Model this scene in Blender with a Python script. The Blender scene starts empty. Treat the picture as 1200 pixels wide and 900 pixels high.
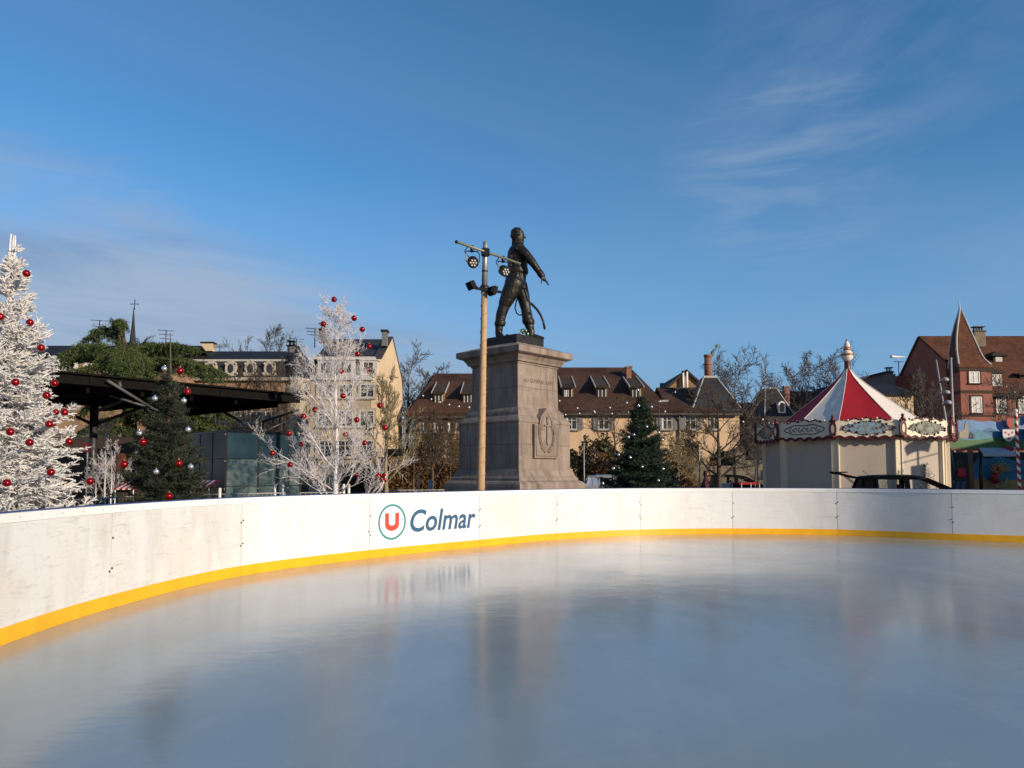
import bpy, bmesh, math, random
import numpy as np
from mathutils import Vector, Matrix
R = math.radians
rng = random.Random(7)
sc = bpy.context.scene
C = bpy.data.collections.new("rink_square"); sc.collection.children.link(C)

# ------------------------------------------------------------------ camera
EYE = 1.55; F_PX = 900.0; PITCH = R(3.5); SHIFT = 0.0425
sv = SHIFT*1200/F_PX
def at(px, py, Y):
    """point at depth Y that the photograph shows at pixel (px, py) of 1200x900"""
    u = (px-600)/F_PX; v = (450-py)/F_PX + sv
    d = Vector((u, math.cos(PITCH)-v*math.sin(PITCH), math.sin(PITCH)+v*math.cos(PITCH)))
    d *= Y/d.y
    return Vector((d.x, d.y, d.z+EYE))
def xs(px, Y, py=520): return at(px, py, Y).x
def zs(py, Y): return at(600, py, Y).z
cam = bpy.data.cameras.new("camera"); co = bpy.data.objects.new("camera", cam); C.objects.link(co)
co.location = (0, 0, EYE); co.rotation_euler = (math.pi/2+PITCH, 0, 0)
cam.sensor_width = 36; cam.lens = 36*F_PX/1200; cam.shift_y = SHIFT; cam.clip_end = 2000; cam.clip_start = 0.05
sc.camera = co

# ------------------------------------------------------------------ meshes
ORI = {}
def vec(a): return Vector(a)
class MB:
    def __init__(s): s.v=[]; s.f=[]; s.m=[]; s.s=[]
    def add(s, vs, fs, m=0, smooth=False):
        b=len(s.v); s.v += [tuple(p) for p in vs]
        for f in fs:
            s.f.append(tuple(i+b for i in f)); s.m.append(m); s.s.append(smooth)
    def box(s, x0,x1,y0,y1,z0,z1, m=0):
        s.add([(x0,y0,z0),(x1,y0,z0),(x1,y1,z0),(x0,y1,z0),(x0,y0,z1),(x1,y0,z1),(x1,y1,z1),(x0,y1,z1)],
              [(0,3,2,1),(4,5,6,7),(0,1,5,4),(1,2,6,5),(2,3,7,6),(3,0,4,7)], m)
    def obox(s, c, ax, ay, az, m=0):
        c,ax,ay,az = vec(c),vec(ax),vec(ay),vec(az)
        P=[c-ax-ay-az,c+ax-ay-az,c+ax+ay-az,c-ax+ay-az,c-ax-ay+az,c+ax-ay+az,c+ax+ay+az,c-ax+ay+az]
        s.add(P,[(0,3,2,1),(4,5,6,7),(0,1,5,4),(1,2,6,5),(2,3,7,6),(3,0,4,7)], m)
    def bar(s, a, b, w, h, m=0, up=(0,0,1)):
        a,b=vec(a),vec(b); d=(b-a); L=d.length; d/=L
        sd=d.cross(vec(up))
        if sd.length<1e-4: sd=Vector((1,0,0))
        sd.normalize(); u=sd.cross(d)
        s.obox((a+b)/2, d*L/2, sd*w/2, u*h/2, m)
    def tube(s, pts, rads, n=8, m=0, smooth=True, cap=True, sq=None):
        pts=[vec(p) for p in pts]
        if not hasattr(rads,'__len__'): rads=[rads]*len(pts)
        b=len(s.v); prev=None
        for i,p in enumerate(pts):
            d=(pts[min(i+1,len(pts)-1)]-pts[max(i-1,0)])
            if d.length<1e-9: d=Vector((0,0,1))
            d.normalize()
            if prev is None:
                ref=Vector((0,0,1)) if abs(d.z)<0.9 else Vector((1,0,0))
                a=d.cross(ref).normalized()
            else:
                a=prev-d*prev.dot(d)
                a=a.normalized() if a.length>1e-6 else d.cross(Vector((0,0,1))).normalized()
            prev=a; c=d.cross(a)
            for k in range(n):
                t=2*math.pi*k/n
                s.v.append(tuple(p+(a*math.cos(t)+c*math.sin(t))*rads[i]))
        for i in range(len(pts)-1):
            for k in range(n):
                k2=(k+1)%n
                s.f.append((b+i*n+k,b+i*n+k2,b+(i+1)*n+k2,b+(i+1)*n+k)); s.m.append(m); s.s.append(smooth)
        if cap:
            s.f.append(tuple(b+k for k in range(n))[::-1]); s.m.append(m); s.s.append(False)
            e=b+(len(pts)-1)*n
            s.f.append(tuple(e+k for k in range(n))); s.m.append(m); s.s.append(False)
    def lathe(s, prof, c, n=16, m=0, smooth=True, rot=0.0):
        b=len(s.v); c=vec(c)
        for (r,z) in prof:
            for k in range(n):
                t=rot+2*math.pi*k/n
                s.v.append((c.x+r*math.cos(t),c.y+r*math.sin(t),c.z+z))
        for i in range(len(prof)-1):
            for k in range(n):
                k2=(k+1)%n
                s.f.append((b+i*n+k,b+i*n+k2,b+(i+1)*n+k2,b+(i+1)*n+k)); s.m.append(m); s.s.append(smooth)
        s.f.append(tuple(b+k for k in range(n))[::-1]); s.m.append(m); s.s.append(False)
        e=b+(len(prof)-1)*n
        s.f.append(tuple(e+k for k in range(n))); s.m.append(m); s.s.append(False)
    def ball(s, c, r, n=12, m=0, sx=1, sy=1, sz=1):
        c=vec(c); prof=[]
        b=len(s.v); K=max(4,n//2)
        for i in range(K+1):
            ph=-math.pi/2+math.pi*i/K
            rr=max(math.cos(ph),0.02)
            for k in range(n):
                t=2*math.pi*k/n
                s.v.append((c.x+r*sx*rr*math.cos(t),c.y+r*sy*rr*math.sin(t),c.z+r*sz*math.sin(ph)))
        for i in range(K):
            for k in range(n):
                k2=(k+1)%n
                s.f.append((b+i*n+k,b+i*n+k2,b+(i+1)*n+k2,b+(i+1)*n+k)); s.m.append(m); s.s.append(True)
        s.f.append(tuple(b+k for k in range(n))[::-1]); s.m.append(m); s.s.append(True)
        e=b+K*n; s.f.append(tuple(e+k for k in range(n))); s.m.append(m); s.s.append(True)
    def prism(s, poly, ext, m=0):
        poly=[vec(p) for p in poly]; ext=vec(ext); n=len(poly)
        nrm=Vector((0,0,0))
        for i in range(n): nrm+=poly[i].cross(poly[(i+1)%n])
        if nrm.dot(ext)>0: poly=poly[::-1]
        vs=poly+[p+ext for p in poly]
        fs=[tuple(range(n)), tuple(range(2*n-1,n-1,-1))]
        for i in range(n):
            j=(i+1)%n
            fs.append((j,i,n+i,n+j))
        s.add(vs,fs,m)
    def slab(s, poly, t, m=0):
        poly=[vec(p) for p in poly]
        nrm=(poly[1]-poly[0]).cross(poly[2]-poly[0]).normalized()
        s.prism(poly, nrm*t, m)
    def build(s, name, mats, parent=None, label=None):
        me=bpy.data.meshes.new(name)
        o=bpy.data.objects.new(name, me); C.objects.link(o)
        off=ORI.get(parent.name, Vector((0,0,0))) if parent else Vector((0,0,0))
        me.from_pydata([(x-off.x,y-off.y,z-off.z) for x,y,z in s.v],[],s.f)
        if not isinstance(mats,(list,tuple)): mats=[mats]
        for m in mats: me.materials.append(m)
        me.polygons.foreach_set('material_index', s.m)
        me.polygons.foreach_set('use_smooth', s.s)
        me.update()
        if parent: o.parent=parent
        ORI[o.name]=off
        if label: o['label']=label
        return o
def bulk(name, V, Fc, mat, parent=None, smooth=False):
    """V (n,3) and faces (m,k) as arrays"""
    me=bpy.data.meshes.new(name); k=Fc.shape[1]; m=len(Fc)
    off=ORI.get(parent.name, Vector((0,0,0))) if parent else Vector((0,0,0))
    V=np.asarray(V,dtype=np.float32)-np.array(off[:],dtype=np.float32)
    me.vertices.add(len(V)); me.vertices.foreach_set('co', V.ravel())
    me.loops.add(m*k); me.loops.foreach_set('vertex_index', Fc.astype(np.int32).ravel())
    me.polygons.add(m)
    me.polygons.foreach_set('loop_start', np.arange(0,m*k,k,dtype=np.int32))
    me.polygons.foreach_set('loop_total', np.full(m,k,dtype=np.int32))
    if smooth: me.polygons.foreach_set('use_smooth', np.ones(m,dtype=bool))
    me.materials.append(mat); me.update(calc_edges=True); me.validate()
    o=bpy.data.objects.new(name, me); C.objects.link(o)
    if parent: o.parent=parent
    ORI[o.name]=off
    return o
def tag(o,label,cat,group=None):
    if 'wall' in o.name: o['kind']='thing'
    o['label']=label; o['category']=cat
    if group: o['group']=group
    return o
def thing(name,label,cat,loc=(0,0,0),group=None):
    o=bpy.data.objects.new(name,None); C.objects.link(o); o.location=loc; o.empty_display_size=0.2
    ORI[o.name]=Vector(loc); tag(o,label,cat,group); return o
def structure(o): o['kind']='structure'; return o
def dup(root, loc, label=None, group=None, rz=None, scale=None):
    r=root.copy(); C.objects.link(r); r.location=loc
    if rz is not None: r.rotation_euler[2]=rz
    if scale: r.scale=scale
    if label: r['label']=label
    if group: r['group']=group
    for ch in list(root.children):
        c=ch.copy(); C.objects.link(c); c.parent=r
        for g in ch.children:
            d=g.copy(); C.objects.link(d); d.parent=c
    return r

# segments (branches / twigs) as open tapered prisms
def segs_arrays(S, n=4):
    S=np.asarray(S,dtype=np.float64)            # rows: ax ay az bx by bz ra rb
    A=S[:,0:3]; B=S[:,3:6]; ra=S[:,6]; rb=S[:,7]
    d=B-A; L=np.linalg.norm(d,axis=1,keepdims=True); L[L<1e-9]=1; d=d/L
    ref=np.where(np.abs(d[:,2:3])<0.9,np.array([[0,0,1.0]]),np.array([[1.0,0,0]]))
    a=np.cross(d,ref); a/=np.linalg.norm(a,axis=1,keepdims=True); c=np.cross(d,a)
    N=len(S); V=np.zeros((N,2*n,3))
    for k in range(n):
        t=2*math.pi*k/n
        o=a*math.cos(t)+c*math.sin(t)
        V[:,k]=A+o*ra[:,None]; V[:,n+k]=B+o*rb[:,None]
    base=(np.arange(N)*2*n)[:,None]
    Fs=[]
    for k in range(n):
        k2=(k+1)%n
        Fs.append(np.concatenate([base+k,base+k2,base+n+k2,base+n+k],axis=1))
    return V.reshape(-1,3), np.concatenate(Fs,axis=0)
def segs(name,S,mat,parent,n=4,smooth=True):
    V,Fc=segs_arrays(S,n); return bulk(name,V,Fc,mat,parent,smooth)
def needles(S, per_m, ln, wd, seed=1, fwd=0.6, spread=1.0):
    """small pointed leaf triangles standing off every twig segment"""
    r=np.random.RandomState(seed)
    S=np.asarray(S); A=S[:,0:3]; B=S[:,3:6]; d=B-A; L=np.linalg.norm(d,axis=1)
    cnt=np.maximum(1,(L*per_m+r.rand(len(L)))).astype(int)
    idx=np.repeat(np.arange(len(S)),cnt); N=len(idx)
    t=r.rand(N,1); P=A[idx]+d[idx]*t
    dn=d[idx]/np.maximum(L[idx],1e-6)[:,None]
    o=r.randn(N,3); o-=dn*np.sum(o*dn,axis=1,keepdims=True); o/=np.linalg.norm(o,axis=1,keepdims=True)
    q=dn*fwd+o*spread; q/=np.linalg.norm(q,axis=1,keepdims=True)
    w=np.cross(q,r.randn(N,3)); w/=np.linalg.norm(w,axis=1,keepdims=True)
    l=ln*(0.6+0.8*r.rand(N,1)); ww=wd*(0.6+0.8*r.rand(N,1))
    V=np.stack([P-w*ww*0.5,P+w*ww*0.5,P+q*l+w*ww*0.12,P+q*l-w*ww*0.12],axis=1).reshape(-1,3)
    return V, np.arange(N*4).reshape(-1,4)
def leaves(pts, size, seed=1):
    r=np.random.RandomState(seed); P=np.asarray(pts); N=len(P)
    a=r.randn(N,3); a/=np.linalg.norm(a,axis=1,keepdims=True)
    b=np.cross(a,r.randn(N,3)); b/=np.linalg.norm(b,axis=1,keepdims=True)
    s=size*(0.6+0.8*r.rand(N,1))
    V=np.stack([P-a*s*0.7,P+b*s*0.35,P+a*s*0.7,P-b*s*0.35],axis=1).reshape(-1,3)
    return V, np.arange(N*4).reshape(-1,4)

def voxel_union(mb, voxel, smooth=4, factor=0.5, name='body'):
    me=bpy.data.meshes.new('tmp'); me.from_pydata(mb.v,[],mb.f); me.update()
    bm=bmesh.new(); bm.from_mesh(me); bmesh.ops.recalc_face_normals(bm,faces=bm.faces); bm.to_mesh(me); bm.free()
    o=bpy.data.objects.new('tmp',me); C.objects.link(o)
    r=o.modifiers.new('r','REMESH'); r.mode='VOXEL'; r.voxel_size=voxel; r.use_smooth_shade=True
    s=o.modifiers.new('s','SMOOTH'); s.iterations=smooth; s.factor=factor
    dg=bpy.context.evaluated_depsgraph_get()
    out=bpy.data.meshes.new_from_object(o.evaluated_get(dg)); out.name=name
    bpy.data.objects.remove(o); bpy.data.meshes.remove(me)
    for p in out.polygons: p.use_smooth=True
    return out
def mesh_obj(name, me, mat, parent, label=None):
    me.materials.clear(); me.materials.append(mat)
    off=ORI.get(parent.name, Vector((0,0,0))) if parent else Vector((0,0,0))
    me.transform(Matrix.Translation(-off))
    o=bpy.data.objects.new(name,me); C.objects.link(o)
    if parent: o.parent=parent
    ORI[o.name]=off
    if label: o['label']=label
    return o
def capsule(mb, a, b, ra, rb, n=14):
    a,b=vec(a),vec(b); d=(b-a); L=d.length; d=d/L if L>1e-6 else Vector((0,0,1))
    pts=[];rr=[]
    for i in range(5):
        t=-math.pi/2+math.pi/2*i/4; pts.append(a+d*ra*math.sin(t)); rr.append(max(ra*math.cos(t),ra*0.03))
    for i in range(5):
        t=math.pi/2*i/4; pts.append(b+d*rb*math.sin(t)); rr.append(max(rb*math.cos(t),rb*0.03))
    # frame must not flip: constant reference
    ref=Vector((0,0,1)) if abs(d.z)<0.9 else Vector((1,0,0))
    x=d.cross(ref).normalized(); y=d.cross(x); base=len(mb.v)
    for p,r in zip(pts,rr):
        for k in range(n):
            t=2*math.pi*k/n; mb.v.append(tuple(p+(x*math.cos(t)+y*math.sin(t))*r))
    for i in range(len(pts)-1):
        for k in range(n):
            k2=(k+1)%n; mb.f.append((base+i*n+k,base+i*n+k2,base+(i+1)*n+k2,base+(i+1)*n+k)); mb.m.append(0); mb.s.append(True)
    mb.f.append(tuple(base+k for k in range(n))[::-1]); mb.m.append(0); mb.s.append(True)
    e=base+(len(pts)-1)*n; mb.f.append(tuple(e+k for k in range(n))); mb.m.append(0); mb.s.append(True)
def loft(mb, rings, n=20):
    """closed loft of horizontal ellipses (cx,cy,z,rx,ry)"""
    base=len(mb.v)
    for (cx,cy,z,rx,ry) in rings:
        for k in range(n):
            t=2*math.pi*k/n; mb.v.append((cx+rx*math.cos(t),cy+ry*math.sin(t),z))
    for i in range(len(rings)-1):
        for k in range(n):
            k2=(k+1)%n; mb.f.append((base+i*n+k,base+i*n+k2,base+(i+1)*n+k2,base+(i+1)*n+k)); mb.m.append(0); mb.s.append(True)
    mb.f.append(tuple(base+k for k in range(n))[::-1]); mb.m.append(0); mb.s.append(True)
    e=base+(len(rings)-1)*n; mb.f.append(tuple(e+k for k in range(n))); mb.m.append(0); mb.s.append(True)
def text_mesh(txt, shear=0.0, offset=0.0, extrude=0.0, spacing=1.0):
    cu=bpy.data.curves.new('t','FONT'); cu.body=txt; cu.shear=shear; cu.offset=offset; cu.extrude=extrude; cu.space_character=spacing
    cu.resolution_u=4
    o=bpy.data.objects.new('t',cu); C.objects.link(o)
    dg=bpy.context.evaluated_depsgraph_get()
    me=bpy.data.meshes.new_from_object(o.evaluated_get(dg))
    bpy.data.objects.remove(o); bpy.data.curves.remove(cu)
    vs=[v.co.copy() for v in me.vertices]; fs=[tuple(p.vertices) for p in me.polygons]
    bpy.data.meshes.remove(me)
    x0=min(v.x for v in vs); x1=max(v.x for v in vs); y0=min(v.y for v in vs); y1=max(v.y for v in vs)
    return vs,fs,(x0,x1,y0,y1)
# ------------------------------------------------------------------ materials
def newmat(name):
    m=bpy.data.materials.new(name); m.use_nodes=True; nt=m.node_tree
    for n in list(nt.nodes): nt.nodes.remove(n)
    out=nt.nodes.new('ShaderNodeOutputMaterial'); b=nt.nodes.new('ShaderNodeBsdfPrincipled')
    nt.links.new(b.outputs[0],out.inputs[0]); return m,nt,b
def N(nt,t,**kw):
    n=nt.nodes.new(t)
    for k,v in kw.items():
        if k.startswith('i_'):
            key=k[2:]; key=int(key) if key.isdigit() else key.replace('_',' ')
            n.inputs[key].default_value=v
        else: setattr(n,k,v)
    return n
def coords(nt, scale=(1,1,1), kind='Object'):
    t=N(nt,'ShaderNodeTexCoord'); mp=N(nt,'ShaderNodeMapping'); mp.inputs['Scale'].default_value=scale
    nt.links.new(t.outputs[kind],mp.inputs[0]); return mp.outputs[0]
def noise(nt, vecout, scale, detail=4, rough=0.55, dist=0.0):
    n=N(nt,'ShaderNodeTexNoise'); n.inputs['Scale'].default_value=scale; n.inputs['Detail'].default_value=detail
    n.inputs['Roughness'].default_value=rough; n.inputs['Distortion'].default_value=dist
    nt.links.new(vecout,n.inputs['Vector']); return n.outputs['Fac']
def ramp(nt, fac, stops):
    r=N(nt,'ShaderNodeValToRGB'); cr=r.color_ramp
    while len(cr.elements)<len(stops): cr.elements.new(0.5)
    for e,(p,c) in zip(cr.elements,stops): e.position=p; e.color=(c[0],c[1],c[2],1) if hasattr(c,'__len__') else (c,c,c,1)
    nt.links.new(fac,r.inputs[0]); return r.outputs[0]
def mixc(nt,f,a,b,mode='MIX'):
    m=N(nt,'ShaderNodeMix'); m.data_type='RGBA'; m.blend_type=mode
    for s,v in ((0,f),(6,a),(7,b)):
        if hasattr(v,'is_linked') or hasattr(v,'links'): nt.links.new(v,m.inputs[s])
        else: m.inputs[s].default_value=v if s==0 else (v[0],v[1],v[2],1)
    return m.outputs[2]
def bump(nt,b,h,strength,dist=0.02):
    n=N(nt,'ShaderNodeBump'); n.inputs['Strength'].default_value=strength; n.inputs['Distance'].default_value=dist
    nt.links.new(h,n.inputs['Height']); nt.links.new(n.outputs[0],b.inputs['Normal']); return n
def M(name,col,rough=0.7,var=0.2,scale=3.0,metal=0.0,bmp=0.0,bscale=20.0,bdist=0.02,col2=None,stretch=(1,1,1),spec=0.5):
    m,nt,b=newmat(name); v=coords(nt,stretch)
    lo=tuple(c*(1-var) for c in col); hi=tuple(min(1,c*(1+var)) for c in col) if col2 is None else col2
    f=noise(nt,v,scale,5,0.6)
    nt.links.new(ramp(nt,f,[(0.3,lo),(0.7,hi)]),b.inputs['Base Color'])
    b.inputs['Roughness'].default_value=rough; b.inputs['Metallic'].default_value=metal
    b.inputs['Specular IOR Level'].default_value=spec
    if bmp: bump(nt,b,noise(nt,v,bscale,4),bmp,bdist)
    return m
MATS={}
def leafmat(name,c1,c2,scale=2.0,rough=0.6,trans=0.0):
    m,nt,b=newmat(name); v=coords(nt)
    f=noise(nt,v,scale,3); g=N(nt,'ShaderNodeNewGeometry')
    c=ramp(nt,f,[(0.3,c1),(0.7,c2)])
    rr=ramp(nt,g.outputs['Random Per Island'],[(0,0.55),(1,1.35)])
    nt.links.new(mixc(nt,1.0,c,rr,'MULTIPLY'),b.inputs['Base Color'])
    b.inputs['Roughness'].default_value=rough; b.inputs['Specular IOR Level'].default_value=0.3
    return m
def tilemat(name,c1,c2,mortar,sx=4.0,sz=5.0,axis='x',slope=1.3,rough=0.85,moss=None):
    """roof tiles: courses by height, columns along the ridge"""
    m,nt,b=newmat(name); t=N(nt,'ShaderNodeTexCoord'); sp=N(nt,'ShaderNodeSeparateXYZ'); nt.links.new(t.outputs['Object'],sp.inputs[0])
    cb=N(nt,'ShaderNodeCombineXYZ')
    nt.links.new(sp.outputs['X' if axis=='x' else 'Y'],cb.inputs[0])
    mu=N(nt,'ShaderNodeMath',operation='MULTIPLY'); mu.inputs[1].default_value=slope; nt.links.new(sp.outputs['Z'],mu.inputs[0])
    nt.links.new(mu.outputs[0],cb.inputs[1])
    br=N(nt,'ShaderNodeTexBrick'); br.inputs['Scale'].default_value=1.0
    br.inputs['Brick Width'].default_value=1/sx; br.inputs['Row Height'].default_value=1/sz
    br.inputs['Mortar Size'].default_value=0.012; br.inputs['Bias'].default_value=0.0
    br.inputs['Color1'].default_value=(*c1,1); br.inputs['Color2'].default_value=(*c2,1); br.inputs['Mortar'].default_value=(*mortar,1)
    nt.links.new(cb.outputs[0],br.inputs['Vector'])
    v=coords(nt); f=noise(nt,v,0.55,6,0.65)
    f3=noise(nt,v,3.5,4,0.7); rr=mixc(nt,1.0,ramp(nt,f,[(0.3,0.55),(0.7,1.4)]),ramp(nt,f3,[(0.3,0.75),(0.7,1.2)]),'MULTIPLY')
    c=mixc(nt,1.0,br.outputs['Color'],rr,'MULTIPLY')
    if moss:
        f2=noise(nt,v,0.9,6,0.7); c=mixc(nt,ramp(nt,f2,[(0.55,0.0),(0.75,0.6)]),c,moss)
    nt.links.new(c,b.inputs['Base Color']); b.inputs['Roughness'].default_value=rough; b.inputs['Specular IOR Level'].default_value=0.25
    bump(nt,b,br.outputs['Fac'],0.5,-0.03)
    return m
def brickmat(name,c1,c2,mortar,bw=0.25,rh=0.08,rough=0.9,horiz='x'):
    m,nt,b=newmat(name); t=N(nt,'ShaderNodeTexCoord'); sp=N(nt,'ShaderNodeSeparateXYZ'); nt.links.new(t.outputs['Object'],sp.inputs[0])
    ad=N(nt,'ShaderNodeMath',operation='ADD'); nt.links.new(sp.outputs[0],ad.inputs[0]); nt.links.new(sp.outputs[1],ad.inputs[1])
    cb=N(nt,'ShaderNodeCombineXYZ'); nt.links.new(ad.outputs[0],cb.inputs[0]); nt.links.new(sp.outputs[2],cb.inputs[1])
    br=N(nt,'ShaderNodeTexBrick'); br.inputs['Scale'].default_value=1.0; br.inputs['Brick Width'].default_value=bw; br.inputs['Row Height'].default_value=rh
    br.inputs['Mortar Size'].default_value=0.01
    br.inputs['Color1'].default_value=(*c1,1); br.inputs['Color2'].default_value=(*c2,1); br.inputs['Mortar'].default_value=(*mortar,1)
    nt.links.new(cb.outputs[0],br.inputs['Vector'])
    v=coords(nt); f=noise(nt,v,0.8,6,0.65)
    nt.links.new(mixc(nt,1.0,br.outputs['Color'],ramp(nt,f,[(0.3,0.7),(0.7,1.25)]),'MULTIPLY'),b.inputs['Base Color'])
    b.inputs['Roughness'].default_value=rough; bump(nt,b,br.outputs['Fac'],0.4,-0.01)
    return m
def plaster(name,col,stain=0.25,stainc=None,rough=0.9):
    m,nt,b=newmat(name); v=coords(nt); vs=coords(nt,(1.2,1.2,0.18))
    f=noise(nt,v,0.7,6,0.65); g=noise(nt,vs,1.6,6,0.7)
    c=ramp(nt,f,[(0.3,tuple(x*0.86 for x in col)),(0.7,tuple(min(1,x*1.08) for x in col))])
    st=stainc or tuple(x*0.6 for x in col)
    c=mixc(nt,ramp(nt,g,[(0.52,0.0),(0.75,stain)]),c,st)
    nt.links.new(c,b.inputs['Base Color']); b.inputs['Roughness'].default_value=rough; b.inputs['Specular IOR Level'].default_value=0.2
    bump(nt,b,noise(nt,v,30,3),0.15,0.01)
    return m
def glassmat(name,col,rough=0.06,spec=0.6):
    m,nt,b=newmat(name); b.inputs['Base Color'].default_value=(*col,1); b.inputs['Roughness'].default_value=rough; b.inputs['Specular IOR Level'].default_value=spec
    v=coords(nt); bump(nt,b,noise(nt,v,1.2,2),0.04,0.05)
    return m

# ice: a wet film over cloudy white-blue ice
m,nt,b=newmat('ice'); v=coords(nt)
f=noise(nt,v,0.35,6,0.6,0.4); f2=noise(nt,coords(nt,(1,0.35,1)),1.6,5,0.6)
c=ramp(nt,f,[(0.3,(0.24,0.305,0.325)),(0.7,(0.33,0.39,0.40))])
c=mixc(nt,ramp(nt,f2,[(0.5,0.0),(0.8,0.35)]),c,(0.46,0.50,0.52))
sk=N(nt,'ShaderNodeTexNoise'); sk.inputs['Scale'].default_value=1.1; sk.inputs['Detail'].default_value=9; sk.inputs['Roughness'].default_value=0.75; sk.inputs['Distortion'].default_value=1.2
nt.links.new(coords(nt,(3.0,0.5,1)),sk.inputs['Vector'])
c=mixc(nt,ramp(nt,sk.outputs['Fac'],[(0.62,0.0),(0.72,0.22)]),c,(0.55,0.58,0.6))
nt.links.new(c,b.inputs['Base Color']); b.inputs['IOR'].default_value=1.33
rf=ramp(nt,noise(nt,v,0.5,5,0.6,0.6),[(0.3,0.10),(0.55,0.16),(0.75,0.24)])
nt.links.new(rf,b.inputs['Roughness'])
h1=noise(nt,coords(nt,(2.2,4.5,1)),2.0,4,0.6); h2=noise(nt,v,0.5,3)
hm=N(nt,'ShaderNodeMath',operation='MULTIPLY_ADD'); hm.inputs[1].default_value=4.0
nt.links.new(h2,hm.inputs[0]); nt.links.new(h1,hm.inputs[2])
bump(nt,b,hm.outputs[0],0.16,0.012)
MATS['ice']=m

# rink boards: scuffed white plastic
def boardmat(name,base,dirt):
    m,nt,b=newmat(name); v=coords(nt); oi=N(nt,'ShaderNodeObjectInfo')
    ad=N(nt,'ShaderNodeVectorMath',operation='ADD'); nt.links.new(v,ad.inputs[0])
    mu=N(nt,'ShaderNodeVectorMath',operation='SCALE'); mu.inputs['Scale'].default_value=0.0
    nt.links.new(ad.outputs[0],mu.inputs[0]); 
    vv=ad.outputs[0]
    mp=N(nt,'ShaderNodeMapping'); mp.inputs['Scale'].default_value=(1,1,0.35); nt.links.new(vv,mp.inputs[0])
    f=noise(nt,mp.outputs[0],2.2,8,0.7,0.5)
    c=mixc(nt,ramp(nt,f,[(0.44,0.0),(0.74,dirt*0.7)]),base,(0.42,0.36,0.27))
    mp2=N(nt,'ShaderNodeMapping'); mp2.inputs['Scale'].default_value=(1.2,1.2,7); nt.links.new(vv,mp2.inputs[0])
    g=noise(nt,mp2.outputs[0],3.0,8,0.75,0.8)
    c=mixc(nt,ramp(nt,g,[(0.54,0.0),(0.66,dirt*0.8)]),c,(0.40,0.38,0.35))
    mp3=N(nt,'ShaderNodeMapping'); mp3.inputs['Scale'].default_value=(9,9,1.6); nt.links.new(vv,mp3.inputs[0])
    k=noise(nt,mp3.outputs[0],2.0,8,0.8,1.5)
    c=mixc(nt,ramp(nt,k,[(0.61,0.0),(0.72,dirt*0.8)]),c,(0.36,0.34,0.31))
    w=noise(nt,v,0.6,3)
    c=mixc(nt,ramp(nt,w,[(0.52,0.0),(0.72,dirt*0.7)]),c,(0.64,0.56,0.42))
    rr=ramp(nt,oi.outputs['Random'],[(0,0.93),(1,1.0)]); c=mixc(nt,1.0,c,rr,'MULTIPLY')
    nt.links.new(c,b.inputs['Base Color']); b.inputs['Roughness'].default_value=0.42; b.inputs['Specular IOR Level'].default_value=0.4
    bump(nt,b,noise(nt,v,2.0,4),0.12,0.03)
    return m
MATS['board']=boardmat('board_white',(0.765,0.76,0.745),0.40)
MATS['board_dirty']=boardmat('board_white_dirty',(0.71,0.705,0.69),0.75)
MATS['board_logo']=boardmat('board_white_clean',(0.78,0.76,0.735),0.18)
MATS['cap']=M('cap_white',(0.80,0.79,0.76),0.4,0.05,3)
MATS['yellow']=M('kick_yellow',(0.88,0.43,0.012),0.35,0.10,4,bmp=0.05)
MATS['blue']=M('rail_blue',(0.02,0.05,0.16),0.4,0.15)
MATS['bolt']=M('bolt_dark',(0.05,0.05,0.05),0.5,0.2,metal=0.5)
MATS['steel']=M('galvanised',(0.33,0.325,0.31),0.55,0.2,8,metal=0.15)
MATS['steel_dark']=M('dark_steel',(0.035,0.035,0.037),0.45,0.2,6,metal=0.3)
MATS['teal']=M('ring_teal',(0.03,0.24,0.26),0.45,0.08); MATS['navy']=M('letter_blue',(0.03,0.10,0.20),0.45,0.06); MATS['logored']=M('letter_red',(0.72,0.06,0.04),0.45,0.05)
# ground: grey paving
m,nt,b=newmat('paving'); v=coords(nt)
br=N(nt,'ShaderNodeTexBrick'); br.inputs['Scale'].default_value=1.0; br.inputs['Brick Width'].default_value=0.6; br.inputs['Row Height'].default_value=0.4; br.inputs['Mortar Size'].default_value=0.01
br.inputs['Color1'].default_value=(0.20,0.175,0.145,1); br.inputs['Color2'].default_value=(0.16,0.14,0.12,1); br.inputs['Mortar'].default_value=(0.05,0.05,0.05,1)
nt.links.new(v,br.inputs['Vector'])
nt.links.new(mixc(nt,1.0,br.outputs['Color'],ramp(nt,noise(nt,v,0.3,6,0.7),[(0.3,0.7),(0.7,1.2)]),'MULTIPLY'),b.inputs['Base Color']); b.inputs['Roughness'].default_value=0.85
MATS['paving']=m
MATS['flock']=M('flocked_white',(0.74,0.72,0.69),0.95,0.12,14,spec=0.1,col2=(0.80,0.78,0.76))
MATS['whitebark']=M('white_painted_bark',(0.70,0.655,0.64),0.85,0.12,20,spec=0.2)
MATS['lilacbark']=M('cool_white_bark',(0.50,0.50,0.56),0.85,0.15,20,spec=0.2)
MATS['bark']=M('brown_bark',(0.085,0.062,0.042),0.95,0.3,8,bmp=0.3)
MATS['bark_pale']=M('pale_olive_bark',(0.27,0.22,0.12),0.95,0.3,8,bmp=0.3)
MATS['bark_grey']=M('grey_bark',(0.10,0.085,0.07),0.95,0.3,8,bmp=0.3)
MATS['needle']=leafmat('fir_needles',(0.020,0.030,0.018),(0.048,0.062,0.036),3)
MATS['needle_far']=leafmat('fir_needles_dark',(0.012,0.028,0.018),(0.03,0.055,0.03),2)
MATS['cedar']=leafmat('cedar_needles',(0.038,0.062,0.018),(0.095,0.118,0.034),0.8)
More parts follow.
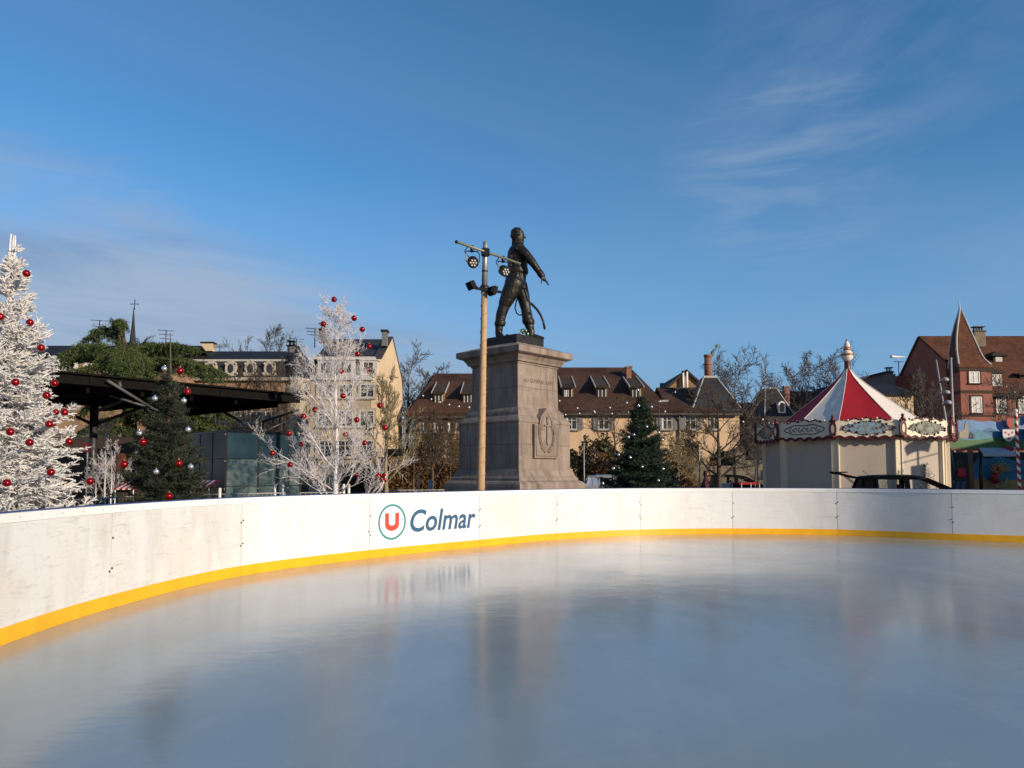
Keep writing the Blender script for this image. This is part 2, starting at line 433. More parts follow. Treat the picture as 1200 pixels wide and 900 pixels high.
MATS['hedge_brown']=leafmat('dry_beech_leaves',(0.11,0.055,0.022),(0.24,0.13,0.05),1.5)
MATS['shrub']=leafmat('shrub_leaves',(0.03,0.042,0.016),(0.10,0.075,0.03),1.5)
MATS['shrub_dark']=leafmat('dark_shrub_leaves',(0.012,0.022,0.010),(0.035,0.05,0.02),1.5)
MATS['red_ball']=M('red_bauble',(0.30,0.005,0.009),0.16,0.1,metal=0.55,spec=0.6)
MATS['silver_ball']=M('silver_bauble',(0.80,0.80,0.82),0.14,0.05,metal=0.8)
MATS['gold']=M('gilded',(0.55,0.33,0.08),0.35,0.2,metal=0.6)
MATS['copper']=M('copper_band',(0.40,0.16,0.05),0.4,0.2,metal=0.5)
# stone
m,nt,b=newmat('pink_grey_sandstone'); v=coords(nt)
f=noise(nt,v,1.2,7,0.65); g=noise(nt,coords(nt,(1.5,1.5,0.2)),2.0,6,0.7); h=noise(nt,v,45,3,0.6)
c=ramp(nt,f,[(0.3,(0.235,0.185,0.15)),(0.7,(0.34,0.275,0.228))])
c=mixc(nt,ramp(nt,g,[(0.43,0.0),(0.66,0.75)]),c,(0.12,0.092,0.075))
pl=noise(nt,v,2.7,6,0.7,0.6); c=mixc(nt,ramp(nt,pl,[(0.56,0.0),(0.72,0.45)]),c,(0.40,0.35,0.30))
c=mixc(nt,1.0,c,ramp(nt,h,[(0.3,0.80),(0.7,1.14)]),'MULTIPLY')
nt.links.new(c,b.inputs['Base Color']); b.inputs['Roughness'].default_value=0.9; b.inputs['Specular IOR Level'].default_value=0.2
bump(nt,b,h,0.25,0.01); MATS['stone']=m
MATS['stone_line']=M('dark_joint',(0.10,0.075,0.06),0.95,0.2)
MATS['carve']=M('weathered_carving',(0.22,0.165,0.13),0.95,0.25,12)
# bronze
m,nt,b=newmat('dark_bronze'); v=coords(nt)
f=noise(nt,v,4,6,0.65); nt.links.new(ramp(nt,f,[(0.3,(0.011,0.011,0.010)),(0.62,(0.026,0.023,0.019)),(0.85,(0.06,0.052,0.040))]),b.inputs['Base Color'])
b.inputs['Metallic'].default_value=0.45; nt.links.new(ramp(nt,f,[(0.3,0.32),(0.7,0.55)]),b.inputs['Roughness'])
hh=noise(nt,coords(nt,(3.2,3.2,1.0)),3.0,5,0.6,1.4); bump(nt,b,hh,0.4,0.04)
MATS['bronze']=m
MATS['pole_wood']=M('pine_pole',(0.46,0.30,0.16),0.75,0.18,6,stretch=(6,6,0.6),bmp=0.2,bscale=12)
MATS['pole_metal']=M('pole_sleeve',(0.36,0.34,0.31),0.4,0.15,10,metal=0.6)
MATS['black_metal']=M('black_metal',(0.012,0.012,0.013),0.4,0.2)
MATS['green_bar']=M('weathered_bar',(0.22,0.22,0.15),0.5,0.2,10,metal=0.4)
MATS['lens']=M('lamp_lens',(0.55,0.53,0.45),0.2,0.3,25)
# roofs and walls
MATS['tile_brown']=tilemat('brown_tiles',(0.098,0.046,0.027),(0.070,0.034,0.022),(0.03,0.018,0.013),6,7,moss=(0.06,0.05,0.032))
MATS['tile_dark']=tilemat('weathered_tiles',(0.068,0.046,0.031),(0.053,0.038,0.026),(0.025,0.018,0.013),6,7,moss=(0.05,0.052,0.03))
MATS['tile_red']=tilemat('red_tiles',(0.145,0.056,0.028),(0.11,0.043,0.022),(0.05,0.022,0.014),5,6)
MATS['slate']=tilemat('slate',(0.042,0.041,0.044),(0.034,0.034,0.036),(0.015,0.015,0.016),5,6,rough=0.6)
MATS['slate_black']=tilemat('dark_slate',(0.020,0.022,0.027),(0.016,0.018,0.022),(0.01,0.01,0.012),5,6,rough=0.7)
MATS['ochre']=plaster('ochre_plaster',(0.60,0.425,0.265),0.45,(0.36,0.25,0.15))
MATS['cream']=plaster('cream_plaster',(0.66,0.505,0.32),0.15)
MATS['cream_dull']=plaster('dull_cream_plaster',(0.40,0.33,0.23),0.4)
MATS['timber_wall']=plaster('old_ochre_plaster',(0.24,0.165,0.085),0.6)
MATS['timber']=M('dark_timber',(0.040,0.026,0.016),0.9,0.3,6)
MATS['redwall']=plaster('red_plaster',(0.27,0.108,0.08),0.7,(0.15,0.065,0.05))
MATS['brick']=brickmat('brown_brick',(0.33,0.18,0.09),(0.25,0.14,0.07),(0.28,0.22,0.16))
MATS['brick_red']=brickmat('red_brick',(0.30,0.11,0.06),(0.22,0.08,0.045),(0.25,0.2,0.16))
MATS['stonewall']=brickmat('rubble_wall',(0.23,0.19,0.13),(0.17,0.14,0.095),(0.14,0.12,0.09),0.4,0.22)
MATS['white']=M('white_paint',(0.74,0.71,0.66),0.6,0.08)
MATS['white_dull']=M('grey_white_paint',(0.50,0.48,0.44),0.7,0.12)
MATS['grey_wall']=plaster('grey_plaster',(0.17,0.165,0.165),0.4)
MATS['shutter']=M('grey_shutter',(0.17,0.165,0.16),0.7,0.15)
MATS['window']=glassmat('window_glass',(0.025,0.028,0.033),0.08)
MATS['curtain']=M('net_curtain',(0.55,0.53,0.50),0.8,0.25,6,stretch=(6,1,0.5))
MATS['lead']=M('lead_flashing',(0.42,0.41,0.38),0.6,0.15)
MATS['zinc']=M('zinc_gutter',(0.07,0.058,0.048),0.6,0.2,metal=0.3)
MATS['green_glass']=None

MATS['matt_black']=M('matt_black',(0.010,0.010,0.011),0.8,0.2,spec=0.15)

MATS['flock_needle']=leafmat('frosted_needles',(0.70,0.68,0.655),(0.80,0.785,0.765),6,0.9)
# ------------------------------------------------------------------ sky and sun
SUN=Vector((0.785,-0.62,0)).normalized(); EL=R(15.0)
sd=Vector((SUN.x*math.cos(EL),SUN.y*math.cos(EL),math.sin(EL)))
w=bpy.data.worlds.new("World"); sc.world=w; w.use_nodes=True; nt=w.node_tree
for n in list(nt.nodes): nt.nodes.remove(n)
out=nt.nodes.new('ShaderNodeOutputWorld'); bg=nt.nodes.new('ShaderNodeBackground'); nt.links.new(bg.outputs[0],out.inputs[0])
sky=N(nt,'ShaderNodeTexSky',sky_type='NISHITA',sun_disc=False,sun_elevation=EL,sun_rotation=math.atan2(SUN.x,SUN.y),altitude=200,air_density=1.0,dust_density=0.0,ozone_density=4.0)
SKYK=0.142
hs=N(nt,'ShaderNodeHueSaturation'); hs.inputs['Saturation'].default_value=1.13; hs.inputs['Value'].default_value=1.12; hs.inputs['Hue'].default_value=0.497; nt.links.new(sky.outputs[0],hs.inputs['Color'])
tc=N(nt,'ShaderNodeTexCoord'); D=tc.outputs['Generated']
sp=N(nt,'ShaderNodeSeparateXYZ'); nt.links.new(D,sp.inputs[0])
def cloud_uv(rot,scale,loc=(0,0,0)):
    # project the view direction on a high horizontal layer
    mz=N(nt,'ShaderNodeMath',operation='MAXIMUM'); mz.inputs[1].default_value=0.0; nt.links.new(sp.outputs[2],mz.inputs[0])
    ad=N(nt,'ShaderNodeMath',operation='ADD'); ad.inputs[1].default_value=0.10; nt.links.new(mz.outputs[0],ad.inputs[0])
    dv=N(nt,'ShaderNodeVectorMath',operation='DIVIDE'); nt.links.new(D,dv.inputs[0]); 
    cb=N(nt,'ShaderNodeCombineXYZ'); [nt.links.new(ad.outputs[0],cb.inputs[i]) for i in range(3)]
    nt.links.new(cb.outputs[0],dv.inputs[1])
    mp=N(nt,'ShaderNodeMapping'); mp.inputs['Rotation'].default_value=(0,0,rot); mp.inputs['Scale'].default_value=scale; mp.inputs['Location'].default_value=loc
    nt.links.new(dv.outputs[0],mp.inputs[0]); return mp.outputs[0]
# clouds live on the sky sphere, in coordinates centred on the view to the north
mp=N(nt,'ShaderNodeMapRange'); mp.inputs[1].default_value=-1; mp.inputs[2].default_value=1; nt.links.new(sp.outputs[0],mp.inputs[0])
XR=mp.outputs[0]
def mth(op,x,y):
    q=N(nt,'ShaderNodeMath',operation=op)
    for i,v_ in ((0,x),(1,y)):
        if hasattr(v_,'links'): nt.links.new(v_,q.inputs[i])
        else: q.inputs[i].default_value=v_
    return q.outputs[0]
def mul(x,y): return mth('MULTIPLY',x,y)
den=mth('ADD',mth('MAXIMUM',sp.outputs[1],-0.6),1.0)
cbp=N(nt,'ShaderNodeCombineXYZ'); nt.links.new(mth('DIVIDE',sp.outputs[0],den),cbp.inputs[0]); nt.links.new(mth('DIVIDE',sp.outputs[2],den),cbp.inputs[1])
def sky_uv(rot,scale,loc=(0,0,0)):
    m1=N(nt,'ShaderNodeMapping'); m1.inputs['Rotation'].default_value=(0,0,rot); nt.links.new(cbp.outputs[0],m1.inputs[0])
    m2=N(nt,'ShaderNodeMapping'); m2.inputs['Scale'].default_value=scale; m2.inputs['Location'].default_value=loc; nt.links.new(m1.outputs[0],m2.inputs[0]); return m2.outputs[0]
def spot(px,py,lo_,hi_):
    d=Vector(((px-600)/900,1,(556-py)/900)).normalized(); q=N(nt,'ShaderNodeVectorMath',operation='DOT_PRODUCT'); nt.links.new(D,q.inputs[0]); q.inputs[1].default_value=d
    return ramp(nt,q.outputs['Value'],[(lo_,0.0),(hi_,1.0)])
n1=noise(nt,sky_uv(R(-26),(4.5,13.0,1),(0.3,0.4,0)),1.0,9,0.62,0.7)
cir=mul(ramp(nt,n1,[(0.46,0.0),(0.76,0.26)]),mth('MAXIMUM',spot(1010,120,0.980,0.998),mul(spot(1190,225,0.990,0.9995),0.8)))
n1b=noise(nt,sky_uv(R(-4),(6,34,1),(1.3,2.4,0)),1.0,7,0.6,0.5)
cir2=mul(ramp(nt,n1b,[(0.46,0.0),(0.72,0.45)]),spot(925,180,0.990,0.9990))
n4=noise(nt,sky_uv(R(9),(2.2,9.0,1),(3.4,0.2,0)),1.0,7,0.6,0.6)
veil=ramp(nt,n4,[(0.40,0.0),(0.78,0.16)])
n3=noise(nt,sky_uv(R(6),(3.2,15.0,1),(0.3,1.2,0)),1.0,8,0.6,0.8)
hh_=mth('ADD',sp.outputs[2],mul(sp.outputs[0],0.33))
edge=mth('ADD',hh_,mul(mth('SUBTRACT',n3,0.5),0.30))
bank=mul(ramp(nt,edge,[(0.085,0.62),(0.185,0.0)]),ramp(nt,XR,[(0.36,1.0),(0.56,0.55),(0.68,0.25)]))
n5=noise(nt,sky_uv(R(7),(5.0,30.0,1),(1.3,5.2,0)),1.0,7,0.62,0.6)
hz=ramp(nt,sp.outputs[2],[(0.0,1.0),(0.07,0.85),(0.18,0.45),(0.36,0.0)])
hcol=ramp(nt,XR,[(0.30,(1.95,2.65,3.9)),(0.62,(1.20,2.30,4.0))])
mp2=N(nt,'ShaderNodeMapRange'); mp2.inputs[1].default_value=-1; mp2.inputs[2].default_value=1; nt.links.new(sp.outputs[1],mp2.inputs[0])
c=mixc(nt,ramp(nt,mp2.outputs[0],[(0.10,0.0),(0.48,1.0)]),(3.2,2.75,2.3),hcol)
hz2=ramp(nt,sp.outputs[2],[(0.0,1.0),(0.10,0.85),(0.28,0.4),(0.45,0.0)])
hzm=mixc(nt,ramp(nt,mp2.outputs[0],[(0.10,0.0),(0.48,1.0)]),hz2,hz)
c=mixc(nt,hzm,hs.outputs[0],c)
c=mixc(nt,veil,c,(2.4,3.0,3.8))
c=mixc(nt,cir,c,(2.9,3.5,4.3))
c=mixc(nt,cir2,c,(2.9,3.5,4.3))
c=mixc(nt,bank,c,mixc(nt,ramp(nt,n5,[(0.38,0.0),(0.62,1.0)]),(1.80,2.15,2.95),(3.0,3.15,3.6)))
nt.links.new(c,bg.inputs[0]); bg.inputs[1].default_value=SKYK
L=bpy.data.lights.new("sun","SUN"); L.energy=5.0; L.angle=R(0.55); L.color=(1.0,0.835,0.645)
lo_=bpy.data.objects.new("sun",L); C.objects.link(lo_); lo_.rotation_euler=(-sd).to_track_quat('-Z','Y').to_euler(); lo_.location=(30,-20,30)
sc.view_settings.view_transform='Standard'; sc.view_settings.look='None'; sc.view_settings.gamma=1; sc.view_settings.use_curve_mapping=False
sc.view_settings.exposure=0.0
sc.render.engine='CYCLES'; sc.cycles.max_bounces=6; sc.cycles.transparent_max_bounces=8
try:
    sc.cycles.use_denoising=True
except Exception: pass

# ------------------------------------------------------------------ ground and ice
g=MB(); g.add([(-700,-300,0),(700,-300,0),(700,1100,0),(-700,1100,0)],[(0,1,2,3)]); structure(g.build('ground',MATS['paving']))
ICE=0.10
knots=[(-4.30,5.95),(-4.36,8.42),(-3.88,11.1),(-2.47,13.4),(-0.65,15.5),(1.0,17.2),(3.06,18.4),(5.36,18.75),(7.75,18.4),(9.75,17.1),(11.9,15.9),
       (14.0,14.4),(15.8,12.6),(17.0,10.3),(17.4,7.8),(16.9,5.3),(15.5,3.1),(13.4,1.2),(10.7,-0.4),(7.8,-1.9),(4.7,-2.8),(1.8,-3.1),(-0.5,-2.3),(-2.3,-0.7),(-3.45,1.3),(-4.05,3.5)]
K=len(knots)
def cr(i,t):
    P=[Vector((*knots[(i+j)%K],0)) for j in (-1,0,1,2)]
    return 0.5*((2*P[1])+(-P[0]+P[2])*t+(2*P[0]-5*P[1]+4*P[2]-P[3])*t*t+(-P[0]+3*P[1]-3*P[2]+P[3])*t**3)
def crn(i,t):
    d=(cr(i,min(t+0.01,1))-cr(i,max(t-0.01,0))).normalized()
    n=Vector((-d.y,d.x,0))      # knots run clockwise: left-hand normal points outwards
    return n
loop=[cr(i,k/8.0) for i in range(K) for k in range(8)]
ctr=sum(loop,Vector((0,0,0)))/len(loop)
if crn(3,0.5).dot(cr(3,0.5)-ctr)<0:
    _c=crn
    def crn(i,t): return -_c(i,t)
ib=MB(); n=len(loop)
lp=[cr(i,k/8.0)+crn(i,k/8.0)*0.02 for i in range(K) for k in range(8)]
ib.add([(p.x,p.y,ICE) for p in lp]+[(p.x,p.y,0.004) for p in lp],[tuple(range(n))[::-1]]+[(i,(i+1)%n,n+(i+1)%n,n+i) for i in range(n)])
o=ib.build('ice',MATS['ice']); structure(o)
bm=bmesh.new(); bm.from_mesh(o.data); bmesh.ops.recalc_face_normals(bm,faces=bm.faces); bm.to_mesh(o.data); bm.free()
o['label']='smooth wet ice of the skating rink'

# ------------------------------------------------------------------ rink barrier
TOP=1.215
barrier=thing('rink_barrier','curved white rink barrier with yellow kick strip and blue-backed top rail','barrier',(0,0,0))
def strip(mb,i,t0,t1,n,d0,d1,z0,z1,m=0):
    """curved slab along panel i from inner offset d0 to outer offset d1"""
    pts=[t0+(t1-t0)*k/n for k in range(n+1)]; ring=[]
    for t in pts:
        p=cr(i,t); nn=crn(i,t); a=p+nn*d0; c=p+nn*d1
        ring.append([(a.x,a.y,z0),(a.x,a.y,z1),(c.x,c.y,z1),(c.x,c.y,z0)])
    for j in range(4):
        j2=(j+1)%4; b=len(mb.v)
        for r_ in ring: mb.v.append(r_[j]); mb.v.append(r_[j2])
        for k in range(n):
            q=b+2*k; mb.f.append((q,q+2,q+3,q+1)); mb.m.append(m); mb.s.append(j in (0,2))
    b=len(mb.v); mb.v+=ring[0]; mb.f.append((b,b+1,b+2,b+3)); mb.m.append(m); mb.s.append(False)
    b=len(mb.v); mb.v+=ring[-1]; mb.f.append((b+3,b+2,b+1,b)); mb.m.append(m); mb.s.append(False)
LOGO=3
for i in range(K):
    Lp=sum((cr(i,(k+1)/10)-cr(i,k/10)).length for k in range(10)); g_=0.004/Lp
    mb=MB(); strip(mb,i,g_,1-g_,12,0.0,0.045,ICE+0.02,TOP-0.085)
    # bolts beside the joint
    for t,side in ((g_+0.03/Lp*0.6,0),(1-g_-0.03/Lp*0.6,1)):
        for z in (0.53,0.86):
            p=cr(i,t)-crn(i,t)*0.003; nn=crn(i,t)
            if side==0 or z<0.6 or i%2:
                mb.tube([p+Vector((0,0,z+0.03*((i*7+side*3)%3-1)))-nn*0.004,p+Vector((0,0,z+0.03*((i*7+side*3)%3-1)))+nn*0.01],0.013,8,1)
    # the shallow saw line across some panels
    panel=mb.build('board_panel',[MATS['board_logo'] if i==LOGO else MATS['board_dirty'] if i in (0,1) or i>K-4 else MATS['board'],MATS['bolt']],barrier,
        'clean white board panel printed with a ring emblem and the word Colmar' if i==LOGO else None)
    kb=MB(); strip(kb,i,g_*0.4,1-g_*0.4,12,-0.009,0.0,ICE+0.001,ICE+0.145); kb.build('kick_plate',MATS['yellow'],panel)
    cb_=MB(); strip(cb_,i,g_*0.2,1-g_*0.2,12,-0.010,0.058,TOP-0.082,TOP)
    for k in range(7):
        t=(k+0.5)/7; p=cr(i,t)-crn(i,t)*0.0105
        cb_.tube([p+Vector((0,0,TOP-0.04))-crn(i,t)*0.001,p+Vector((0,0,TOP-0.04))+crn(i,t)*0.004],0.006,6,1)
    cb_.build('cap_rail',[MATS['cap'],MATS['bolt']],panel)
    bb=MB(); strip(bb,i,0,1,12,0.060,0.085,TOP-0.10,TOP+0.012); bb.build('rail_edge',MATS['blue'],panel)
    sb=MB(); p=cr(i,0); nn=crn(i,0); tt=Vector((-nn.y,nn.x,0))
    sb.obox(p+nn*0.09+Vector((0,0,0.55)),tt*0.03,nn*0.04,Vector((0,0,0.55))); sb.bar(p+nn*0.13+Vector((0,0,0.9)),p+nn*0.62+Vector((0,0,0.03)),0.04,0.04); sb.build('support_post',MATS['steel'],barrier)
    if i==LOGO:
        S=[(cr(i,k/200),k/200) for k in range(201)]
        def t_at(px):   # panel parameter seen under pixel column px
            return min(S,key=lambda q:abs(600+900*q[0].x/q[0].y/1.0-px))[1]
        def onface(t,z,dep):
            p=cr(i,t)-crn(i,t)*dep; return (p.x,p.y,z)
        tC0,tC1=t_at(481.5),t_at(557.5); tcen=t_at(460.2)
        len_=lambda a,b: sum((cr(i,a+(b-a)*(k+1)/10)-cr(i,a+(b-a)*k/10)).length for k in range(10))
        vs,fs,(x0,x1,y0,y1)=text_mesh('Colmar',0.20,0.018,0.0)
        wlen=len_(tC0,tC1); pc=cr(i,tC0); zb=at(484,623,pc.y).z; zt=at(484,598.0,pc.y).z
        lb=MB(); lb.add([onface(tC0+(x-x0)/(x1-x0)*(tC1-tC0), zb+(y-0.0)/(y1)*(zt-zb)*1.03, 0.004) for x,y,_ in vs],fs)
        lb.build('lettering',MATS['navy'],panel,'the word Colmar in slanted dark blue letters')
        pe=cr(i,tcen); zc=at(460,611.6,pe.y).z; rz=(at(460,591.2,pe.y).z-at(460,633,pe.y).z)/2; rt=(t_at(476.4)-t_at(444.2))/2
        eb=MB(); n_=64; b0=len(eb.v)
        for k in range(n_):
            a_=2*math.pi*k/n_
            for q in (1.0,0.885): eb.v.append(onface(tcen+rt*q*math.cos(a_),zc+rz*q*math.sin(a_),0.004))
        for k in range(n_):
            k2=(k+1)%n_; eb.f.append((b0+2*k,b0+2*k2,b0+2*k2+1,b0+2*k+1)); eb.m.append(0); eb.s.append(False)
        em=eb.build('emblem_ring',MATS['teal'],panel,'thin blue-green ring around a red letter U')
        # heavy U with a round bottom
        ub=MB(); ou=[];inn=[]
        W_,H_=0.50,0.50; leg=0.20
        pts_o=[(-W_,H_)]+[(-W_*math.cos(a_),-0.15-0.35*math.sin(a_)) for a_ in [math.pi*k/16 for k in range(17)]]+[(W_,H_)]
        wi=W_-leg*1.35
        pts_i=[(-wi,H_)]+[(-wi*math.cos(a_),-0.06-0.14*math.sin(a_)) for a_ in [math.pi*k/16 for k in range(17)]]+[(wi,H_)]
        b0=0; M_=len(pts_o)
        for (x,y) in pts_o+pts_i: ub.v.append(onface(tcen+rt*x+0.0*y,zc+rz*y,0.0045))
        for k in range(M_-1):
            ub.f.append((k,k+1,M_+k+1,M_+k)); ub.m.append(0); ub.s.append(False)
        ub.build('emblem_letter',MATS['logored'],panel,'heavy red letter U')
# ------------------------------------------------------------------ monument
BET=R(48.5); ur=Vector((math.cos(BET),math.sin(BET),0)); ul=Vector((-math.sin(BET),math.cos(BET),0))
fc=at(607.8,520,25.0); W0=2.75
MC=Vector((fc.x,fc.y,0))+(ur+ul)*W0/2
def cornerY(w): return (MC-(ur+ul)*w/2).y
def mz(py,w): return at(607.8,py,cornerY(w)).z
def sq(mb,w0,z0,w1,z1,m=0):
    P=[]
    for w_,z in ((w0,z0),(w1,z1)):
        for a,b in ((-1,-1),(1,-1),(1,1),(-1,1)):
            p=MC+ur*a*w_/2+ul*b*w_/2; P.append((p.x,p.y,z))
    mb.add(P,[(0,3,2,1),(4,5,6,7),(0,1,5,4),(1,2,6,5),(2,3,7,6),(3,0,4,7)],m)
def moulding(mb,prof,m=0):
    P=[];n=len(prof)
    for w_,z in prof:
        for a,b in ((-1,-1),(1,-1),(1,1),(-1,1)):
            p=MC+ur*a*w_/2+ul*b*w_/2; P.append((p.x,p.y,z))
    F=[(0,3,2,1),tuple(4*(n-1)+k for k in range(4))]
    for i in range(n-1):
        for k in range(4): F.append((4*i+k,4*i+(k+1)%4,4*i+4+(k+1)%4,4*i+4+k))
    mb.add(P,F,m)
mon=thing('monument_plinth','tall grey-pink stone monument plinth with carved inscription and sword relief, under the bronze figure','plinth',(MC.x,MC.y,0))
WU,WC,WB,WS=2.15,2.93,3.52,1.45
zT=mz(402.2,WC); zF=mz(409.5,WC); zU=mz(425,WU); zM0=mz(476.7,WU); zM1=mz(494,W0); zB=mz(550,W0); zB2=mz(571,WB)
mb=MB(); sq(mb,WB+0.25,0.0,WB+0.25,0.35); sq(mb,WB,0.35,WB,zB2-0.32)
moulding(mb,[(WB,zB2-0.315),(WB,zB2+0.02),(WB-0.05,zB2+0.10),(WB-0.16,zB2+0.16),(W0+0.42,zB2+0.20),(W0+0.40,zB2+0.28),(W0+0.26,zB2+0.36),(W0+0.12,zB-0.03),(W0+0.08,zB)]); mb.build('base',MATS['stone'],mon)
mb=MB(); sq(mb,W0,zB+0.002,W0,zM1); mb.build('lower_block',MATS['stone'],mon)
mb=MB(); moulding(mb,[(W0+0.05,zM1+0.002),(W0+0.07,zM1+0.05),(W0-0.02,zM1+0.12),(W0-0.16,zM1+0.20),(W0-0.30,zM1+0.26),(WU+0.30,zM0-0.16),(WU+0.24,zM0-0.10),(WU+0.14,zM0-0.04),(WU+0.06,zM0)]); mb.build('waist_moulding',MATS['stone'],mon)
mb=MB(); sq(mb,WU+0.02,zM0+0.002,WU-0.03,zU); mb.build('shaft',MATS['stone'],mon)
mb=MB(); moulding(mb,[(WU+0.03,zU+0.002),(WU+0.05,zU+0.05),(WU+0.20,zU+0.07),(WU+0.24,zU+0.14),(WU+0.42,zU+0.27),(WC-0.16,zF-0.05),(WC-0.02,zF-0.02),(WC,zF),(WC,zF+0.17),(WC-0.06,zF+0.19),(WS+0.25,zT+0.17),(WS+0.2,zT+0.20)]); mb.build('cornice',MATS['stone'],mon)
# joints: thin dark grooves set just proud of the faces
jb=MB()
def joint(face,w,u0,u1,z0,z1,t=0.013):
    # face 'r' (towards right) or 'l'; u from front corner in metres
    d=ur if face=='r' else ul; nrm=(-ul if face=='r' else -ur)
    o=MC-(ur+ul)*w/2
    a=o+d*u0+nrm*0.002; b=o+d*u1+nrm*0.002
    if abs(z1-z0)<1e-4: jb.bar(Vector((a.x,a.y,z0)),Vector((b.x,b.y,z0)),0.006,t)
    else: jb.obox(Vector((a.x,a.y,(z0+z1)/2)),d*t/2,nrm*0.003,Vector((0,0,(z1-z0)/2)))
zj=mz(520,W0)
for f in 'rl':
    for (u0,u1) in ((0.01,W0-0.01),): joint(f,W0,u0,u1,zj,zj)
joint('l',W0,1.05,1.05,zj,zM1-0.02); joint('l',W0,1.75,1.75,zB+0.02,zj); joint('l',W0,0.55,0.55,zB+0.02,zj); joint('l',W0,2.35,2.35,zj,zM1-.02)
joint('r',W0,0.68,0.68,zj,zM1-0.02); joint('r',W0,2.06,2.06,zj,zM1-0.02)
zk=mz(452.5,WU)
for f in 'rl': joint(f,WU,0.01,WU-0.01,zk,zk,0.010)
joint('l',WU,1.05,1.05,zM0+.02,zk,0.010); joint('l',WU,0.02,0.04,zk,zk)
jb.build('joint',MATS['stone_line'],mon)
# relief panel with an arched head, sword and laurel, on the right-hand face
def rp(u,z,d):
    p=MC-(ur+ul)*W0/2+ur*u-ul*d; return Vector((p.x,p.y,z))
u0,u1=0.70,1.98; z0=zB+0.38; zs_=zM1-0.05; um=(u0+u1)/2; zap=zM0+0.0
arch=[(u0,z0),(u1,z0),(u1,zs_),(um+0.36,zs_),(um+0.36,zs_+0.10),(um+0.30,zs_+0.26),(um+0.16,zs_+0.41),(um,zap-0.02+0.02),(um-0.16,zs_+0.41),(um-0.30,zs_+0.26),(um-0.36,zs_+0.10),(um-0.36,zs_),(u0,zs_)]
rb=MB(); rb.prism([rp(u,z,-0.42) for u,z in arch],-ul*0.52); 
# raised rim
def rim(pts,r,d):
    rb.tube([rp(u,z,d) for u,z in pts],r,6,0)
relief=rb.build('relief_panel',MATS['stone'],mon)
rb=MB()
rim([(u0+.08,z0+.08),(u1-.08,z0+.08),(u1-.08,zs_-.06)],0.022,0.104); rim([(u0+.08,z0+.08),(u0+.08,zs_-.06)],0.022,0.104)
rim([(um-.28,zs_-.06),(um-.26,zs_+.12),(um-.15,zs_+.30),(um,zs_+.42),(um+.15,zs_+.30),(um+.26,zs_+.12),(um+.28,zs_-.06)],0.03,0.104)
rb.prism([rp(um-.035,z0+.55,0.10),rp(um,z0+.42,0.10),rp(um+.035,z0+.55,0.10),rp(um+.035,zs_-.05,0.10),rp(um-.035,zs_-.05,0.10)],-ul*0.04,1)
rb.prism([rp(um-.17,zs_-.05,0.10),rp(um+.17,zs_-.05,0.10),rp(um+.17,zs_+.0,0.10),rp(um-.17,zs_+.0,0.10)],-ul*0.045,1)
rb.tube([rp(um,zs_,0.12),rp(um,zs_+.2,0.12)],0.03,6,1); rb.ball(rp(um,zs_+.24,0.12),0.05,8,1)
r_=random.Random(3)
for s_ in (-1,1):
    st=[(um+s_*0.05,z0+.22),(um+s_*0.28,z0+.38),(um+s_*0.40,z0+.75),(um+s_*0.38,z0+1.1),(um+s_*0.26,zs_-.10)]
    rim(st,0.016,0.112)
    for k in range(26):
        f_=k/26*(len(st)-1); i_=int(f_); q=f_-i_; a=Vector((*st[i_],0)).lerp(Vector((*st[min(i_+1,4)],0)),q); b=Vector((*st[min(i_+1,4)],0))-Vector((*st[i_],0)); b.normalize()
        for e in (-1,1):
            n_=Vector((-b.y,b.x,0))*e; t_=a+b*0.07+n_*0.075; m_=a+b*0.05+n_*0.02; m2=a+b*0.02+n_*0.05
            rb.prism([rp(a.x,a.y,.10),rp(m_.x,m_.y,.10),rp(t_.x,t_.y,.10),rp(m2.x,m2.y,.10)],-ul*(0.02+0.02*r_.random()),1)
rb.tube([rp(um-.16,z0+.2,.11),rp(um,z0+.27,.11),rp(um+.16,z0+.2,.11)],0.03,6,1)
rb.build('carved_ornament',[MATS['stone'],MATS['carve']],relief)
# inscription on the shaft
def up(u,z,d=0.004):
    f=(z-zM0)/(zU-zM0); w=WU+0.02-0.05*f
    p=MC-(ur+ul)*w/2+ur*u-ul*d; return (p.x,p.y,z)
def carve(txt,u0,u1,zb,h,off=0.008,arc=0.0):
    vs,fs,(x0,x1,y0,y1)=text_mesh(txt,0,off); mb=MB()
    def pt(x,y):
        q=(x-x0)/(x1-x0); return up(u0+q*(u1-u0), zb+(y)/y1*h+arc*4*q*(1-q))
    mb.add([pt(x,y) for x,y,_ in vs],fs); return mb
zz=mz(446,WU)
lines=carve('A GÉNÉRAL RAPP'.replace('A G','AU G').replace('É','E'),0.30,1.90,zz-0.02,0.135,0.012,0.02).build('inscription',MATS['stone_line'],mon,'dark carved capitals of the inscription')
mb=MB()
# weathered illegible lines under it
def worn(u0,u1,z,h,arc=0.0):
    x=u0
    while x<u1:
        w_=0.025+0.035*r_.random(); q=(x-u0)/(u1-u0); zz_=z+arc*4*q*(1-q)
        hh=h*(0.55+0.45*r_.random())
        if r_.random()<0.82: mb.add([up(x,zz_,.003),up(x+w_*0.55,zz_,.003),up(x+w_*0.55,zz_+hh,.003),up(x,zz_+hh,.003)],[(0,1,2,3)])
        x+=w_+0.012
worn(0.40,1.75,mz(457.5,WU),0.055,0.09); worn(0.48,1.82,mz(464.8,WU),0.07); worn(0.85,1.25,mz(468.5,WU),0.02); worn(0.60,1.42,mz(472.3,WU),0.06); 
mb.build('worn_lettering',MATS['carve'],mon)
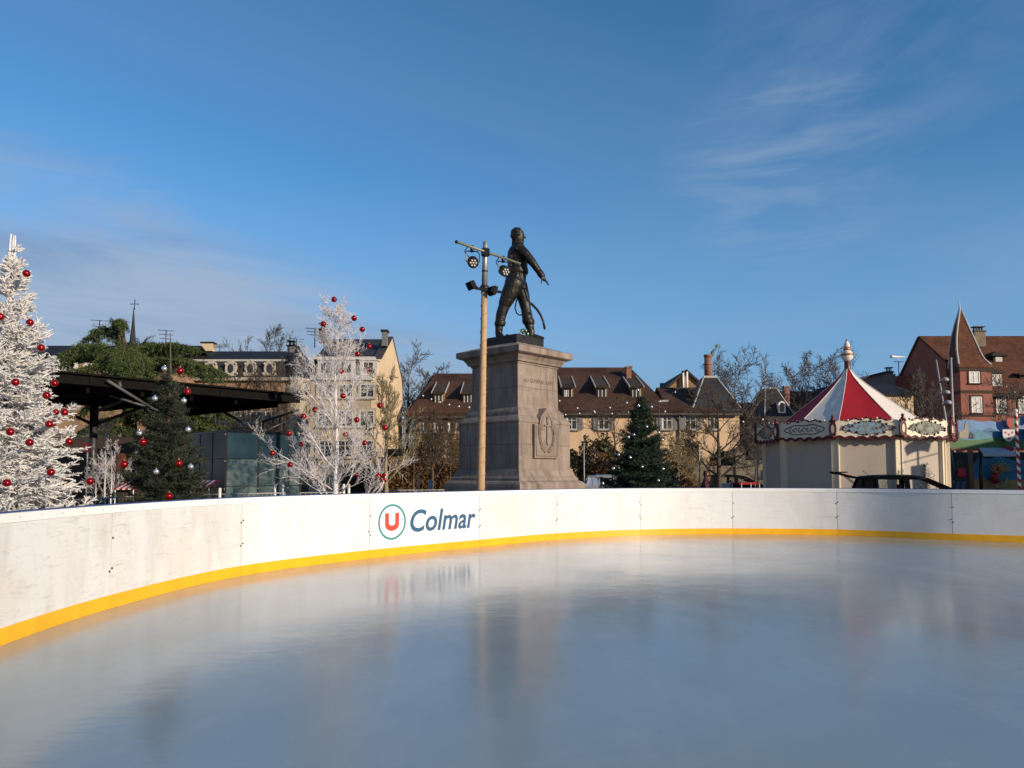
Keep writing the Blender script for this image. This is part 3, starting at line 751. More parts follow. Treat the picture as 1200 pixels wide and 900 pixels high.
# bronze slab and figure
zS0=zT+0.205; zS1=mz(395.3,WS+0.02)
zS1=max(zS1,zS0+0.16)
def ssq(mb,w,z0,z1): sq(mb,w,z0,w,z1)
k=MC.y/900.0
def sp_(px,py,d=0.0):
    """figure joint in photo pixels at the plinth centre; d pixels towards the back"""
    p=at(px,py,MC.y); return Vector((p.x,p.y+d*k,p.z))
zf=sp_(600,397).z
st=thing('bronze_statue','dark bronze striding soldier with curved sabre, arm stretched down, standing on the stone plinth','statue',(MC.x,MC.y,zS0))
mb=MB(); ssq(mb,WS,zS0,zf+0.0); mb.build('slab',MATS['bronze'],st)
fb=MB()
def cap(a,b,ra,rb):
    g_=1.04 if min(ra,rb)>2.3 else 1.0; ra*=g_; rb*=g_
    capsule(fb,sp_(*a),sp_(*b),ra*k,rb*k,16)
def ell(rings): loft(fb,[(sp_(cx,py).x,MC.y+d*k,sp_(cx,py).z,rx*k*(1.07 if py>286 else 1.0),ry*k*(1.07 if py>286 else 1.0)) for (cx,py,d,rx,ry) in rings],24)
ell([(602.5,344,0,8,7),(603,338,0,11,9.5),(603.8,330,0,11.8,10.5),(605.2,322,0,11.2,10),(606.3,317,0,10.7,9.5),(606.6,310,0,11.3,11),(606.8,302,0,12.0,12.6),(606.3,296,0,11.0,13.0),(606,291,0,8.6,11),(606.4,287.5,0,5.5,7),(607,284,0,4.9,5),(607.4,281,0,4.3,4.4)])
ell([(606.2,321.5,0,11.6,10.6),(606.3,319.5,0,12.3,11.2),(606.4,316,0,12.2,11.2),(606.5,314,0,11.5,10.8)])   # sash
# head, hair, face (turned to the right)
ell([(608.3,285.5,0,2.6,3.0),(608.8,282,0,5.0,4.6),(608.3,278,0,6.2,5.6),(607.9,274,0,6.5,6.0),(607.6,271,0,5.6,5.4),(607.3,269.2,0,3.0,3.0)])
cap((613.6,276.2,-0.6),(615.6,278.6,-0.8),0.8,1.1)     # nose
cap((613.0,283.2,-0.4),(612.0,284.0,-0.4),1.5,1.6)     # chin
cap((613.4,281.0,-1.4),(613.6,281.0,0.6),0.8,0.8)      # lips
cap((612.7,274.6,-2.8),(613.6,274.4,0.8),0.9,0.9)      # brow
cap((607.6,277.2,-5.8),(607.8,279.4,-5.6),1.0,0.9)     # ear
rs=random.Random(5)
for i in range(90):
    a=rs.uniform(0.35,1.75)*math.pi/1.0; el=rs.uniform(-0.95,1.2)
    dx=math.cos(a)*math.cos(el); dy=math.sin(a)*math.cos(el)
    # keep the face clear
    if dx>0.42 and el<0.75: continue
    c=sp_(606.2+dx*7.0,274.6-math.sin(el)*6.2,dy*6.2); fb.ball(c,k*rs.uniform(1.6,2.5),8)
for e in (-1,1):
    for q in range(3): cap((606.5+q*0.9,278.0+q*1.8,e*5.6),(605.5+q*1.2,283.0,e*5.2),1.3,1.1)   # side curls
    cap((604+0.5*q,282,e*4.5),(602.5,288,e*4),1.8,1.2)
cap((602,281,0),(600.5,290,0),2.2,1.4)                    # queue
# high collar and lapels
ell([(606.9,289,0,6.6,7.4),(607.3,285.4,0,6.4,6.2),(607.4,284.6,0,5.5,5.4)])
cap((612.8,290,-6),(616.2,308,-5),1.4,1.2); cap((612.8,290,5),(616.2,308,4),1.4,1.2)
# near arm reaching down and forward
cap((608.8,294.5,-11.5),(616.8,303,-14),6.0,5.3); cap((616.8,303,-14),(624.2,312.5,-15.5),5.2,4.5); cap((624.2,312.5,-15.5),(633.4,325.6,-15),4.4,3.3); cap((632.0,323.4,-15),(634.4,326.8,-15),4.0,3.8)
ell([(607.2,294.2,-11.5,5.0,5.4),(607.6,291.2,-11.5,5.6,5.8),(608,289.6,-11,3.4,3.6)])                      # epaulette
for q in range(9): 
    a=q/9*2*math.pi; cap((607.5+5.2*math.cos(a),292.5,-11.5+5.2*math.sin(a)),(607.9+6.0*math.cos(a),297,-11.8+5.6*math.sin(a)),0.9,0.7)
# far arm folded to the hip behind
cap((605.5,294.5,11.5),(600.0,307,15),5.6,4.6); cap((600.0,307,15),(609,317,12.5),4.4,3.4); cap((609,317,12.5),(611.5,319,11),2.8,2.2)
ell([(605.8,294.2,11.5,4.6,5.2),(606.2,291.2,11.5,5.0,5.4),(606.5,289.8,11,3.2,3.4)])
# legs: rear leg (near side), baggy at the thigh; front leg (far side)
cap((602.5,334,-4.5),(596.5,347,-5),10.6,9.4); cap((596.5,347,-5),(592,356.5,-5),9.2,7.6); cap((592.3,356,-5),(587.6,369,-4.8),6.6,6.2); cap((587.6,369,-4.8),(585.4,380,-4.6),6.2,5.2); cap((585.4,379,-4.6),(584.5,391,-4.4),4.9,4.1)
ell([(585.8,383,-4.6,5.6,5.6),(586.0,379.5,-4.6,6.5,6.3),(586.4,377.5,-4.6,5.8,5.8)])
cap((584.4,392.5,-4.4),(584.2,395,-3.2),4.0,3.2); cap((584.6,393.5,-5),(588.0,395.4,-12),3.4,2.4); cap((588,395.4,-12),(589.2,396,-14),2.4,1.8)
cap((609,334,5),(613.5,348,5),9.2,7.4); cap((613.5,348,5),(616.2,360,5),7.2,6.0); cap((616.2,360,5),(618.6,374,4.6),5.8,6.4); cap((618.6,374,4.6),(622.4,388,4.2),6.0,4.2)
ell([(619.8,379,4.5,6.2,6.0),(619.2,375.5,4.6,7.2,6.8),(618.9,373,4.6,6.4,6.2)])
cap((622.4,387.5,4.2),(622.0,393.5,4),4.3,3.9); cap((622.4,393.4,4),(630,394.6,2.5),3.6,2.8); cap((630,394.6,2.5),(636.6,396.0,1.5),2.7,1.7); cap((620.4,394.2,4),(619.6,395.4,4),2.4,2.2)
# cloth folds
for (a,b,r1,r2) in (((606,324,-10.5),(600,346,-14.0),1.6,1.2),((601,326,-10),(594,348,-12.5),1.6,1.2),((597,328,-8),(589.5,350,-9),1.5,1.1),((609,324,-10),(606,344,-11.5),1.5,1.0),((613,332,-3),(619,352,-1),1.4,1.0),
    ((588,350,-11),(597,355,-12),1.4,1.0),((599,303,-11),(597,314,-9),1.4,1.2),((610,300,-12.3),(608,313,-10.5),1.2,1.0),((582,372,-7),(591,375,-9),1.0,1.0),((582,385,-6),(588,387,-8),0.9,0.9),((615,365,1),(622,368,-1.5),1.0,0.9),((618,382,1),(625,384,0.5),0.9,0.9)):
    cap(a,b,r1,r2)
# hand with five fingers
cap((634.4,327.0,-15),(637.0,331.2,-15.2),2.7,2.3)
for q,(dx,dy,L_) in enumerate(((-0.8,0.2,0.92),(-0.2,0.1,1.0),(0.5,-0.1,1.03),(1.1,-0.3,0.85))):
    a=(637.2+dx*0.8,331.2+dy,-16.8+q*1.25); b=(639.6+dx*0.8+0.2,334.4+dy,-17.0+q*1.3); c=(641.8+dx*0.5,337.9+dy*0.5-(1.03-L_)*6,-16.6+q*1.2)
    cap(a,b,0.98,0.85); cap(b,c,0.85,0.6)
cap((634.8,328.4,-17.0),(634.0,332.6,-18.0),1.15,0.95); cap((634.0,332.6,-18.0),(633.6,336.6,-18.0),0.9,0.65)
me=voxel_union(fb,0.019,3,0.5,'soldier'); mesh_obj('figure',me,MATS['bronze'],st)
mb=MB(); pts=[(609,344,10),(613,346.5,10.5),(618,350.5,11),(624,354.5,11),(629.5,360,11),(634,367,10.5),(637,374.5,10.5),(638.6,382.6,10)]
mb.tube([sp_(*p) for p in pts],[1.5*k,1.55*k,1.6*k,1.55*k,1.5*k,1.4*k,1.3*k,1.5*k],10); mb.ball(sp_(638.7,383,10),1.6*k,8)
sc_=mb.build('scabbard',MATS['bronze'],st)
mb=MB(); mb.tube([sp_(*p) for p in ((607,346,9),(604.8,352,9),(603.6,359,9),(605.4,365,9),(608.6,367.4,9),(612.5,367.2,8.5))],0.8*k,8); mb.build('sword_strap',MATS['bronze'],st)
mb=MB(); c=sp_(594.5,397,-6); mb.lathe([(3.8*k,-0.6*k),(3.6*k,1.2*k),(2.2*k,3.2*k),(0.6*k,4.6*k)],c,12); mb.tube([c+Vector((0.03,0,0.06)),c+Vector((0.20,-0.05,0.05))],0.035,8); mb.build('mortar',MATS['bronze'],st)
wr=thing('wreath','small green and white wreath leaning at the bronze soldier\'s front foot','wreath',tuple(sp_(614.3,397,-9)))
mb=MB(); rw=random.Random(2); pts=[]
for i in range(150):
    a=rw.random()*2*math.pi; q=0.12+rw.gauss(0,0.035); c=sp_(614.3,392.8,-9)+Vector((q*math.cos(a)*0.9,rw.gauss(0,0.03),q*math.sin(a))); pts.append(tuple(c))
V,Fc=leaves(pts,0.075,3); MATS['wreath']=leafmat('wreath_leaves',(0.02,0.09,0.03),(0.08,0.2,0.08),6); bulk('greenery',V,Fc,MATS['wreath'],wr)
mb=MB()
for q in range(6):
    a=q*1.05; mb.ball(sp_(614.3,392.8,-10)+Vector((0.12*math.cos(a),-0.02,0.12*math.sin(a))),0.03,8)
mb.bar(sp_(615.5,396.5,-9.5),sp_(614.5,388.5,-9),0.05,0.01); mb.build('ribbon',MATS['white'],wr)

# ------------------------------------------------------------------ light pole in front of the plinth
PB=at(563.2,575,20.0); PT=at(568.8,284,20.0); PBg=PB+(PB-PT)*(PB.z/(PT.z-PB.z)); 
pole=thing('lighting_pole','leaning pine lighting pole with a metal top sleeve and long tilted crossbar, before the plinth','lighting pole',(PBg.x,PBg.y,0))
mb=MB(); pm=PBg.lerp(PT,(at(565,341,20).z)/PT.z)
mb.tube([PBg,PBg.lerp(pm,0.25),PBg.lerp(pm,0.5),PBg.lerp(pm,0.75),pm],[0.118,0.108,0.096,0.086,0.078],14); mb.build('pole',MATS['pole_wood'],pole)
mb=MB(); pts=[]; axp=(PT-PBg).normalized(); e1=axp.cross(Vector((0,1,0))).normalized(); e2=axp.cross(e1)
for q in range(220):
    f_=q/219; rr=0.118+(0.078-0.118)*f_+0.006; an=q*0.52; pts.append(PBg.lerp(pm,f_)+(e1*math.cos(an)+e2*math.sin(an))*rr)
mb.tube(pts,0.008,5,0,True,False); mb.build('wound_cable',M('beige_cable',(0.36,0.25,0.14),0.7,0.1),pole)
mb=MB(); ax=(PT-PBg).normalized(); mb.tube([pm-ax*0.05,PT-ax*0.12,PT-ax*0.10,PT-ax*0.0,PT+ax*0.03],[0.081,0.072,0.064,0.062,0.03],14)
for f_ in (0.08,0.4,0.72,0.86): q=pm.lerp(PT,f_); mb.tube([q-ax*0.02,q+ax*0.02],0.083,14,1)
mb.build('metal_sleeve',[MATS['pole_metal'],MATS['black_metal']],pole)
BA=at(535.3,283.6,19.05); BBb=at(609.5,309.0,20.75); off=-0.16
mb=MB(); mb.tube([BA,BBb],0.033,10); mb.tube([BA,BA+(BA-BBb).normalized()*0.03],0.045,10,1); mb.build('crossbar',[MATS['green_bar'],MATS['black_metal']],pole)
q=BA.lerp(BBb,(at(568,295,19.8)-BA).length/(BBb-BA).length); mb=MB(); mb.obox(q+Vector((0,0.05,0)),Vector((0.11,0,0)),Vector((0,0.12,0)),Vector((0,0,0.07))); mb.build('clamp',MATS['black_metal'],pole)
lowm=pm+ax*0.04
mb=MB(); mb.tube([lowm-ax*0.02,lowm+ax*0.09],0.12,14); mb.bar(at(553,337,19.9),at(588,342.5,19.9),0.06,0.06); mb.build('bracket',MATS['black_metal'],pole)
def par(bar_px,lamp_px,Yb,aim,label):
    hang=at(*bar_px,Yb); c=at(*lamp_px,Yb); aim=vec(aim).normalized()
    t=thing('stage_lamp',label,'stage lamp',tuple(c),'round black stage lamps on the crossbar')
    mb=MB(); mb.tube([c-aim*0.17,c-aim*0.14,c-aim*0.02,c+aim*0.07,c+aim*0.10],[0.05,0.11,0.135,0.142,0.142],18)
    for q in range(5): a_=q/5; mb.tube([c-aim*(0.13-0.03*q),c-aim*(0.118-0.03*q)],0.146-0.002*(4-q),18)
    mb.build('housing',MATS['black_metal'],t)
    mb=MB(); mb.tube([c+aim*0.10,c+aim*0.108],0.118,18); sd_=aim.cross(Vector((0,0,1))).normalized(); u_=sd_.cross(aim)
    for a_ in range(7):
        an=a_*math.pi/3; r0=0.07 if a_<6 else 0; p=c+aim*0.11+(sd_*math.cos(an)+u_*math.sin(an))*r0; mb.ball(p,0.03,8,1)
    mb.build('lens',[MATS['black_metal'],MATS['lens']],t)
    mb=MB(); s_=sd_*0.17
    mb.tube([c+s_,c+s_+Vector((0,0,0.20)),hang+s_*0.9-Vector((0,0,0.10)),hang-s_*0.9-Vector((0,0,0.10)),c-s_+Vector((0,0,0.20)),c-s_],0.016,6,0,False); mb.tube([hang-Vector((0,0,0.12)),hang+Vector((0,0,0.05))],0.045,8); mb.build('yoke',MATS['black_metal'],t)
    mb=MB(); mb.tube([c-aim*0.17,c-aim*0.24+Vector((-0.12,0,0.12)),hang+Vector((-0.19,0,-0.1)),hang+Vector((-0.1,0,0.03))],0.012,6); mb.build('cable',MATS['black_metal'],t)
par((553.0,290.0),(554.2,307.2),19.45,(0.12,-0.9,-0.45),'round black stage lamp hanging from the higher end of the crossbar')
par((589.6,302.4),(591.2,317.6),20.3,(0.35,-0.85,-0.45),'round black stage lamp hanging beside the soldier\'s back')
def flood(px,py,Y,aim,label,arm):
    c=at(px,py,Y); aim=vec(aim).normalized(); sd_=aim.cross(Vector((0,0,1))).normalized(); u_=sd_.cross(aim)
    t=thing('floodlight',label,'floodlight',tuple(c),'square black floodlights on the pole')
    mb=MB(); mb.obox(c,sd_*0.14,aim*0.05,u_*0.11)
    for q in range(5): mb.obox(c-aim*0.07+sd_*(-0.1+0.05*q),sd_*0.006,aim*0.03,u_*0.09)
    mb.build('housing',MATS['matt_black'],t)
    mb=MB(); mb.obox(c+aim*0.052,sd_*0.12,aim*0.004,u_*0.09); mb.build('glass',MATS['matt_black'],t)
    a=at(*arm,Y); mb=MB(); mb.tube([c-aim*0.06,a],0.025,8); mb.build('arm',MATS['matt_black'],t)
flood(551.6,334.6,19.9,(-0.75,-0.45,-0.5),'square black floodlight tilted out on the pole\'s left',(561,338))
flood(577.5,341.0,19.9,(0.75,0.5,-0.35),'square black floodlight turned away on the pole\'s right',(570,339))
# ------------------------------------------------------------------ trees: generators
def bare_tree(base,H,seed,spread=0.45,trunk_r=0.12,levels=4,first=0.25,twigs=6,upward=0.35,lean=(0,0),wig=0.12,limbs=9,limb_len=0.5,minr=0.004,limb_el=(0.5,1.0),lr=0.55):
    """returns trunk points / radii and twig segments: a leafless branching crown"""
    r=random.Random(seed); S=[]
    base=vec(base); n=9
    tp=[base+Vector((lean[0]*(i/n)+r.gauss(0,wig*0.12*H/5)*(i>0),lean[1]*(i/n)+r.gauss(0,wig*0.12*H/5)*(i>0),H*0.92*i/n)) for i in range(n+1)]
    tr=[trunk_r*(1-0.93*(i/n)**0.9) for i in range(n+1)]
    def grow(p,d,L,rad,lev):
        steps=3 if lev>1 else 4
        q=p.copy(); dd=d.copy(); rr=rad
        pts=[]
        for k in range(steps):
            dd=(dd+Vector((r.gauss(0,wig),r.gauss(0,wig),r.gauss(0,wig)+upward*0.22))).normalized()
            q2=q+dd*L/steps; r2=max(minr*0.6,rr*(0.80 if lev>1 else 0.84))
            S.append((*q,*q2,rr,r2)); pts.append((q.copy(),dd.copy(),rr)); q=q2; rr=r2
            pts.append((q.copy(),dd.copy(),rr))
        if lev>=levels: return
        nb=twigs if lev<levels-1 else twigs-1
        for k in range(nb):
            f=0.25+0.75*(k+r.random())/nb; i_=min(int(f*len(pts)),len(pts)-1)
            P,D_,R_=pts[i_]
            a=r.uniform(0.45,0.95); ax=Vector((r.gauss(0,1),r.gauss(0,1),r.gauss(0,1))); ax-=D_*ax.dot(D_)
            if ax.length<1e-3: continue
            ax.normalize(); nd=(D_*math.cos(a)+ax*math.sin(a)).normalized()
            grow(P,nd,L*r.uniform(0.42,0.68)*(1.05-0.35*f),max(minr,R_*0.62),lev+1)
    for k in range(limbs):
        f=first+(0.98-first)*(k+r.random()*0.8)/limbs; x=f*n; i_=min(int(x),n-1)
        P=tp[i_].lerp(tp[i_+1],x-i_); az=k*2.399+r.uniform(-0.5,0.5); el=r.uniform(*limb_el)*(0.75+0.5*f)
        d=Vector((math.cos(az)*math.cos(el),math.sin(az)*math.cos(el),math.sin(el)))
        grow(P,d,H*limb_len*(1.12-0.75*f)*r.uniform(0.8,1.15)*spread/0.45,max(minr,tr[i_]*lr),1)
    return tp,tr,S
def plant_bare(name,label,base,H,seed,mat,cat='tree',group=None,n=4,**kw):
    t=thing(name,label,cat,(base[0],base[1],0),group)
    tp,tr,S=bare_tree(base,H,seed,**kw)
    mb=MB(); mb.tube(tp,tr,8); mb.build('trunk',mat,t)
    segs('crown',S,mat,t,n); return t,S,tp
def fir(base,H,Rb,seed,nw=24,per=8,thick=(0.016,0.011),curve=0.2,side=13,leader=0.3,sub=5,el0=0.05,density=1.0,sl=0.42,vj=0.20,hj=0.05):
    """whorled conifer: trunk line plus twig segments"""
    r=random.Random(seed); base=vec(base); S=[]; tips=[]
    for wv in range(nw):
        t=0.03+0.95*(wv/(nw-1))**0.95
        h=t*H; L0=Rb*(1-t)**0.85+0.07
        m=max(4,int(per*(0.65+0.5*(1-t))))
        for q in range(m):
            az=2*math.pi*(q+r.random()*0.7)/m+wv*1.3
            L=L0*r.uniform(0.72,1.12); el=el0+0.75*t**1.5+r.uniform(-0.10,0.14)
            d=Vector((math.cos(az)*math.cos(el),math.sin(az)*math.cos(el),math.sin(el)))
            p=base+Vector((0,0,h+r.uniform(-hj,hj))); K_=7; dr=-curve*(1-t)
            axis=[p]
            for k in range(K_):
                dd=(d+Vector((0,0,dr*math.sin(math.pi*(k/K_)*1.35)))).normalized()
                p2=p+dd*L/K_; f=k/K_
                S.append((*p,*p2,thick[0]*(1.25-0.5*f),thick[0]*(1.25-0.5*(f+1/K_)))); p=p2; axis.append(p)
            tips.append(p.copy())
            ns=max(3,int(side*density*(0.35+L/Rb)))
            sdv=d.cross(Vector((0,0,1))).normalized()
            for k in range(ns):
                f=0.16+0.84*(k+r.random()*0.6)/ns; x=f*K_; i_=min(int(x),K_-1); P=axis[i_].lerp(axis[i_+1],min(1,x-i_))
                ad=(axis[i_+1]-axis[i_]).normalized(); sg=1 if k%2 else -1
                l=(sl*L*(1-f)**0.8+0.07)*r.uniform(0.75,1.2)
                a=r.uniform(0.65,0.95); nd=(ad*math.cos(a)+sdv*sg*math.sin(a)+Vector((0,0,r.uniform(-vj,vj*1.1)))).normalized()
                Q=P+nd*l*0.55; nd2=(nd+ad*0.25+Vector((0,0,r.uniform(-0.12,0.15)))).normalized(); E=Q+nd2*l*0.45
                S.append((*P,*Q,thick[1]*1.1,thick[1])); S.append((*Q,*E,thick[1],thick[1]*0.6))
                nn=int(sub*density*min(1.6,l/0.28))
                for j in range(nn):
                    g=0.2+0.75*(j+r.random()*0.5)/max(1,nn); B_=P+(Q-P)*min(1,g/0.55) if g<0.55 else Q+(E-Q)*((g-0.55)/0.45)
                    s2=1 if j%2 else -1; pv=nd.cross(Vector((0,0,1))).normalized()
                    e_=(nd*0.75+pv*s2*0.65+Vector((0,0,r.uniform(-0.3,0.35)))).normalized(); ll=(0.30*l*(1-g)+0.055)*r.uniform(0.8,1.25)
                    S.append((*B_,*(B_+e_*ll),thick[1]*0.95,thick[1]*0.55))
    return S,tips
_bb={}
def bauble(kind,p,r,label,group,near=None):
    key=kind
    if key not in _bb:
        mb=MB(); mb.ball((0,0,0),1.0,16); mb.tube([(0,0,0.93),(0,0,1.16)],0.22,8,1); mb.tube([(0,0,1.16),(0,0,1.5)],0.05,5,1)
        o=mb.build('bauble',[MATS['red_ball'] if kind=='red' else MATS['silver_ball'],MATS['gold'] if kind=='red' else MATS['silver_ball']]); _bb[key]=[o,0]
    o,n=_bb[key]
    if n==0: c=o
    else:
        c=o.copy(); C.objects.link(c)
    _bb[key][1]+=1
    c.location=p; c.scale=(r,r,r); tag(c,label,'bauble',group); return c
# ------------------------------------------------------------------ flocked white fir, left edge
DF=11.2; px0=7
bx=xs(px0,DF); H=zs(312,DF)
t=thing('flocked_fir','tall white-flocked Christmas fir with red baubles beside the rink at the left','Christmas tree',(bx,DF,0))
S,tips=fir((bx,DF,0.15),H,1.42,11,nw=27,per=9,thick=(0.016,0.011),curve=0.34,side=14,sub=7,el0=0.24,density=1.0,sl=0.46,vj=0.62,hj=0.12)
segs('branches',S,MATS['flock'],t,4)
V,Fc=needles(S,105,0.027,0.0075,14,0.8); bulk('frosted_needles',V,Fc,MATS['flock_needle'],t)
mb=MB(); mb.tube([(bx,DF,0),(bx,DF,H*0.6),(bx,DF,zs(330,DF))],[0.07,0.04,0.02],8); mb.build('trunk',MATS['bark'],t)
mb=MB()
for (a,b_) in (((9.5,318),(13,274)),((13,318),(16.2,276)),((16.5,320),(18,276)),((16,340),(17,305))):
    p,q=at(*a,DF),at(*b_,DF+0.05); mb.tube([p,p.lerp(q,0.5),q],[0.022,0.018,0.011],6)
mb.build('leader',MATS['flock'],t)
near=[(31,320.5,0.0),(35,378,.3),(48,407.5,.1),(18,448,-.9),(64,449,.1),(54.5,463.5,-.2),(75.5,483,.15),(65.5,483,.4),(12,506,-1.1),(57.5,497,-.1),(34.5,518.5,-.9),(81,517.5,.05),(59.5,553.5,-.6),(105.5,564,.1),(8,566,-1.3),(0.5,371,-.2),(63,496,.3)]
for i,(x,y,d) in enumerate(near):
    p=at(x,y,DF-0.35+d*0.5)
    bauble('red',p,0.053 if i not in(7,16) else 0.045,'shiny red bauble hanging on the white-flocked fir','red baubles on the flocked fir')
# ------------------------------------------------------------------ green fir with baubles
DG=13.2; gx=xs(195,DG); HG=zs(440,DG)
t=thing('christmas_fir','green Christmas fir with red and silver baubles and a tall bare leader','Christmas tree',(gx,DG,0))
S,tips=fir((gx,DG,0.12),HG-0.12,1.02,23,nw=27,per=10,thick=(0.010,0.006),curve=0.12,side=14,sub=6,el0=0.14,sl=0.46,vj=0.3,hj=0.08)
V,Fc=needles(S,80,0.038,0.0085,4,0.75); bulk('needles',V,Fc,MATS['needle'],t)
segs('branches',[s for s in S if s[6]>0.0065],MATS['bark'],t,3)
mb=MB(); top=at(199.5,390,DG); mb.tube([(gx,DG,0),(gx,DG,HG*0.5),(xs(198,DG),DG,HG*0.98),top],[0.06,0.04,0.017,0.006],7); mb.build('trunk',MATS['bark_grey'],t)
for kind,lst in (('red',[(211,434.5),(219.5,459),(167.5,518),(209.5,543),(198,581.5),(145.5,544)]),('silver',[(192.5,432),(181.5,467),(215.5,469.5),(220.5,503.5),(163.5,507.5),(183,553),(223.5,547)])):
    for i,(x,y) in enumerate(lst):
        p=at(x,y,DG-0.45-0.55*(y-430)/150)
        bauble(kind,p,0.060 if kind=='red' else 0.046,f'{kind} bauble hanging on the green fir with the tall leader',f'{kind} baubles on the green fir')
# ------------------------------------------------------------------ white painted birch
DW=15.5; wx=xs(393,DW)
t=thing('white_birch','leafless white-painted birch hung with red baubles behind the rink','tree',(wx,DW,0))
tp,tr,S=bare_tree((wx,DW,0),zs(352,DW),31,spread=0.33,trunk_r=0.075,levels=4,first=0.12,twigs=7,upward=0.55,lean=(0.02,0.0),wig=0.14,limbs=28,limb_len=0.36,minr=0.0036,limb_el=(0.5,0.9),lr=0.32)
mb=MB(); mb.tube(tp,tr,9); mb.build('trunk',MATS['whitebark'],t); segs('crown',S,MATS['whitebark'],t,3)
SB=S
for (x,y) in [(391.5,351),(379,379.5),(424.5,386),(415,373),(395,407.5),(419,415),(432.5,406),(399.5,435),(430,432.5),(361,461),(402,464),(369,480),(355.5,488),(338.5,508),(418,492),(405,509),(353,520.5),(427,519),(319,531),(340,544.5),(375.5,561),(417,556.5),(451,501),(445,475)]:
    d=random.Random(int(x*7+y)).uniform(-0.9,0.5)
    bauble('red',at(x,y,DW+d),0.056,'shiny red bauble hanging on the white-painted birch','red baubles on the white birch')
p=at(447,557,DW-0.6); bw=thing('red_bow','big red ribbon bow at the foot of the white birch','bow',tuple(p))
mb=MB()
for s_ in (-1,1):
    mb.tube([p,p+Vector((s_*0.05,-0.02,0.035)),p+Vector((s_*0.08,-0.03,0.01)),p+Vector((s_*0.045,-0.03,-0.025)),p],[0.01,0.025,0.028,0.022,0.01],8)
    mb.tube([p,p+Vector((s_*0.03+0.03,-0.03,-0.06)),p+Vector((s_*0.04+0.05,-0.03,-0.13))],[0.012,0.022,0.026],6)
mb.build('loops',MATS['red_ball'],bw); mb=MB(); mb.ball(p+Vector((0,-0.02,0)),0.022,8); mb.build('knot',MATS['red_ball'],bw)
# ------------------------------------------------------------------ dark fir with white baubles in front of the ochre house
DD=29.0; dx=xs(752,DD); HD=zs(468,DD)
t=thing('dark_fir','dark green Christmas fir with white baubles before the ochre house','Christmas tree',(dx,DD,0))
S,tips=fir((dx,DD,0.1),HD-0.1,1.80,41,nw=32,per=11,thick=(0.016,0.011),curve=0.18,side=12,sub=5,el0=0.10,sl=0.5,vj=0.3,hj=0.1)
V,Fc=needles(S,34,0.08,0.020,9,0.7); bulk('needles',V,Fc,MATS['needle_far'],t)
mb=MB(); mb.tube([(dx,DD,0),(dx,DD,HD*0.6),(dx,DD,HD+0.05)],[0.10,0.06,0.012],7); mb.build('trunk',MATS['bark'],t)
for (x,y) in [(747.5,457),(748.5,475.5),(763.5,477),(736.5,512.5),(776,515.5),(738.5,536),(752.5,547),(718.5,549),(777,549.5),(743,509.5),(772,507),(725,533),(706.5,566.5),(758,500),(771.5,563)]:
    bauble('silver',at(x,y,DD-0.5-1.0*max(0,(y-470))/110),0.055,'white bauble hanging on the dark fir before the ochre house','white baubles on the dark fir')
# ------------------------------------------------------------------ small white trees and their cool-lit neighbour under the canopy
for (px,D_,ytop,seed,mat,lab,tr_,sp_k) in ((132,23.5,520,61,'whitebark','small white-painted bare tree between the flocked fir and the green fir',0.03,0.42),(114,24.0,540,62,'whitebark','low white-painted bare shrub by the canopy column',0.022,0.5),(124,27.5,486,63,'lilacbark','pale lilac-white bare tree in the shade under the canopy',0.05,0.42)):
    plant_bare('white_tree',lab,(xs(px,D_),D_,0),zs(ytop,D_),seed,MATS[mat],'tree','small white trees under the canopy',n=3,spread=sp_k,trunk_r=tr_,levels=4,first=0.3,twigs=5,upward=0.5,limbs=10,limb_len=0.40,minr=0.004,lr=0.4)
# ------------------------------------------------------------------ bare trees
def bt(px,D_,ytop,seed,label,mat='bark',name='bare_tree',group='leafless trees on the square',**kw):
    a=dict(spread=0.45,trunk_r=0.12,levels=4,first=0.28,twigs=6,upward=0.35,limbs=9,limb_len=0.42,minr=0.010)
    a.update(kw); return plant_bare(name,label,(xs(px,D_),D_,0),zs(ytop,D_),seed,MATS[mat],'tree',group,n=3,**a)
bt(452,34,432,71,'sunlit olive-barked bushy tree against the cream gable','bark_pale',spread=0.34,limbs=14,twigs=6,upward=0.8,first=0.2,minr=0.011)
bt(478,62,424,72,'leafless tree rising behind the cream gabled house and the brown roof','bark_grey',spread=0.5,minr=0.018,trunk_r=0.25)
bt(505,60,428,73,'small leafless treetop showing over the left brown roof','bark_grey',spread=0.36,minr=0.018,trunk_r=0.2)
bt(507,38,482,74,'dark leafless tree left of the monument, nearest its plinth','bark',spread=0.42,limbs=12,twigs=6,minr=0.010,trunk_r=0.10)
bt(485,40,490,75,'dark leafless tree at the left end of the brown-roofed house','bark',spread=0.5,limbs=11,twigs=6,minr=0.010,trunk_r=0.09)
bt(528,41,492,76,'dark leafless tree half hidden behind the plinth','bark',spread=0.5,limbs=11,twigs=6,minr=0.010,trunk_r=0.09)
bt(720,40,478,77,'spreading leafless tree in front of the ochre house, left of the dark fir','bark',spread=0.62,limbs=11,twigs=5,minr=0.011,trunk_r=0.13,limb_el=(0.15,0.7),first=0.32)
bt(842,38,462,78,'tall leafless tree in front of the ochre house below the tower roof','bark',spread=0.55,limbs=13,twigs=6,minr=0.011,trunk_r=0.17,limb_el=(0.35,0.8),first=0.22)
bt(862,66,432,79,'large leafless tree behind the tower roof','bark_grey',spread=0.62,limbs=11,minr=0.02,trunk_r=0.3,twigs=6)
bt(884,36,500,80,'thin leafless tree beside the left edge of the carousel','bark_grey',spread=0.42,limbs=10,minr=0.010,trunk_r=0.06)
bt(942,70,431,81,'leafless tree behind the carousel roof, the one with the thicker stem','bark_grey',spread=0.55,limbs=11,minr=0.02,trunk_r=0.26,twigs=6)
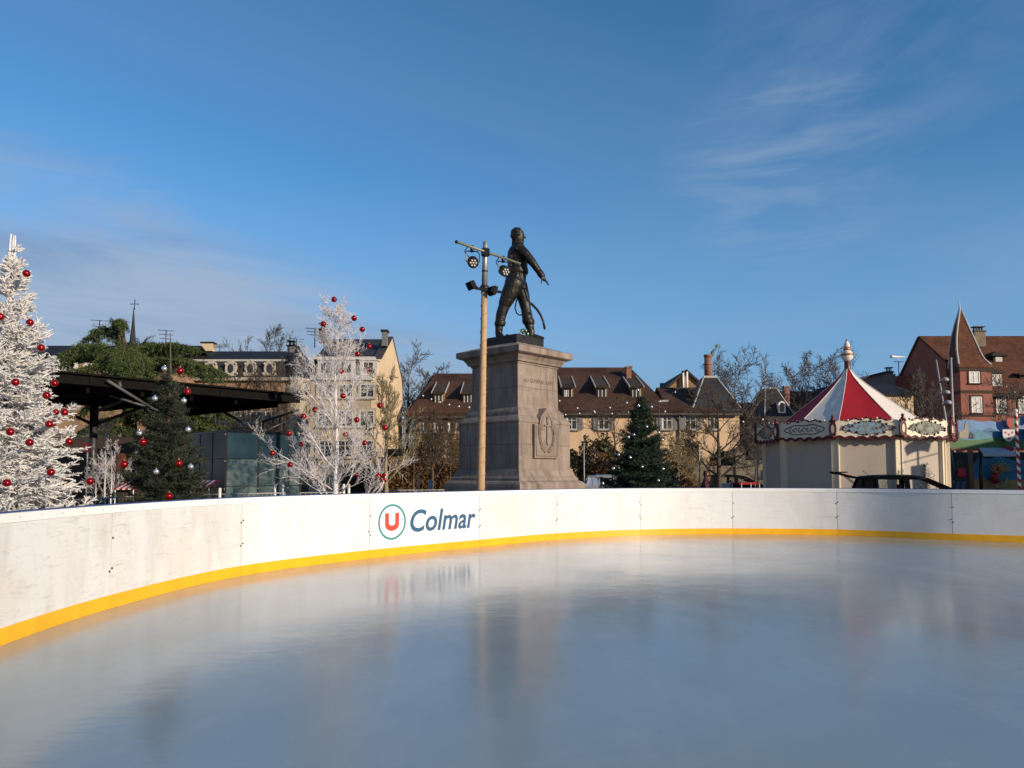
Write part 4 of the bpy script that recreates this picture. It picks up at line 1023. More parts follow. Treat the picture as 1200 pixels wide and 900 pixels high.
bt(968,74,428,82,'wide leafless treetop touching the carousel finial','bark_grey',spread=0.62,limbs=11,minr=0.02,trunk_r=0.26,twigs=6)
bt(1078,44,452,83,'dense leafless bush-tree behind the carousel\'s right edge','bark_grey',spread=0.55,limbs=16,twigs=6,minr=0.013,trunk_r=0.10,first=0.12,upward=0.6)
bt(312,70,400,84,'bare treetop showing above the slate mansard roof','bark_grey',spread=0.55,limbs=11,minr=0.02,trunk_r=0.3)
bt(330,46,436,85,'reddish leafless tree in front of the mansard house','bark',spread=0.5,limbs=12,minr=0.013,trunk_r=0.12)
bt(285,48,440,86,'reddish leafless tree before the small oval dormers','bark',spread=0.5,limbs=12,minr=0.013,trunk_r=0.12)
bt(795,43,512,87,'low leafless shrub-tree beside the drainpipe of the ochre house','bark_pale',spread=0.6,limbs=14,minr=0.009,trunk_r=0.06,first=0.1)
bt(1182,40,455,88,'leafless tree at the right edge in front of the red house','bark_grey',spread=0.55,limbs=10,minr=0.012,trunk_r=0.10)
# ------------------------------------------------------------------ cedar behind the canopy
DC=36.0; cx=xs(150,DC); rc=random.Random(9)
t=thing('cedar','broad dark green cedar with drooping layered branches behind the canopy','tree',(cx,DC,0))
mb=MB(); mb.tube([(cx,DC,0),(cx+.1,DC,3),(cx-.1,DC,6.0),(xs(140,DC),DC,zs(388,DC))],[0.42,0.36,0.22,0.06],10); mb.build('trunk',MATS['bark'],t)
S=[]; W=[]
def limb(path,wid,den=1.0,dep=0.0):
    P=[at(x,y,DC+d) for x,y,d in path]
    for i in range(len(P)-1):
        a,b_=P[i],P[i+1]; r0=0.05*(1-i/len(P)); W.append((*a,*b_,r0,r0*0.7))
        l=(b_-a).length; m=int(l*30*den); d=(b_-a).normalized(); sdv=d.cross(Vector((0,0,1))).normalized()
        for k in range(m):
            f=(k+rc.random())/m; p=a+d*l*f; sg=rc.choice((-1,1)); wl=wid*rc.uniform(0.25,1.0)
            nd=(sdv*sg*rc.uniform(0.4,1)+d*rc.uniform(0.3,1.0)+Vector((0,0,rc.uniform(-0.10,0.05)))).normalized(); q=p+nd*wl*0.7; q2=q+(nd+Vector((0,0,-0.55))).normalized()*wl*0.4
            S.append((*p,*q,0.02,0.012)); S.append((*q,*q2,0.012,0.008))
            for j in range(7):
                g=rc.uniform(0.1,1); s0=p+nd*wl*0.7*g; dn=Vector((rc.gauss(0,0.16)+nd.x*0.35,rc.gauss(0,0.16)+nd.y*0.35,-rc.uniform(0.5,1.0))).normalized()
                s1=s0+dn*rc.uniform(0.15,0.62)*(0.5+0.5*g); S.append((*s0,*s1,0.012,0.006))
limb([(142,400,0),(137,384,0),(136,376,-.2),(143,375,-.4),(146,382,-.5)],0.40,1.3)
limb([(142,402,0),(128,384,.4),(117,387,.6),(106,396,.8)],0.7,1.2)
limb([(146,425,0),(122,404,-.5),(98,404,-1),(78,412,-1.3),(68,422,-1.5)],1.0,1.2)
limb([(146,428,0),(120,414,1),(95,416,1.5),(72,425,1.5)],1.0,1.0)
limb([(150,428,0),(140,408,-1),(128,410,-1.5),(115,428,-2)],0.9,1.0)
limb([(155,430,0),(170,409,-.6),(186,404,-1),(205,402.5,-1.3),(226,407,-1.6)],0.8,1.25)
limb([(155,432,0),(166,402,.4),(178,403,.6),(200,410,1),(215,420,1.2)],0.9,1.2)
limb([(155,440,0),(185,420,-1),(215,420,-1.8),(240,428,-2.2),(258,436,-2.4)],0.9,1.2)
limb([(155,445,0),(190,428,1),(220,432,1.6),(245,440,1.8)],1.0,1.1)
limb([(150,415,0),(148,402,-1.2),(145,412,-2.2),(141,426,-2.8)],0.8,1.4)
limb([(152,425,0),(160,412,-1.2),(166,420,-2.2),(170,434,-2.8)],0.8,1.3)
limb([(150,460,0),(150,440,-2.4),(148,452,-3.2),(146,468,-3.6)],1.1,1.5)
limb([(148,440,0),(125,426,-1.5),(100,430,-2),(80,436,-2)],1.0,1.1)
limb([(152,440,0),(150,420,-2),(152,428,-3),(158,440,-3.4)],1.0,1.2)
for (a_,b_) in (((150,500),(95,505)),((152,492),(215,486)),((150,478),(235,490)),((150,515),(120,508)),((150,470),(100,478)),((155,500),(250,498)),((152,482),(262,482)),((152,520),(232,516))):
    limb([(a_[0],a_[1]-12,0),((a_[0]+b_[0])/2,(a_[1]+b_[1])/2-12,-1),(b_[0],b_[1],-1.6)],1.1,1.2)
V,Fc=needles(S,24,0.10,0.026,5,0.9); bulk('foliage',V,Fc,MATS['cedar'],t); segs('limbs',W,MATS['bark'],t,5)
# ------------------------------------------------------------------ buildings: helpers
class Fac:
    def __init__(s,O,U): s.O=vec(O); s.U=vec(U).normalized(); s.N=Vector((s.U.y,-s.U.x,0))
    def p(s,u,z,n=0): q=s.O+s.U*u+s.N*n; return Vector((q.x,q.y,z))
    def box(s,mb,u0,u1,z0,z1,n0,n1,m=0):
        c=(s.p(u0,z0,n0)+s.p(u1,z1,n1))/2; mb.obox(c,s.U*(u1-u0)/2,s.N*(n1-n0)/2,Vector((0,0,(z1-z0)/2)),m)
    def u_of(s,px,py=500):
        d=at(px,py,10)-Vector((0,0,EYE)); # ray through the pixel meets the facade plane
        k=s.O.dot(s.N)/(Vector((d.x,d.y,0)).dot(s.N)); h=Vector((d.x,d.y,0))*k
        return (h-Vector((s.O.x,s.O.y,0))).dot(s.U)
    def z_of(s,px,py):
        d=at(px,py,10)-Vector((0,0,EYE)); k=Vector((s.O.x,s.O.y,0)).dot(s.N)/(Vector((d.x,d.y,0)).dot(s.N)); return EYE+d.z*k
def window(par,F,u,z,w,h,frame='white',pane='window',shut=None,trim=None,sill=True,cross=True,curtain=0.0,arch=False):
    """window set in a raised surround, with panes a little behind the frame"""
    mb=MB(); t=0.055
    F.box(mb,u-w/2,u-w/2+t,z,z+h,0.0,0.06); F.box(mb,u+w/2-t,u+w/2,z,z+h,0.0,0.06); F.box(mb,u-w/2+t,u+w/2-t,z+h-t,z+h,0.0,0.058); F.box(mb,u-w/2+t,u+w/2-t,z,z+t,0.0,0.058)
    if cross:
        F.box(mb,u-0.028,u+0.028,z+t,z+h-t,0.0,0.056); F.box(mb,u-w/2+t,u-0.028,z+h*0.66,z+h*0.66+0.03,0.0,0.05); F.box(mb,u+0.028,u+w/2-t,z+h*0.66,z+h*0.66+0.03,0.0,0.05)
    wd=mb.build('window',MATS[frame],par)
    mb=MB(); F.box(mb,u-w/2+0.02,u+w/2-0.02,z+0.02,z+h-0.02,0.002,0.02,0)
    if curtain>0:
        F.box(mb,u-w/2+t,u-w/2+t+(w-2*t)*curtain,z+t,z+h-t,0.021,0.026,1)
        F.box(mb,u+w/2-t-(w-2*t)*curtain*0.6,u+w/2-t,z+t,z+h-t,0.021,0.026,1)
    mb.build('pane',[MATS[pane],MATS['curtain']],wd)
    if trim:
        mb=MB(); F.box(mb,u-w/2-0.13,u-w/2-0.003,z-0.05,z+h+0.14,0.0,0.045); F.box(mb,u+w/2+0.003,u+w/2+0.13,z-0.05,z+h+0.14,0.0,0.045); F.box(mb,u-w/2-0.003,u+w/2+0.003,z+h+0.003,z+h+0.14,0.0,0.043)
        mb.build('surround',MATS[trim],wd)
    if sill:
        mb=MB(); F.box(mb,u-w/2-0.12,u+w/2+0.12,z-0.10,z-0.003,0.0,0.14); mb.build('sill',MATS[trim or 'stone'],wd)
    if shut:
        for s_ in (-1,1):
            mb=MB(); a=u+s_*(w/2+0.02+ (0.13 if trim else 0)); b_=a+s_*w*0.46; lo,hi=min(a,b_),max(a,b_)
            F.box(mb,lo,hi,z-0.02,z+h+0.02,0.05,0.085)
            for q in range(9): F.box(mb,lo+0.05,hi-0.05,z+h*(0.06+0.1*q),z+h*(0.06+0.1*q)+h*0.05,0.086,0.10)
            mb.build('shutter',MATS[shut],wd)
    return wd
def gable_roof(mb,F,u0,u1,ze,zr,depth,over=0.35,t=0.18,hipL=0,hipR=0,back=True):
    """ridge along the facade; hips shorten the ridge"""
    zo=ze-over*(zr-ze)/(depth/2)
    a=F.p(u0-(0.25 if not hipL else over),zo,over); b_=F.p(u1+(0.25 if not hipR else over),zo,over)
    c=F.p(u1+0.25-hipR,zr,-depth/2); d=F.p(u0-0.25+hipL,zr,-depth/2)
    mb.slab([a,b_,c,d],t)
    a2=F.p(u0-(0.25 if not hipL else over),zo,-depth-over); b2=F.p(u1+(0.25 if not hipR else over),zo,-depth-over)
    mb.slab([b2,a2,d,c],t)
    if hipR: mb.slab([b_,b2,c],t)
    if hipL: mb.slab([a2,a,d],t)
def chimney(par,x,y,z0,z1,w,d,mat,cap='stone',pots=0,name='chimney'):
    mb=MB(); mb.box(x-w/2,x+w/2,y-d/2,y+d/2,z0,z1); o=mb.build(name,MATS[mat],par)
    mb=MB(); mb.box(x-w/2-0.07,x+w/2+0.07,y-d/2-0.07,y+d/2+0.07,z1+0.002,z1+0.12)
    for k in range(pots): mb.tube([(x-w/2+w*(k+0.5)/pots,y,z1+0.12),(x-w/2+w*(k+0.5)/pots,y,z1+0.42)],min(0.12,w/pots*0.35),8)
    if pots: mb.box(x-w/2-0.03,x+w/2+0.03,y-d/2,y+d/2,z1+0.43,z1+0.50)
    mb.build('chimney_cap',MATS[cap],o); return o
def shed_dormer(roof,F,u,w,zb,zt,depth,zr,ze,mat_roof,wallmat='timber_wall',frame='white_dull',curtain=0.4,bright=True,pane='window'):
    """dormer with its own sloping roof standing out of a roof slope; F is the facade plane, slope from ze to zr over depth/2"""
    def n_at(z): return -(z-ze)/(zr-ze)*depth/2       # slope position
    nf=n_at(zb)+0.04; zk=zt+ (zr-zt)*0.62
    mb=MB(); 
    # cheeks and front
    P=[F.p(u-w/2,zb-0.15,nf),F.p(u+w/2,zb-0.15,nf),F.p(u+w/2,zt,nf),F.p(u-w/2,zt,nf)]
    B=[F.p(u-w/2,zt+0.05,n_at(zk)+0.0),F.p(u+w/2,zt+0.05,n_at(zk)+0.0)]
    mb.add([P[0],P[1],P[2],P[3],F.p(u-w/2,zk-0.1,n_at(zk)),F.p(u+w/2,zk-0.1,n_at(zk))],[(0,1,2,3),(1,5,2),(0,3,4),(3,2,5,4)])
    dm=mb.build('dormer',MATS[wallmat],roof)
    mb=MB(); ov=0.11
    mb.slab([F.p(u-w/2-ov,zt-0.04,nf+0.32),F.p(u+w/2+ov,zt-0.04,nf+0.32),F.p(u+w/2+ov,zk,n_at(zk)-0.05),F.p(u-w/2-ov,zk,n_at(zk)-0.05)],0.10)
    mb.build('dormer_roof',MATS[mat_roof],dm)
    mb=MB()
    for s_ in (-1,1): mb.bar(F.p(u+s_*(w/2+ov+0.015),zt+0.03,nf+0.33),F.p(u+s_*(w/2+ov+0.015),zk+0.12,n_at(zk)-0.05),0.06,0.12)
    mb.build('verge',MATS['lead'],dm)
    F2=Fac(F.p(0,0,nf),F.U); mb=MB(); h=zt-zb-0.10; ww=w-0.16
    F2.box(mb,u-ww/2,u+ww/2,zb+0.02,zb+h,0.003,0.03,1)
    for a,b_ in ((u-ww/2,u-ww/2+0.05),(u-0.03,u+0.03),(u+ww/2-0.05,u+ww/2)): F2.box(mb,a,b_,zb,zb+h,0.031,0.07,0)
    F2.box(mb,u-ww/2-0.05,u+ww/2+0.05,zb-0.10,zb-0.003,0.0,0.12,0)
    if curtain: F2.box(mb,u-ww/2+0.09,u-0.06,zb+0.05,zb+h-0.03,0.031,0.036,2); 
    if curtain>0.5: F2.box(mb,u+0.06,u+ww/2-0.09,zb+0.05,zb+h-0.03,0.031,0.036,2)
    mb.build('dormer_window',[MATS[frame],MATS[pane],MATS['curtain']],dm)
    return dm
def antenna(x,y,z0,h,label,cat='antenna',rows=3,w=0.6,yaw=0.4):
    t=thing('roof_antenna',label,cat,(x,y,z0)); mb=MB(); mb.tube([(x,y,z0-0.3),(x,y,z0+h)],0.035,6); mb.build('mast',MATS['steel_dark'],t)
    mb=MB(); c,s_=math.cos(yaw),math.sin(yaw)
    for r_ in range(rows):
        z=z0+h*(0.98-0.22*r_); mb.tube([(x-c*w*(1-0.2*r_),y-s_*w,z),(x+c*w*(1-0.2*r_),y+s_*w,z)],0.022,5)
        for q in range(4):
            e=-0.8+q*0.5; mb.tube([(x+c*w*e-s_*0.2,y+s_*w*e+c*0.2,z),(x+c*w*e+s_*0.2,y+s_*w*e-c*0.2,z)],0.014,4)
    mb.build('aerial',MATS['steel_dark'],t); return t
# ------------------------------------------------------------------ ochre house with brown roof (right of the plinth)
Y1=50.0; x0=xs(592,Y1); x1=xs(867,Y1); ze=zs(479.5,Y1); dep=11.0; zr=zs(433.5,Y1+dep/2)
F=Fac((x0,Y1,0),(1,0,0)); U=lambda px:F.u_of(px); um=U(777)
h=thing('ochre_house','long ochre plastered house with brown tiled roof and three dormers right of the monument','house',((x0+x1)/2,Y1,0))
mb=MB(); mb.box(x0,x1,Y1,Y1+dep,0,ze+0.05); mb.build('wall',MATS['ochre'],h)
mb=MB(); F.box(mb,0,U(867),0,0.5,0.002,0.05); mb.build('plinth_course',MATS['stonewall'],h)
mb=MB(); gable_roof(mb,F,0,um,ze,zr,dep,0.45,0.2,hipL=0,hipR=1.6)
roof=mb.build('roof',MATS['tile_brown'],h)
for px,w_ in ((667.5,0.8),(708.3,0.8),(749.5,0.8)):
    shed_dormer(roof,F,U(px),w_*0.86,zs(468.0,Y1+1.2),zs(454.5,Y1+1.2),dep,zr,ze,'tile_dark',curtain=0.4 if px<700 else 0)
chimney(roof,xs(737.3,Y1+3.9),Y1+3.9,zs(452,Y1+3.9),zs(431.5,Y1+3.9),0.34,0.5,'brick_red')
# lower wing with the tower roof
dep2=7.0; zr2=zs(457,Y1+dep2/2)
mb=MB(); gable_roof(mb,F,um+0.5,U(838),ze,zr2,dep2,0.45,0.18); wing=mb.build('wing_roof',MATS['tile_brown'],h)
mb=MB(); ua,ub=U(810),U(868.5); dT=ub-ua
c=[F.p(ua-0.2,ze-0.25,0.50),F.p(ub+0.25,ze-0.25,0.50),F.p(ub+0.25,ze-0.25,-dT),F.p(ua-0.2,ze-0.25,-dT)]
zt_=zs(443,Y1+dT/2); uc=U(837.6); hw=0.42
tq=[F.p(uc-hw,zt_,-dT/2+hw+0.2),F.p(uc+hw,zt_,-dT/2+hw+0.2),F.p(uc+hw,zt_,-dT/2-hw+0.2),F.p(uc-hw,zt_,-dT/2-hw+0.2)]
# slightly bell-cast pyramid
mid=[]
for a,b_ in zip(c,tq): q=a.lerp(b_,0.2); mid.append(Vector((q.x,q.y,a.z+(b_.z-a.z)*0.13)))
mb.add(c+mid+tq,[(0,1,5,4),(1,2,6,5),(2,3,7,6),(3,0,4,7),(4,5,9,8),(5,6,10,9),(6,7,11,10),(7,4,8,11),(8,9,10,11),(3,2,1,0)])
tr_=mb.build('tower_roof',MATS['slate'],h)
mb=MB(); 
for k in (0,1): mb.bar(mid[k],tq[k],0.09,0.06)
mb.bar(tq[0],tq[1],0.14,0.14); mb.bar(tq[1],tq[2],0.14,0.14); mb.build('flashing',MATS['lead'],tr_)
ct=(tq[0]+tq[2])/2; zc1=zs(417.5,ct.y)
mb=MB(); mb.tube([(ct.x,ct.y,zt_-0.2),(ct.x,ct.y,zc1)],[0.27,0.245],14); mb.tube([(ct.x,ct.y,zc1-0.1),(ct.x,ct.y,zc1+0.02),(ct.x,ct.y,zc1+0.10)],[0.25,0.30,0.285],14); mb.tube([(ct.x,ct.y,zc1-0.62),(ct.x,ct.y,zc1-0.5)],0.275,14); ch=mb.build('brick_chimney',MATS['brick_red'],h)
# stork figure perched on the chimney
stk=thing('stork_figure','weathered stork figure leaning up from the round brick chimney of the tower roof','figure',(ct.x,ct.y,zc1))
mb=MB(); e=0.0558
def q_(px,py,d=0): p=at(px,py,ct.y); return Vector((p.x,p.y+d,p.z))
capsule(mb,q_(835.0,415.5),q_(836.5,411),0.13,0.11); capsule(mb,q_(836.5,411),q_(840.2,407),0.09,0.06); capsule(mb,q_(840.2,407),q_(840.8,404.8),0.07,0.07)
capsule(mb,q_(840.6,404.5),q_(842.6,403.6),0.07,0.05); capsule(mb,q_(840,404.6),q_(837.8,405.2),0.06,0.05); capsule(mb,q_(834.2,416.5),q_(834.2,413),0.06,0.09)
MATS['verdigris']=M('verdigris',(0.10,0.19,0.17),0.7,0.4,6); me=voxel_union(mb,0.03,2,0.5); mesh_obj('bird',me,MATS['verdigris'],stk)
mb=MB(); mb.bar(q_(842,404),q_(844,403.2),0.05,0.05); mb.bar(q_(838,405.3),q_(837,404.8),0.1,0.06); mb.build('gilt_tip',MATS['gold'],stk)
mb=MB(); F.box(mb,0,ub,ze-0.42,ze-0.28,0.30,0.44); F.box(mb,0,ub,ze-0.28,ze-0.05,0.0,0.35); mb.build('gutter',MATS['zinc'],h)
mb=MB(); mb.tube([F.p(U(795),ze-0.4,0.3),F.p(U(795),ze-0.9,0.08),F.p(U(795),0.2,0.08)],0.06,8); mb.build('downpipe',MATS['zinc'],h)
zw0,zw1=zs(503.5,Y1),zs(487.5,Y1)
for px,pane_c,sh in ((626,0,1),(670,0.12,1),(707.6,0,1),(781.6,0.14,1),(809,0.0,1),(836.8,0.0,0)):
    window(h,F,U(px),zw0,0.72 if sh else 0.6,zw1-zw0,'white_dull','window','shutter' if sh else None,None,True,True,pane_c)
dm=MB(); ud=U(811); F.box(dm,ud-0.34,ud+0.34,0.5,zs(521,Y1),0.003,0.03); F.box(dm,ud-0.42,ud-0.34,0.5,zs(520,Y1),0.0,0.07); F.box(dm,ud+0.34,ud+0.42,0.5,zs(520,Y1),0.0,0.07); F.box(dm,ud-0.42,ud+0.42,zs(521,Y1)+0.005,zs(519,Y1),0.0,0.07)
dr=dm.build('door',MATS['timber'],h); mb=MB(); F.box(mb,ud+0.2,ud+0.26,1.4,1.5,0.03,0.07); mb.build('handle',MATS['zinc'],dr)
for px in (648,690,730,760,790): 
    if px!=790: window(h,F,U(px),1.0,0.75,1.35,'white_dull','window',None,None,True,True,0.2)
# brick gable house with white flues behind the wing
Yb=57.0; g=thing('gable_house','small brick gable with two white flues behind the ochre house','house',(xs(806,Yb),Yb,0))
xl,xr_,xa=xs(776,Yb),xs(833,Yb),xs(805,Yb); za=zs(436.5,Yb); zl=zs(462,Yb)
mb=MB(); mb.prism([(xl,Yb,0),(xr_,Yb,0),(xr_,Yb,zl),(xa,Yb,za),(xl,Yb,zl)],(0,7,0)); mb.build('wall',MATS['brick'],g)
mb=MB(); mb.slab([(xa,Yb-0.25,za+.03),(xl-.3,Yb-0.25,zl-.2),(xl-.3,Yb+7,zl-.2),(xa,Yb+7,za+.03)],-0.14); mb.slab([(xr_+.3,Yb-0.25,zl-.2),(xa,Yb-0.25,za+.03),(xa,Yb+7,za+.03),(xr_+.3,Yb+7,zl-.2)],-0.14)
o=mb.build('roof',MATS['tile_dark'],g)
for px,py in ((800.4,434.5),(804.9,433.2)):
    mb=MB(); p=at(px,py,Yb-0.25); mb.tube([(p.x,p.y,zs(460,Yb)),(p.x,p.y,p.z-0.15)],0.085,8); mb.tube([(p.x,p.y,p.z-0.15),(p.x,p.y,p.z)],0.10,8,1); mb.build('flue',[MATS['white'],MATS['black_metal']],g)
g=thing('attic_house','small dark attic peeping over the brown roof\'s right hip','house',(xs(782,62),62,0))
mb=MB(); F2=Fac((xs(773,62),62,0),(1,0,0)); mb.box(xs(774,62),xs(794,62),62,67,0,zs(458,62)); mb.build('wall',MATS['timber'],g); mb=MB(); mb.slab([(xs(773,62),61.7,zs(458,62)-.1),(xs(795,62),61.7,zs(458,62)-.1),(xs(787,62),64.5,zs(450,64)),(xs(781,62),64.5,zs(450,64))],0.15); mb.build('roof',MATS['slate_black'],g)
# ------------------------------------------------------------------ brown-roofed old house left of the plinth
Y2=52.0; xa0=xs(486,Y2); xa1=xs(590,Y2); ze2=zs(483,Y2); dep=11.0; zr2=zs(440.5,Y2+dep/2)
F=Fac((xa0,Y2,0),(1,0,0)); U2=lambda px:F.u_of(px)
h=thing('timbered_house','old brown-roofed timbered house behind bare trees left of the monument','house',((xa0+xa1)/2,Y2,0))
mb=MB(); mb.box(xa0,xa1,Y2,Y2+dep,0,ze2+0.05); mb.build('wall',MATS['timber_wall'],h)
mb=MB(); gable_roof(mb,F,0,xa1-xa0,ze2,zr2,dep,0.45,0.2,hipL=1.1); roof=mb.build('roof',MATS['tile_brown'],h)
for px in (512.5,547): shed_dormer(roof,F,U2(px),0.68,zs(474.5,Y2+1.0),zs(461.5,Y2+1.0),dep,zr2,ze2,'tile_dark',curtain=0,frame='white_dull')
mb=MB()
for z in (ze2-0.6,zs(513,Y2),zs(541,Y2)): F.box(mb,0,xa1-xa0,z-0.10,z+0.10,0.0,0.10)
for k in range(8):
    u=0.1+k*(xa1-xa0-0.3)/7; F.box(mb,u-0.08,u+0.08,0.3,ze2-0.7,0.0,0.09)
for k in (1,4,6):
    u=0.1+k*(xa1-xa0-0.3)/7; mb.bar(F.p(u,zs(541,Y2)+0.1,0.04),F.p(u+0.8,zs(513,Y2)-0.1,0.04),0.07,0.12)
mb.build('timber_frame',MATS['timber'],h)
for px,z0,z1 in ((496,507,490),(513,507,490),(530,507,490),(500,536,517),(526,536,517)): window(h,F,U2(px),zs(z0,Y2),0.6,zs(z1,Y2)-zs(z0,Y2),'white_dull','window',None,None,True,True,0.2)
mb=MB(); F.box(mb,0,xa1-xa0,ze2-0.42,ze2-0.28,0.30,0.44); mb.build('gutter',MATS['zinc'],h)
MATS['cornice_stone']=M('weathered_pale_stone',(0.42,0.38,0.31),0.85,0.25,4)
# ------------------------------------------------------------------ cream gabled house
xg=-157/900*45.0; Yf,Yk=45.0,54.8; Ym=(Yf+Yk)/2
h=thing('cream_gabled_house','grey mansard-roofed house with a tall sunlit cream gable wall','house',(xg-3,Ym,0))
wl=4.0; zcor=zs(440,Yf); zkn=zs(419,Yf); zap=zs(396,Ym)
prof=[(Yf,0),(Yk,0),(Yk,zcor+0.3),(Yk-0.7,zkn),(Ym+0.1,zap),(Ym-0.1,zap),(Yf+0.7,zkn),(Yf,zcor)]
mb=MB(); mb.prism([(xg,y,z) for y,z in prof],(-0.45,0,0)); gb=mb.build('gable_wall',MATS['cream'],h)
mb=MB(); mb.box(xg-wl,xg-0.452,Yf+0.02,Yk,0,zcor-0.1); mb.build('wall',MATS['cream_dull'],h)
mb=MB(); xL=xg-wl
mb.slab([(xL,Yf+0.05,zcor),(xg-0.46,Yf+0.05,zcor),(xg-0.46,Yf+0.7,zkn),(xL,Yf+0.7,zkn)],-0.2); mb.slab([(xL,Yf+0.6,zkn),(xg-0.46,Yf+0.6,zkn),(xg-0.46,Ym,zap-0.08),(xL,Ym,zap-0.08)],-0.2); mb.slab([(xg-0.46,Yk-0.6,zkn),(xL,Yk-0.6,zkn),(xL,Ym,zap-0.08),(xg-0.46,Ym,zap-0.08)],-0.2)
mb.slab([(xg-0.46,Yk-0.05,zcor),(xL,Yk-0.05,zcor),(xL,Yk-0.7,zkn),(xg-0.46,Yk-0.7,zkn)],-0.2)
roof=mb.build('roof',MATS['slate'],h)
mb=MB(); mb.bar((xg-0.2,Yf+0.68,zkn+0.05),(xg-0.2,Ym,zap+0.06),0.5,0.07); mb.bar((xg-0.2,Yk-0.68,zkn+0.05),(xg-0.2,Ym,zap+0.06),0.5,0.07); mb.bar((xg-0.2,Yk+0.03,zcor+.3),(xg-0.2,Yk-.66,zkn+.06),0.5,0.07); mb.build('gable_coping',MATS['zinc'],h)
mb=MB(); mb.box(xL,xg-0.3,Yf-0.25,Yf+0.04,zcor-0.28,zcor-0.02); mb.box(xL,xg-0.3,Yf+0.30,Yf+0.62,zkn-0.05,zkn+0.10); mb.build('cornice',MATS['white_dull'],h)
F=Fac((xg-wl,Yf,0),(1,0,0))
for px in (431,405,381):
    u=F.u_of(px); z0,z1=zs(437.5,Yf),zs(422.5,Yf); mb=MB(); F.box(mb,u-0.5,u+0.5,z0-0.1,z1,-0.6,0.0); d=mb.build('dormer',MATS['white_dull'],roof)
    mb=MB(); mb.prism([F.p(u-0.58,z1+0.003,0.06),F.p(u+0.58,z1+0.003,0.06),F.p(u+0.3,z1+0.18,0.06),F.p(u,z1+0.24,0.06),F.p(u-0.3,z1+0.18,0.06)],(0,0.75,0)); mb.build('dormer_head',MATS['white_dull'],d)
    mb=MB(); F.box(mb,u-0.26,u+0.26,z0+0.05,z1-0.12,0.002,0.03); F.box(mb,u-0.02,u+0.02,z0+0.05,z1-0.12,0.031,0.04,1); mb.build('dormer_window',[MATS['window'],MATS['white_dull']],d)
for px in (430,405,381):
    for z0,z1 in ((466,450),(500,481),(536,516)): window(h,F,F.u_of(px),zs(z0,Yf),0.85,zs(z1,Yf)-zs(z0,Yf),'white_dull','window',None,'cream_dull')
chimney(roof,xs(449.8,Yf+2.4),Yf+2.4,zs(406,Yf+2.4),zs(389.5,Yf+2.4),0.30,0.55,'grey_wall','slate_black')
chimney(roof,xs(377,Yf+4.5),Yf+4.5,zs(402,Yf+4.5),zs(388,Yf+4.5),0.42,0.55,'grey_wall','slate_black',2)
antenna(xs(367,Yf+4),Yf+4,zs(402,Yf+4),0.95,'spindly antenna beside the twin-pot chimney, seen through the white birch')
# ------------------------------------------------------------------ slate mansard house with oval dormers
Y3=60.0; xm0,xm1=xs(196,Y3),xs(336,Y3); F=Fac((xm0,Y3,0),(1,0,0)); z_c=zs(443,Y3); z_k=zs(421,Y3); z_r=zs(411.5,Y3+3.2)
h=thing('mansard_house','long brick house with slate mansard roof and pale oval dormers','house',((xm0+xm1)/2,Y3,0))
mb=MB(); mb.box(xm0,xm1+1.0,Y3+0.05,Y3+10,0,z_c-0.05); mb.build('wall',MATS['brick'],h)
mb=MB(); W3=xm1-xm0+1.0
mb.slab([F.p(-.2,z_c,0.05),F.p(W3,z_c,0.05),F.p(W3,z_k,-0.65),F.p(-.2,z_k,-0.65)],0.15); mb.slab([F.p(W3,z_c,.05),F.p(W3,z_c,-10),F.p(W3-0.7,z_k,-9.3),F.p(W3-0.7,z_k,-0.7)],0.15); lower=mb.build('roof',MATS['slate'],h)
mb=MB(); mb.slab([F.p(-.2,z_k+.02,-0.5),F.p(W3-.5,z_k+.02,-0.5),F.p(W3-2,z_r,-4.2),F.p(-.2,z_r,-4.2)],0.15); mb.slab([F.p(W3-.5,z_k+.02,-9.5),F.p(-.2,z_k+.02,-9.5),F.p(-.2,z_r,-4.4),F.p(W3-2,z_r,-4.4)],0.15); mb.slab([F.p(W3-.5,z_k+.02,-0.5),F.p(W3-.5,z_k+.02,-9.5),F.p(W3-2,z_r,-4.3)],0.15); mb.build('upper_roof',MATS['slate_black'],h)
mb=MB(); F.box(mb,-.2,W3-0.4,z_k-0.10,z_k+0.06,-0.62,-0.40); mb.build('curb',MATS['lead'],h)
mb=MB(); F.box(mb,-.2,W3+.1,z_c-0.22,z_c+0.02,0.0,0.35); mb.build('cornice',MATS['cornice_stone'],h)
for px in (223,246,269.3,292.3,315):
    u=F.u_of(px); zm=(zs(424,Y3)+zs(440,Y3))/2; mb=MB(); n_=20; nf=0.12
    # scrolled oval surround
    ou=[F.p(u+0.44*math.cos(2*math.pi*k/n_)*(1+0.18*(math.sin(2*math.pi*k/n_)<-0.55)),zm+0.56*math.sin(2*math.pi*k/n_),nf) for k in range(n_)]
    mb.prism(ou,(0,0.75,0)); mb.prism([F.p(u-0.5,zm-0.62,nf+0.02),F.p(u+0.5,zm-0.62,nf+0.02),F.p(u+0.38,zm-0.40,nf+0.02),F.p(u-0.38,zm-0.40,nf+0.02)],(0,0.5,0)); mb.prism([F.p(u-0.36,zm+0.40,nf+0.03),F.p(u+0.36,zm+0.40,nf+0.03),F.p(u+0.08,zm+0.66,nf+0.03),F.p(u-0.08,zm+0.66,nf+0.03)],(0,0.5,0))
    for s_ in (-1,1): mb.ball(F.p(u+s_*0.47,zm-0.42,nf+0.02),0.13,8); mb.ball(F.p(u+s_*0.40,zm+0.36,nf+0.02),0.10,8)
    d=mb.build('dormer',MATS['cornice_stone'],lower)
    mb=MB(); mb.prism([F.p(u+0.23*math.cos(2*math.pi*k/n_),zm+0.36*math.sin(2*math.pi*k/n_),nf+0.03) for k in range(n_)],(0,0.02,0)); mb.build('dormer_window',MATS['window'],d)
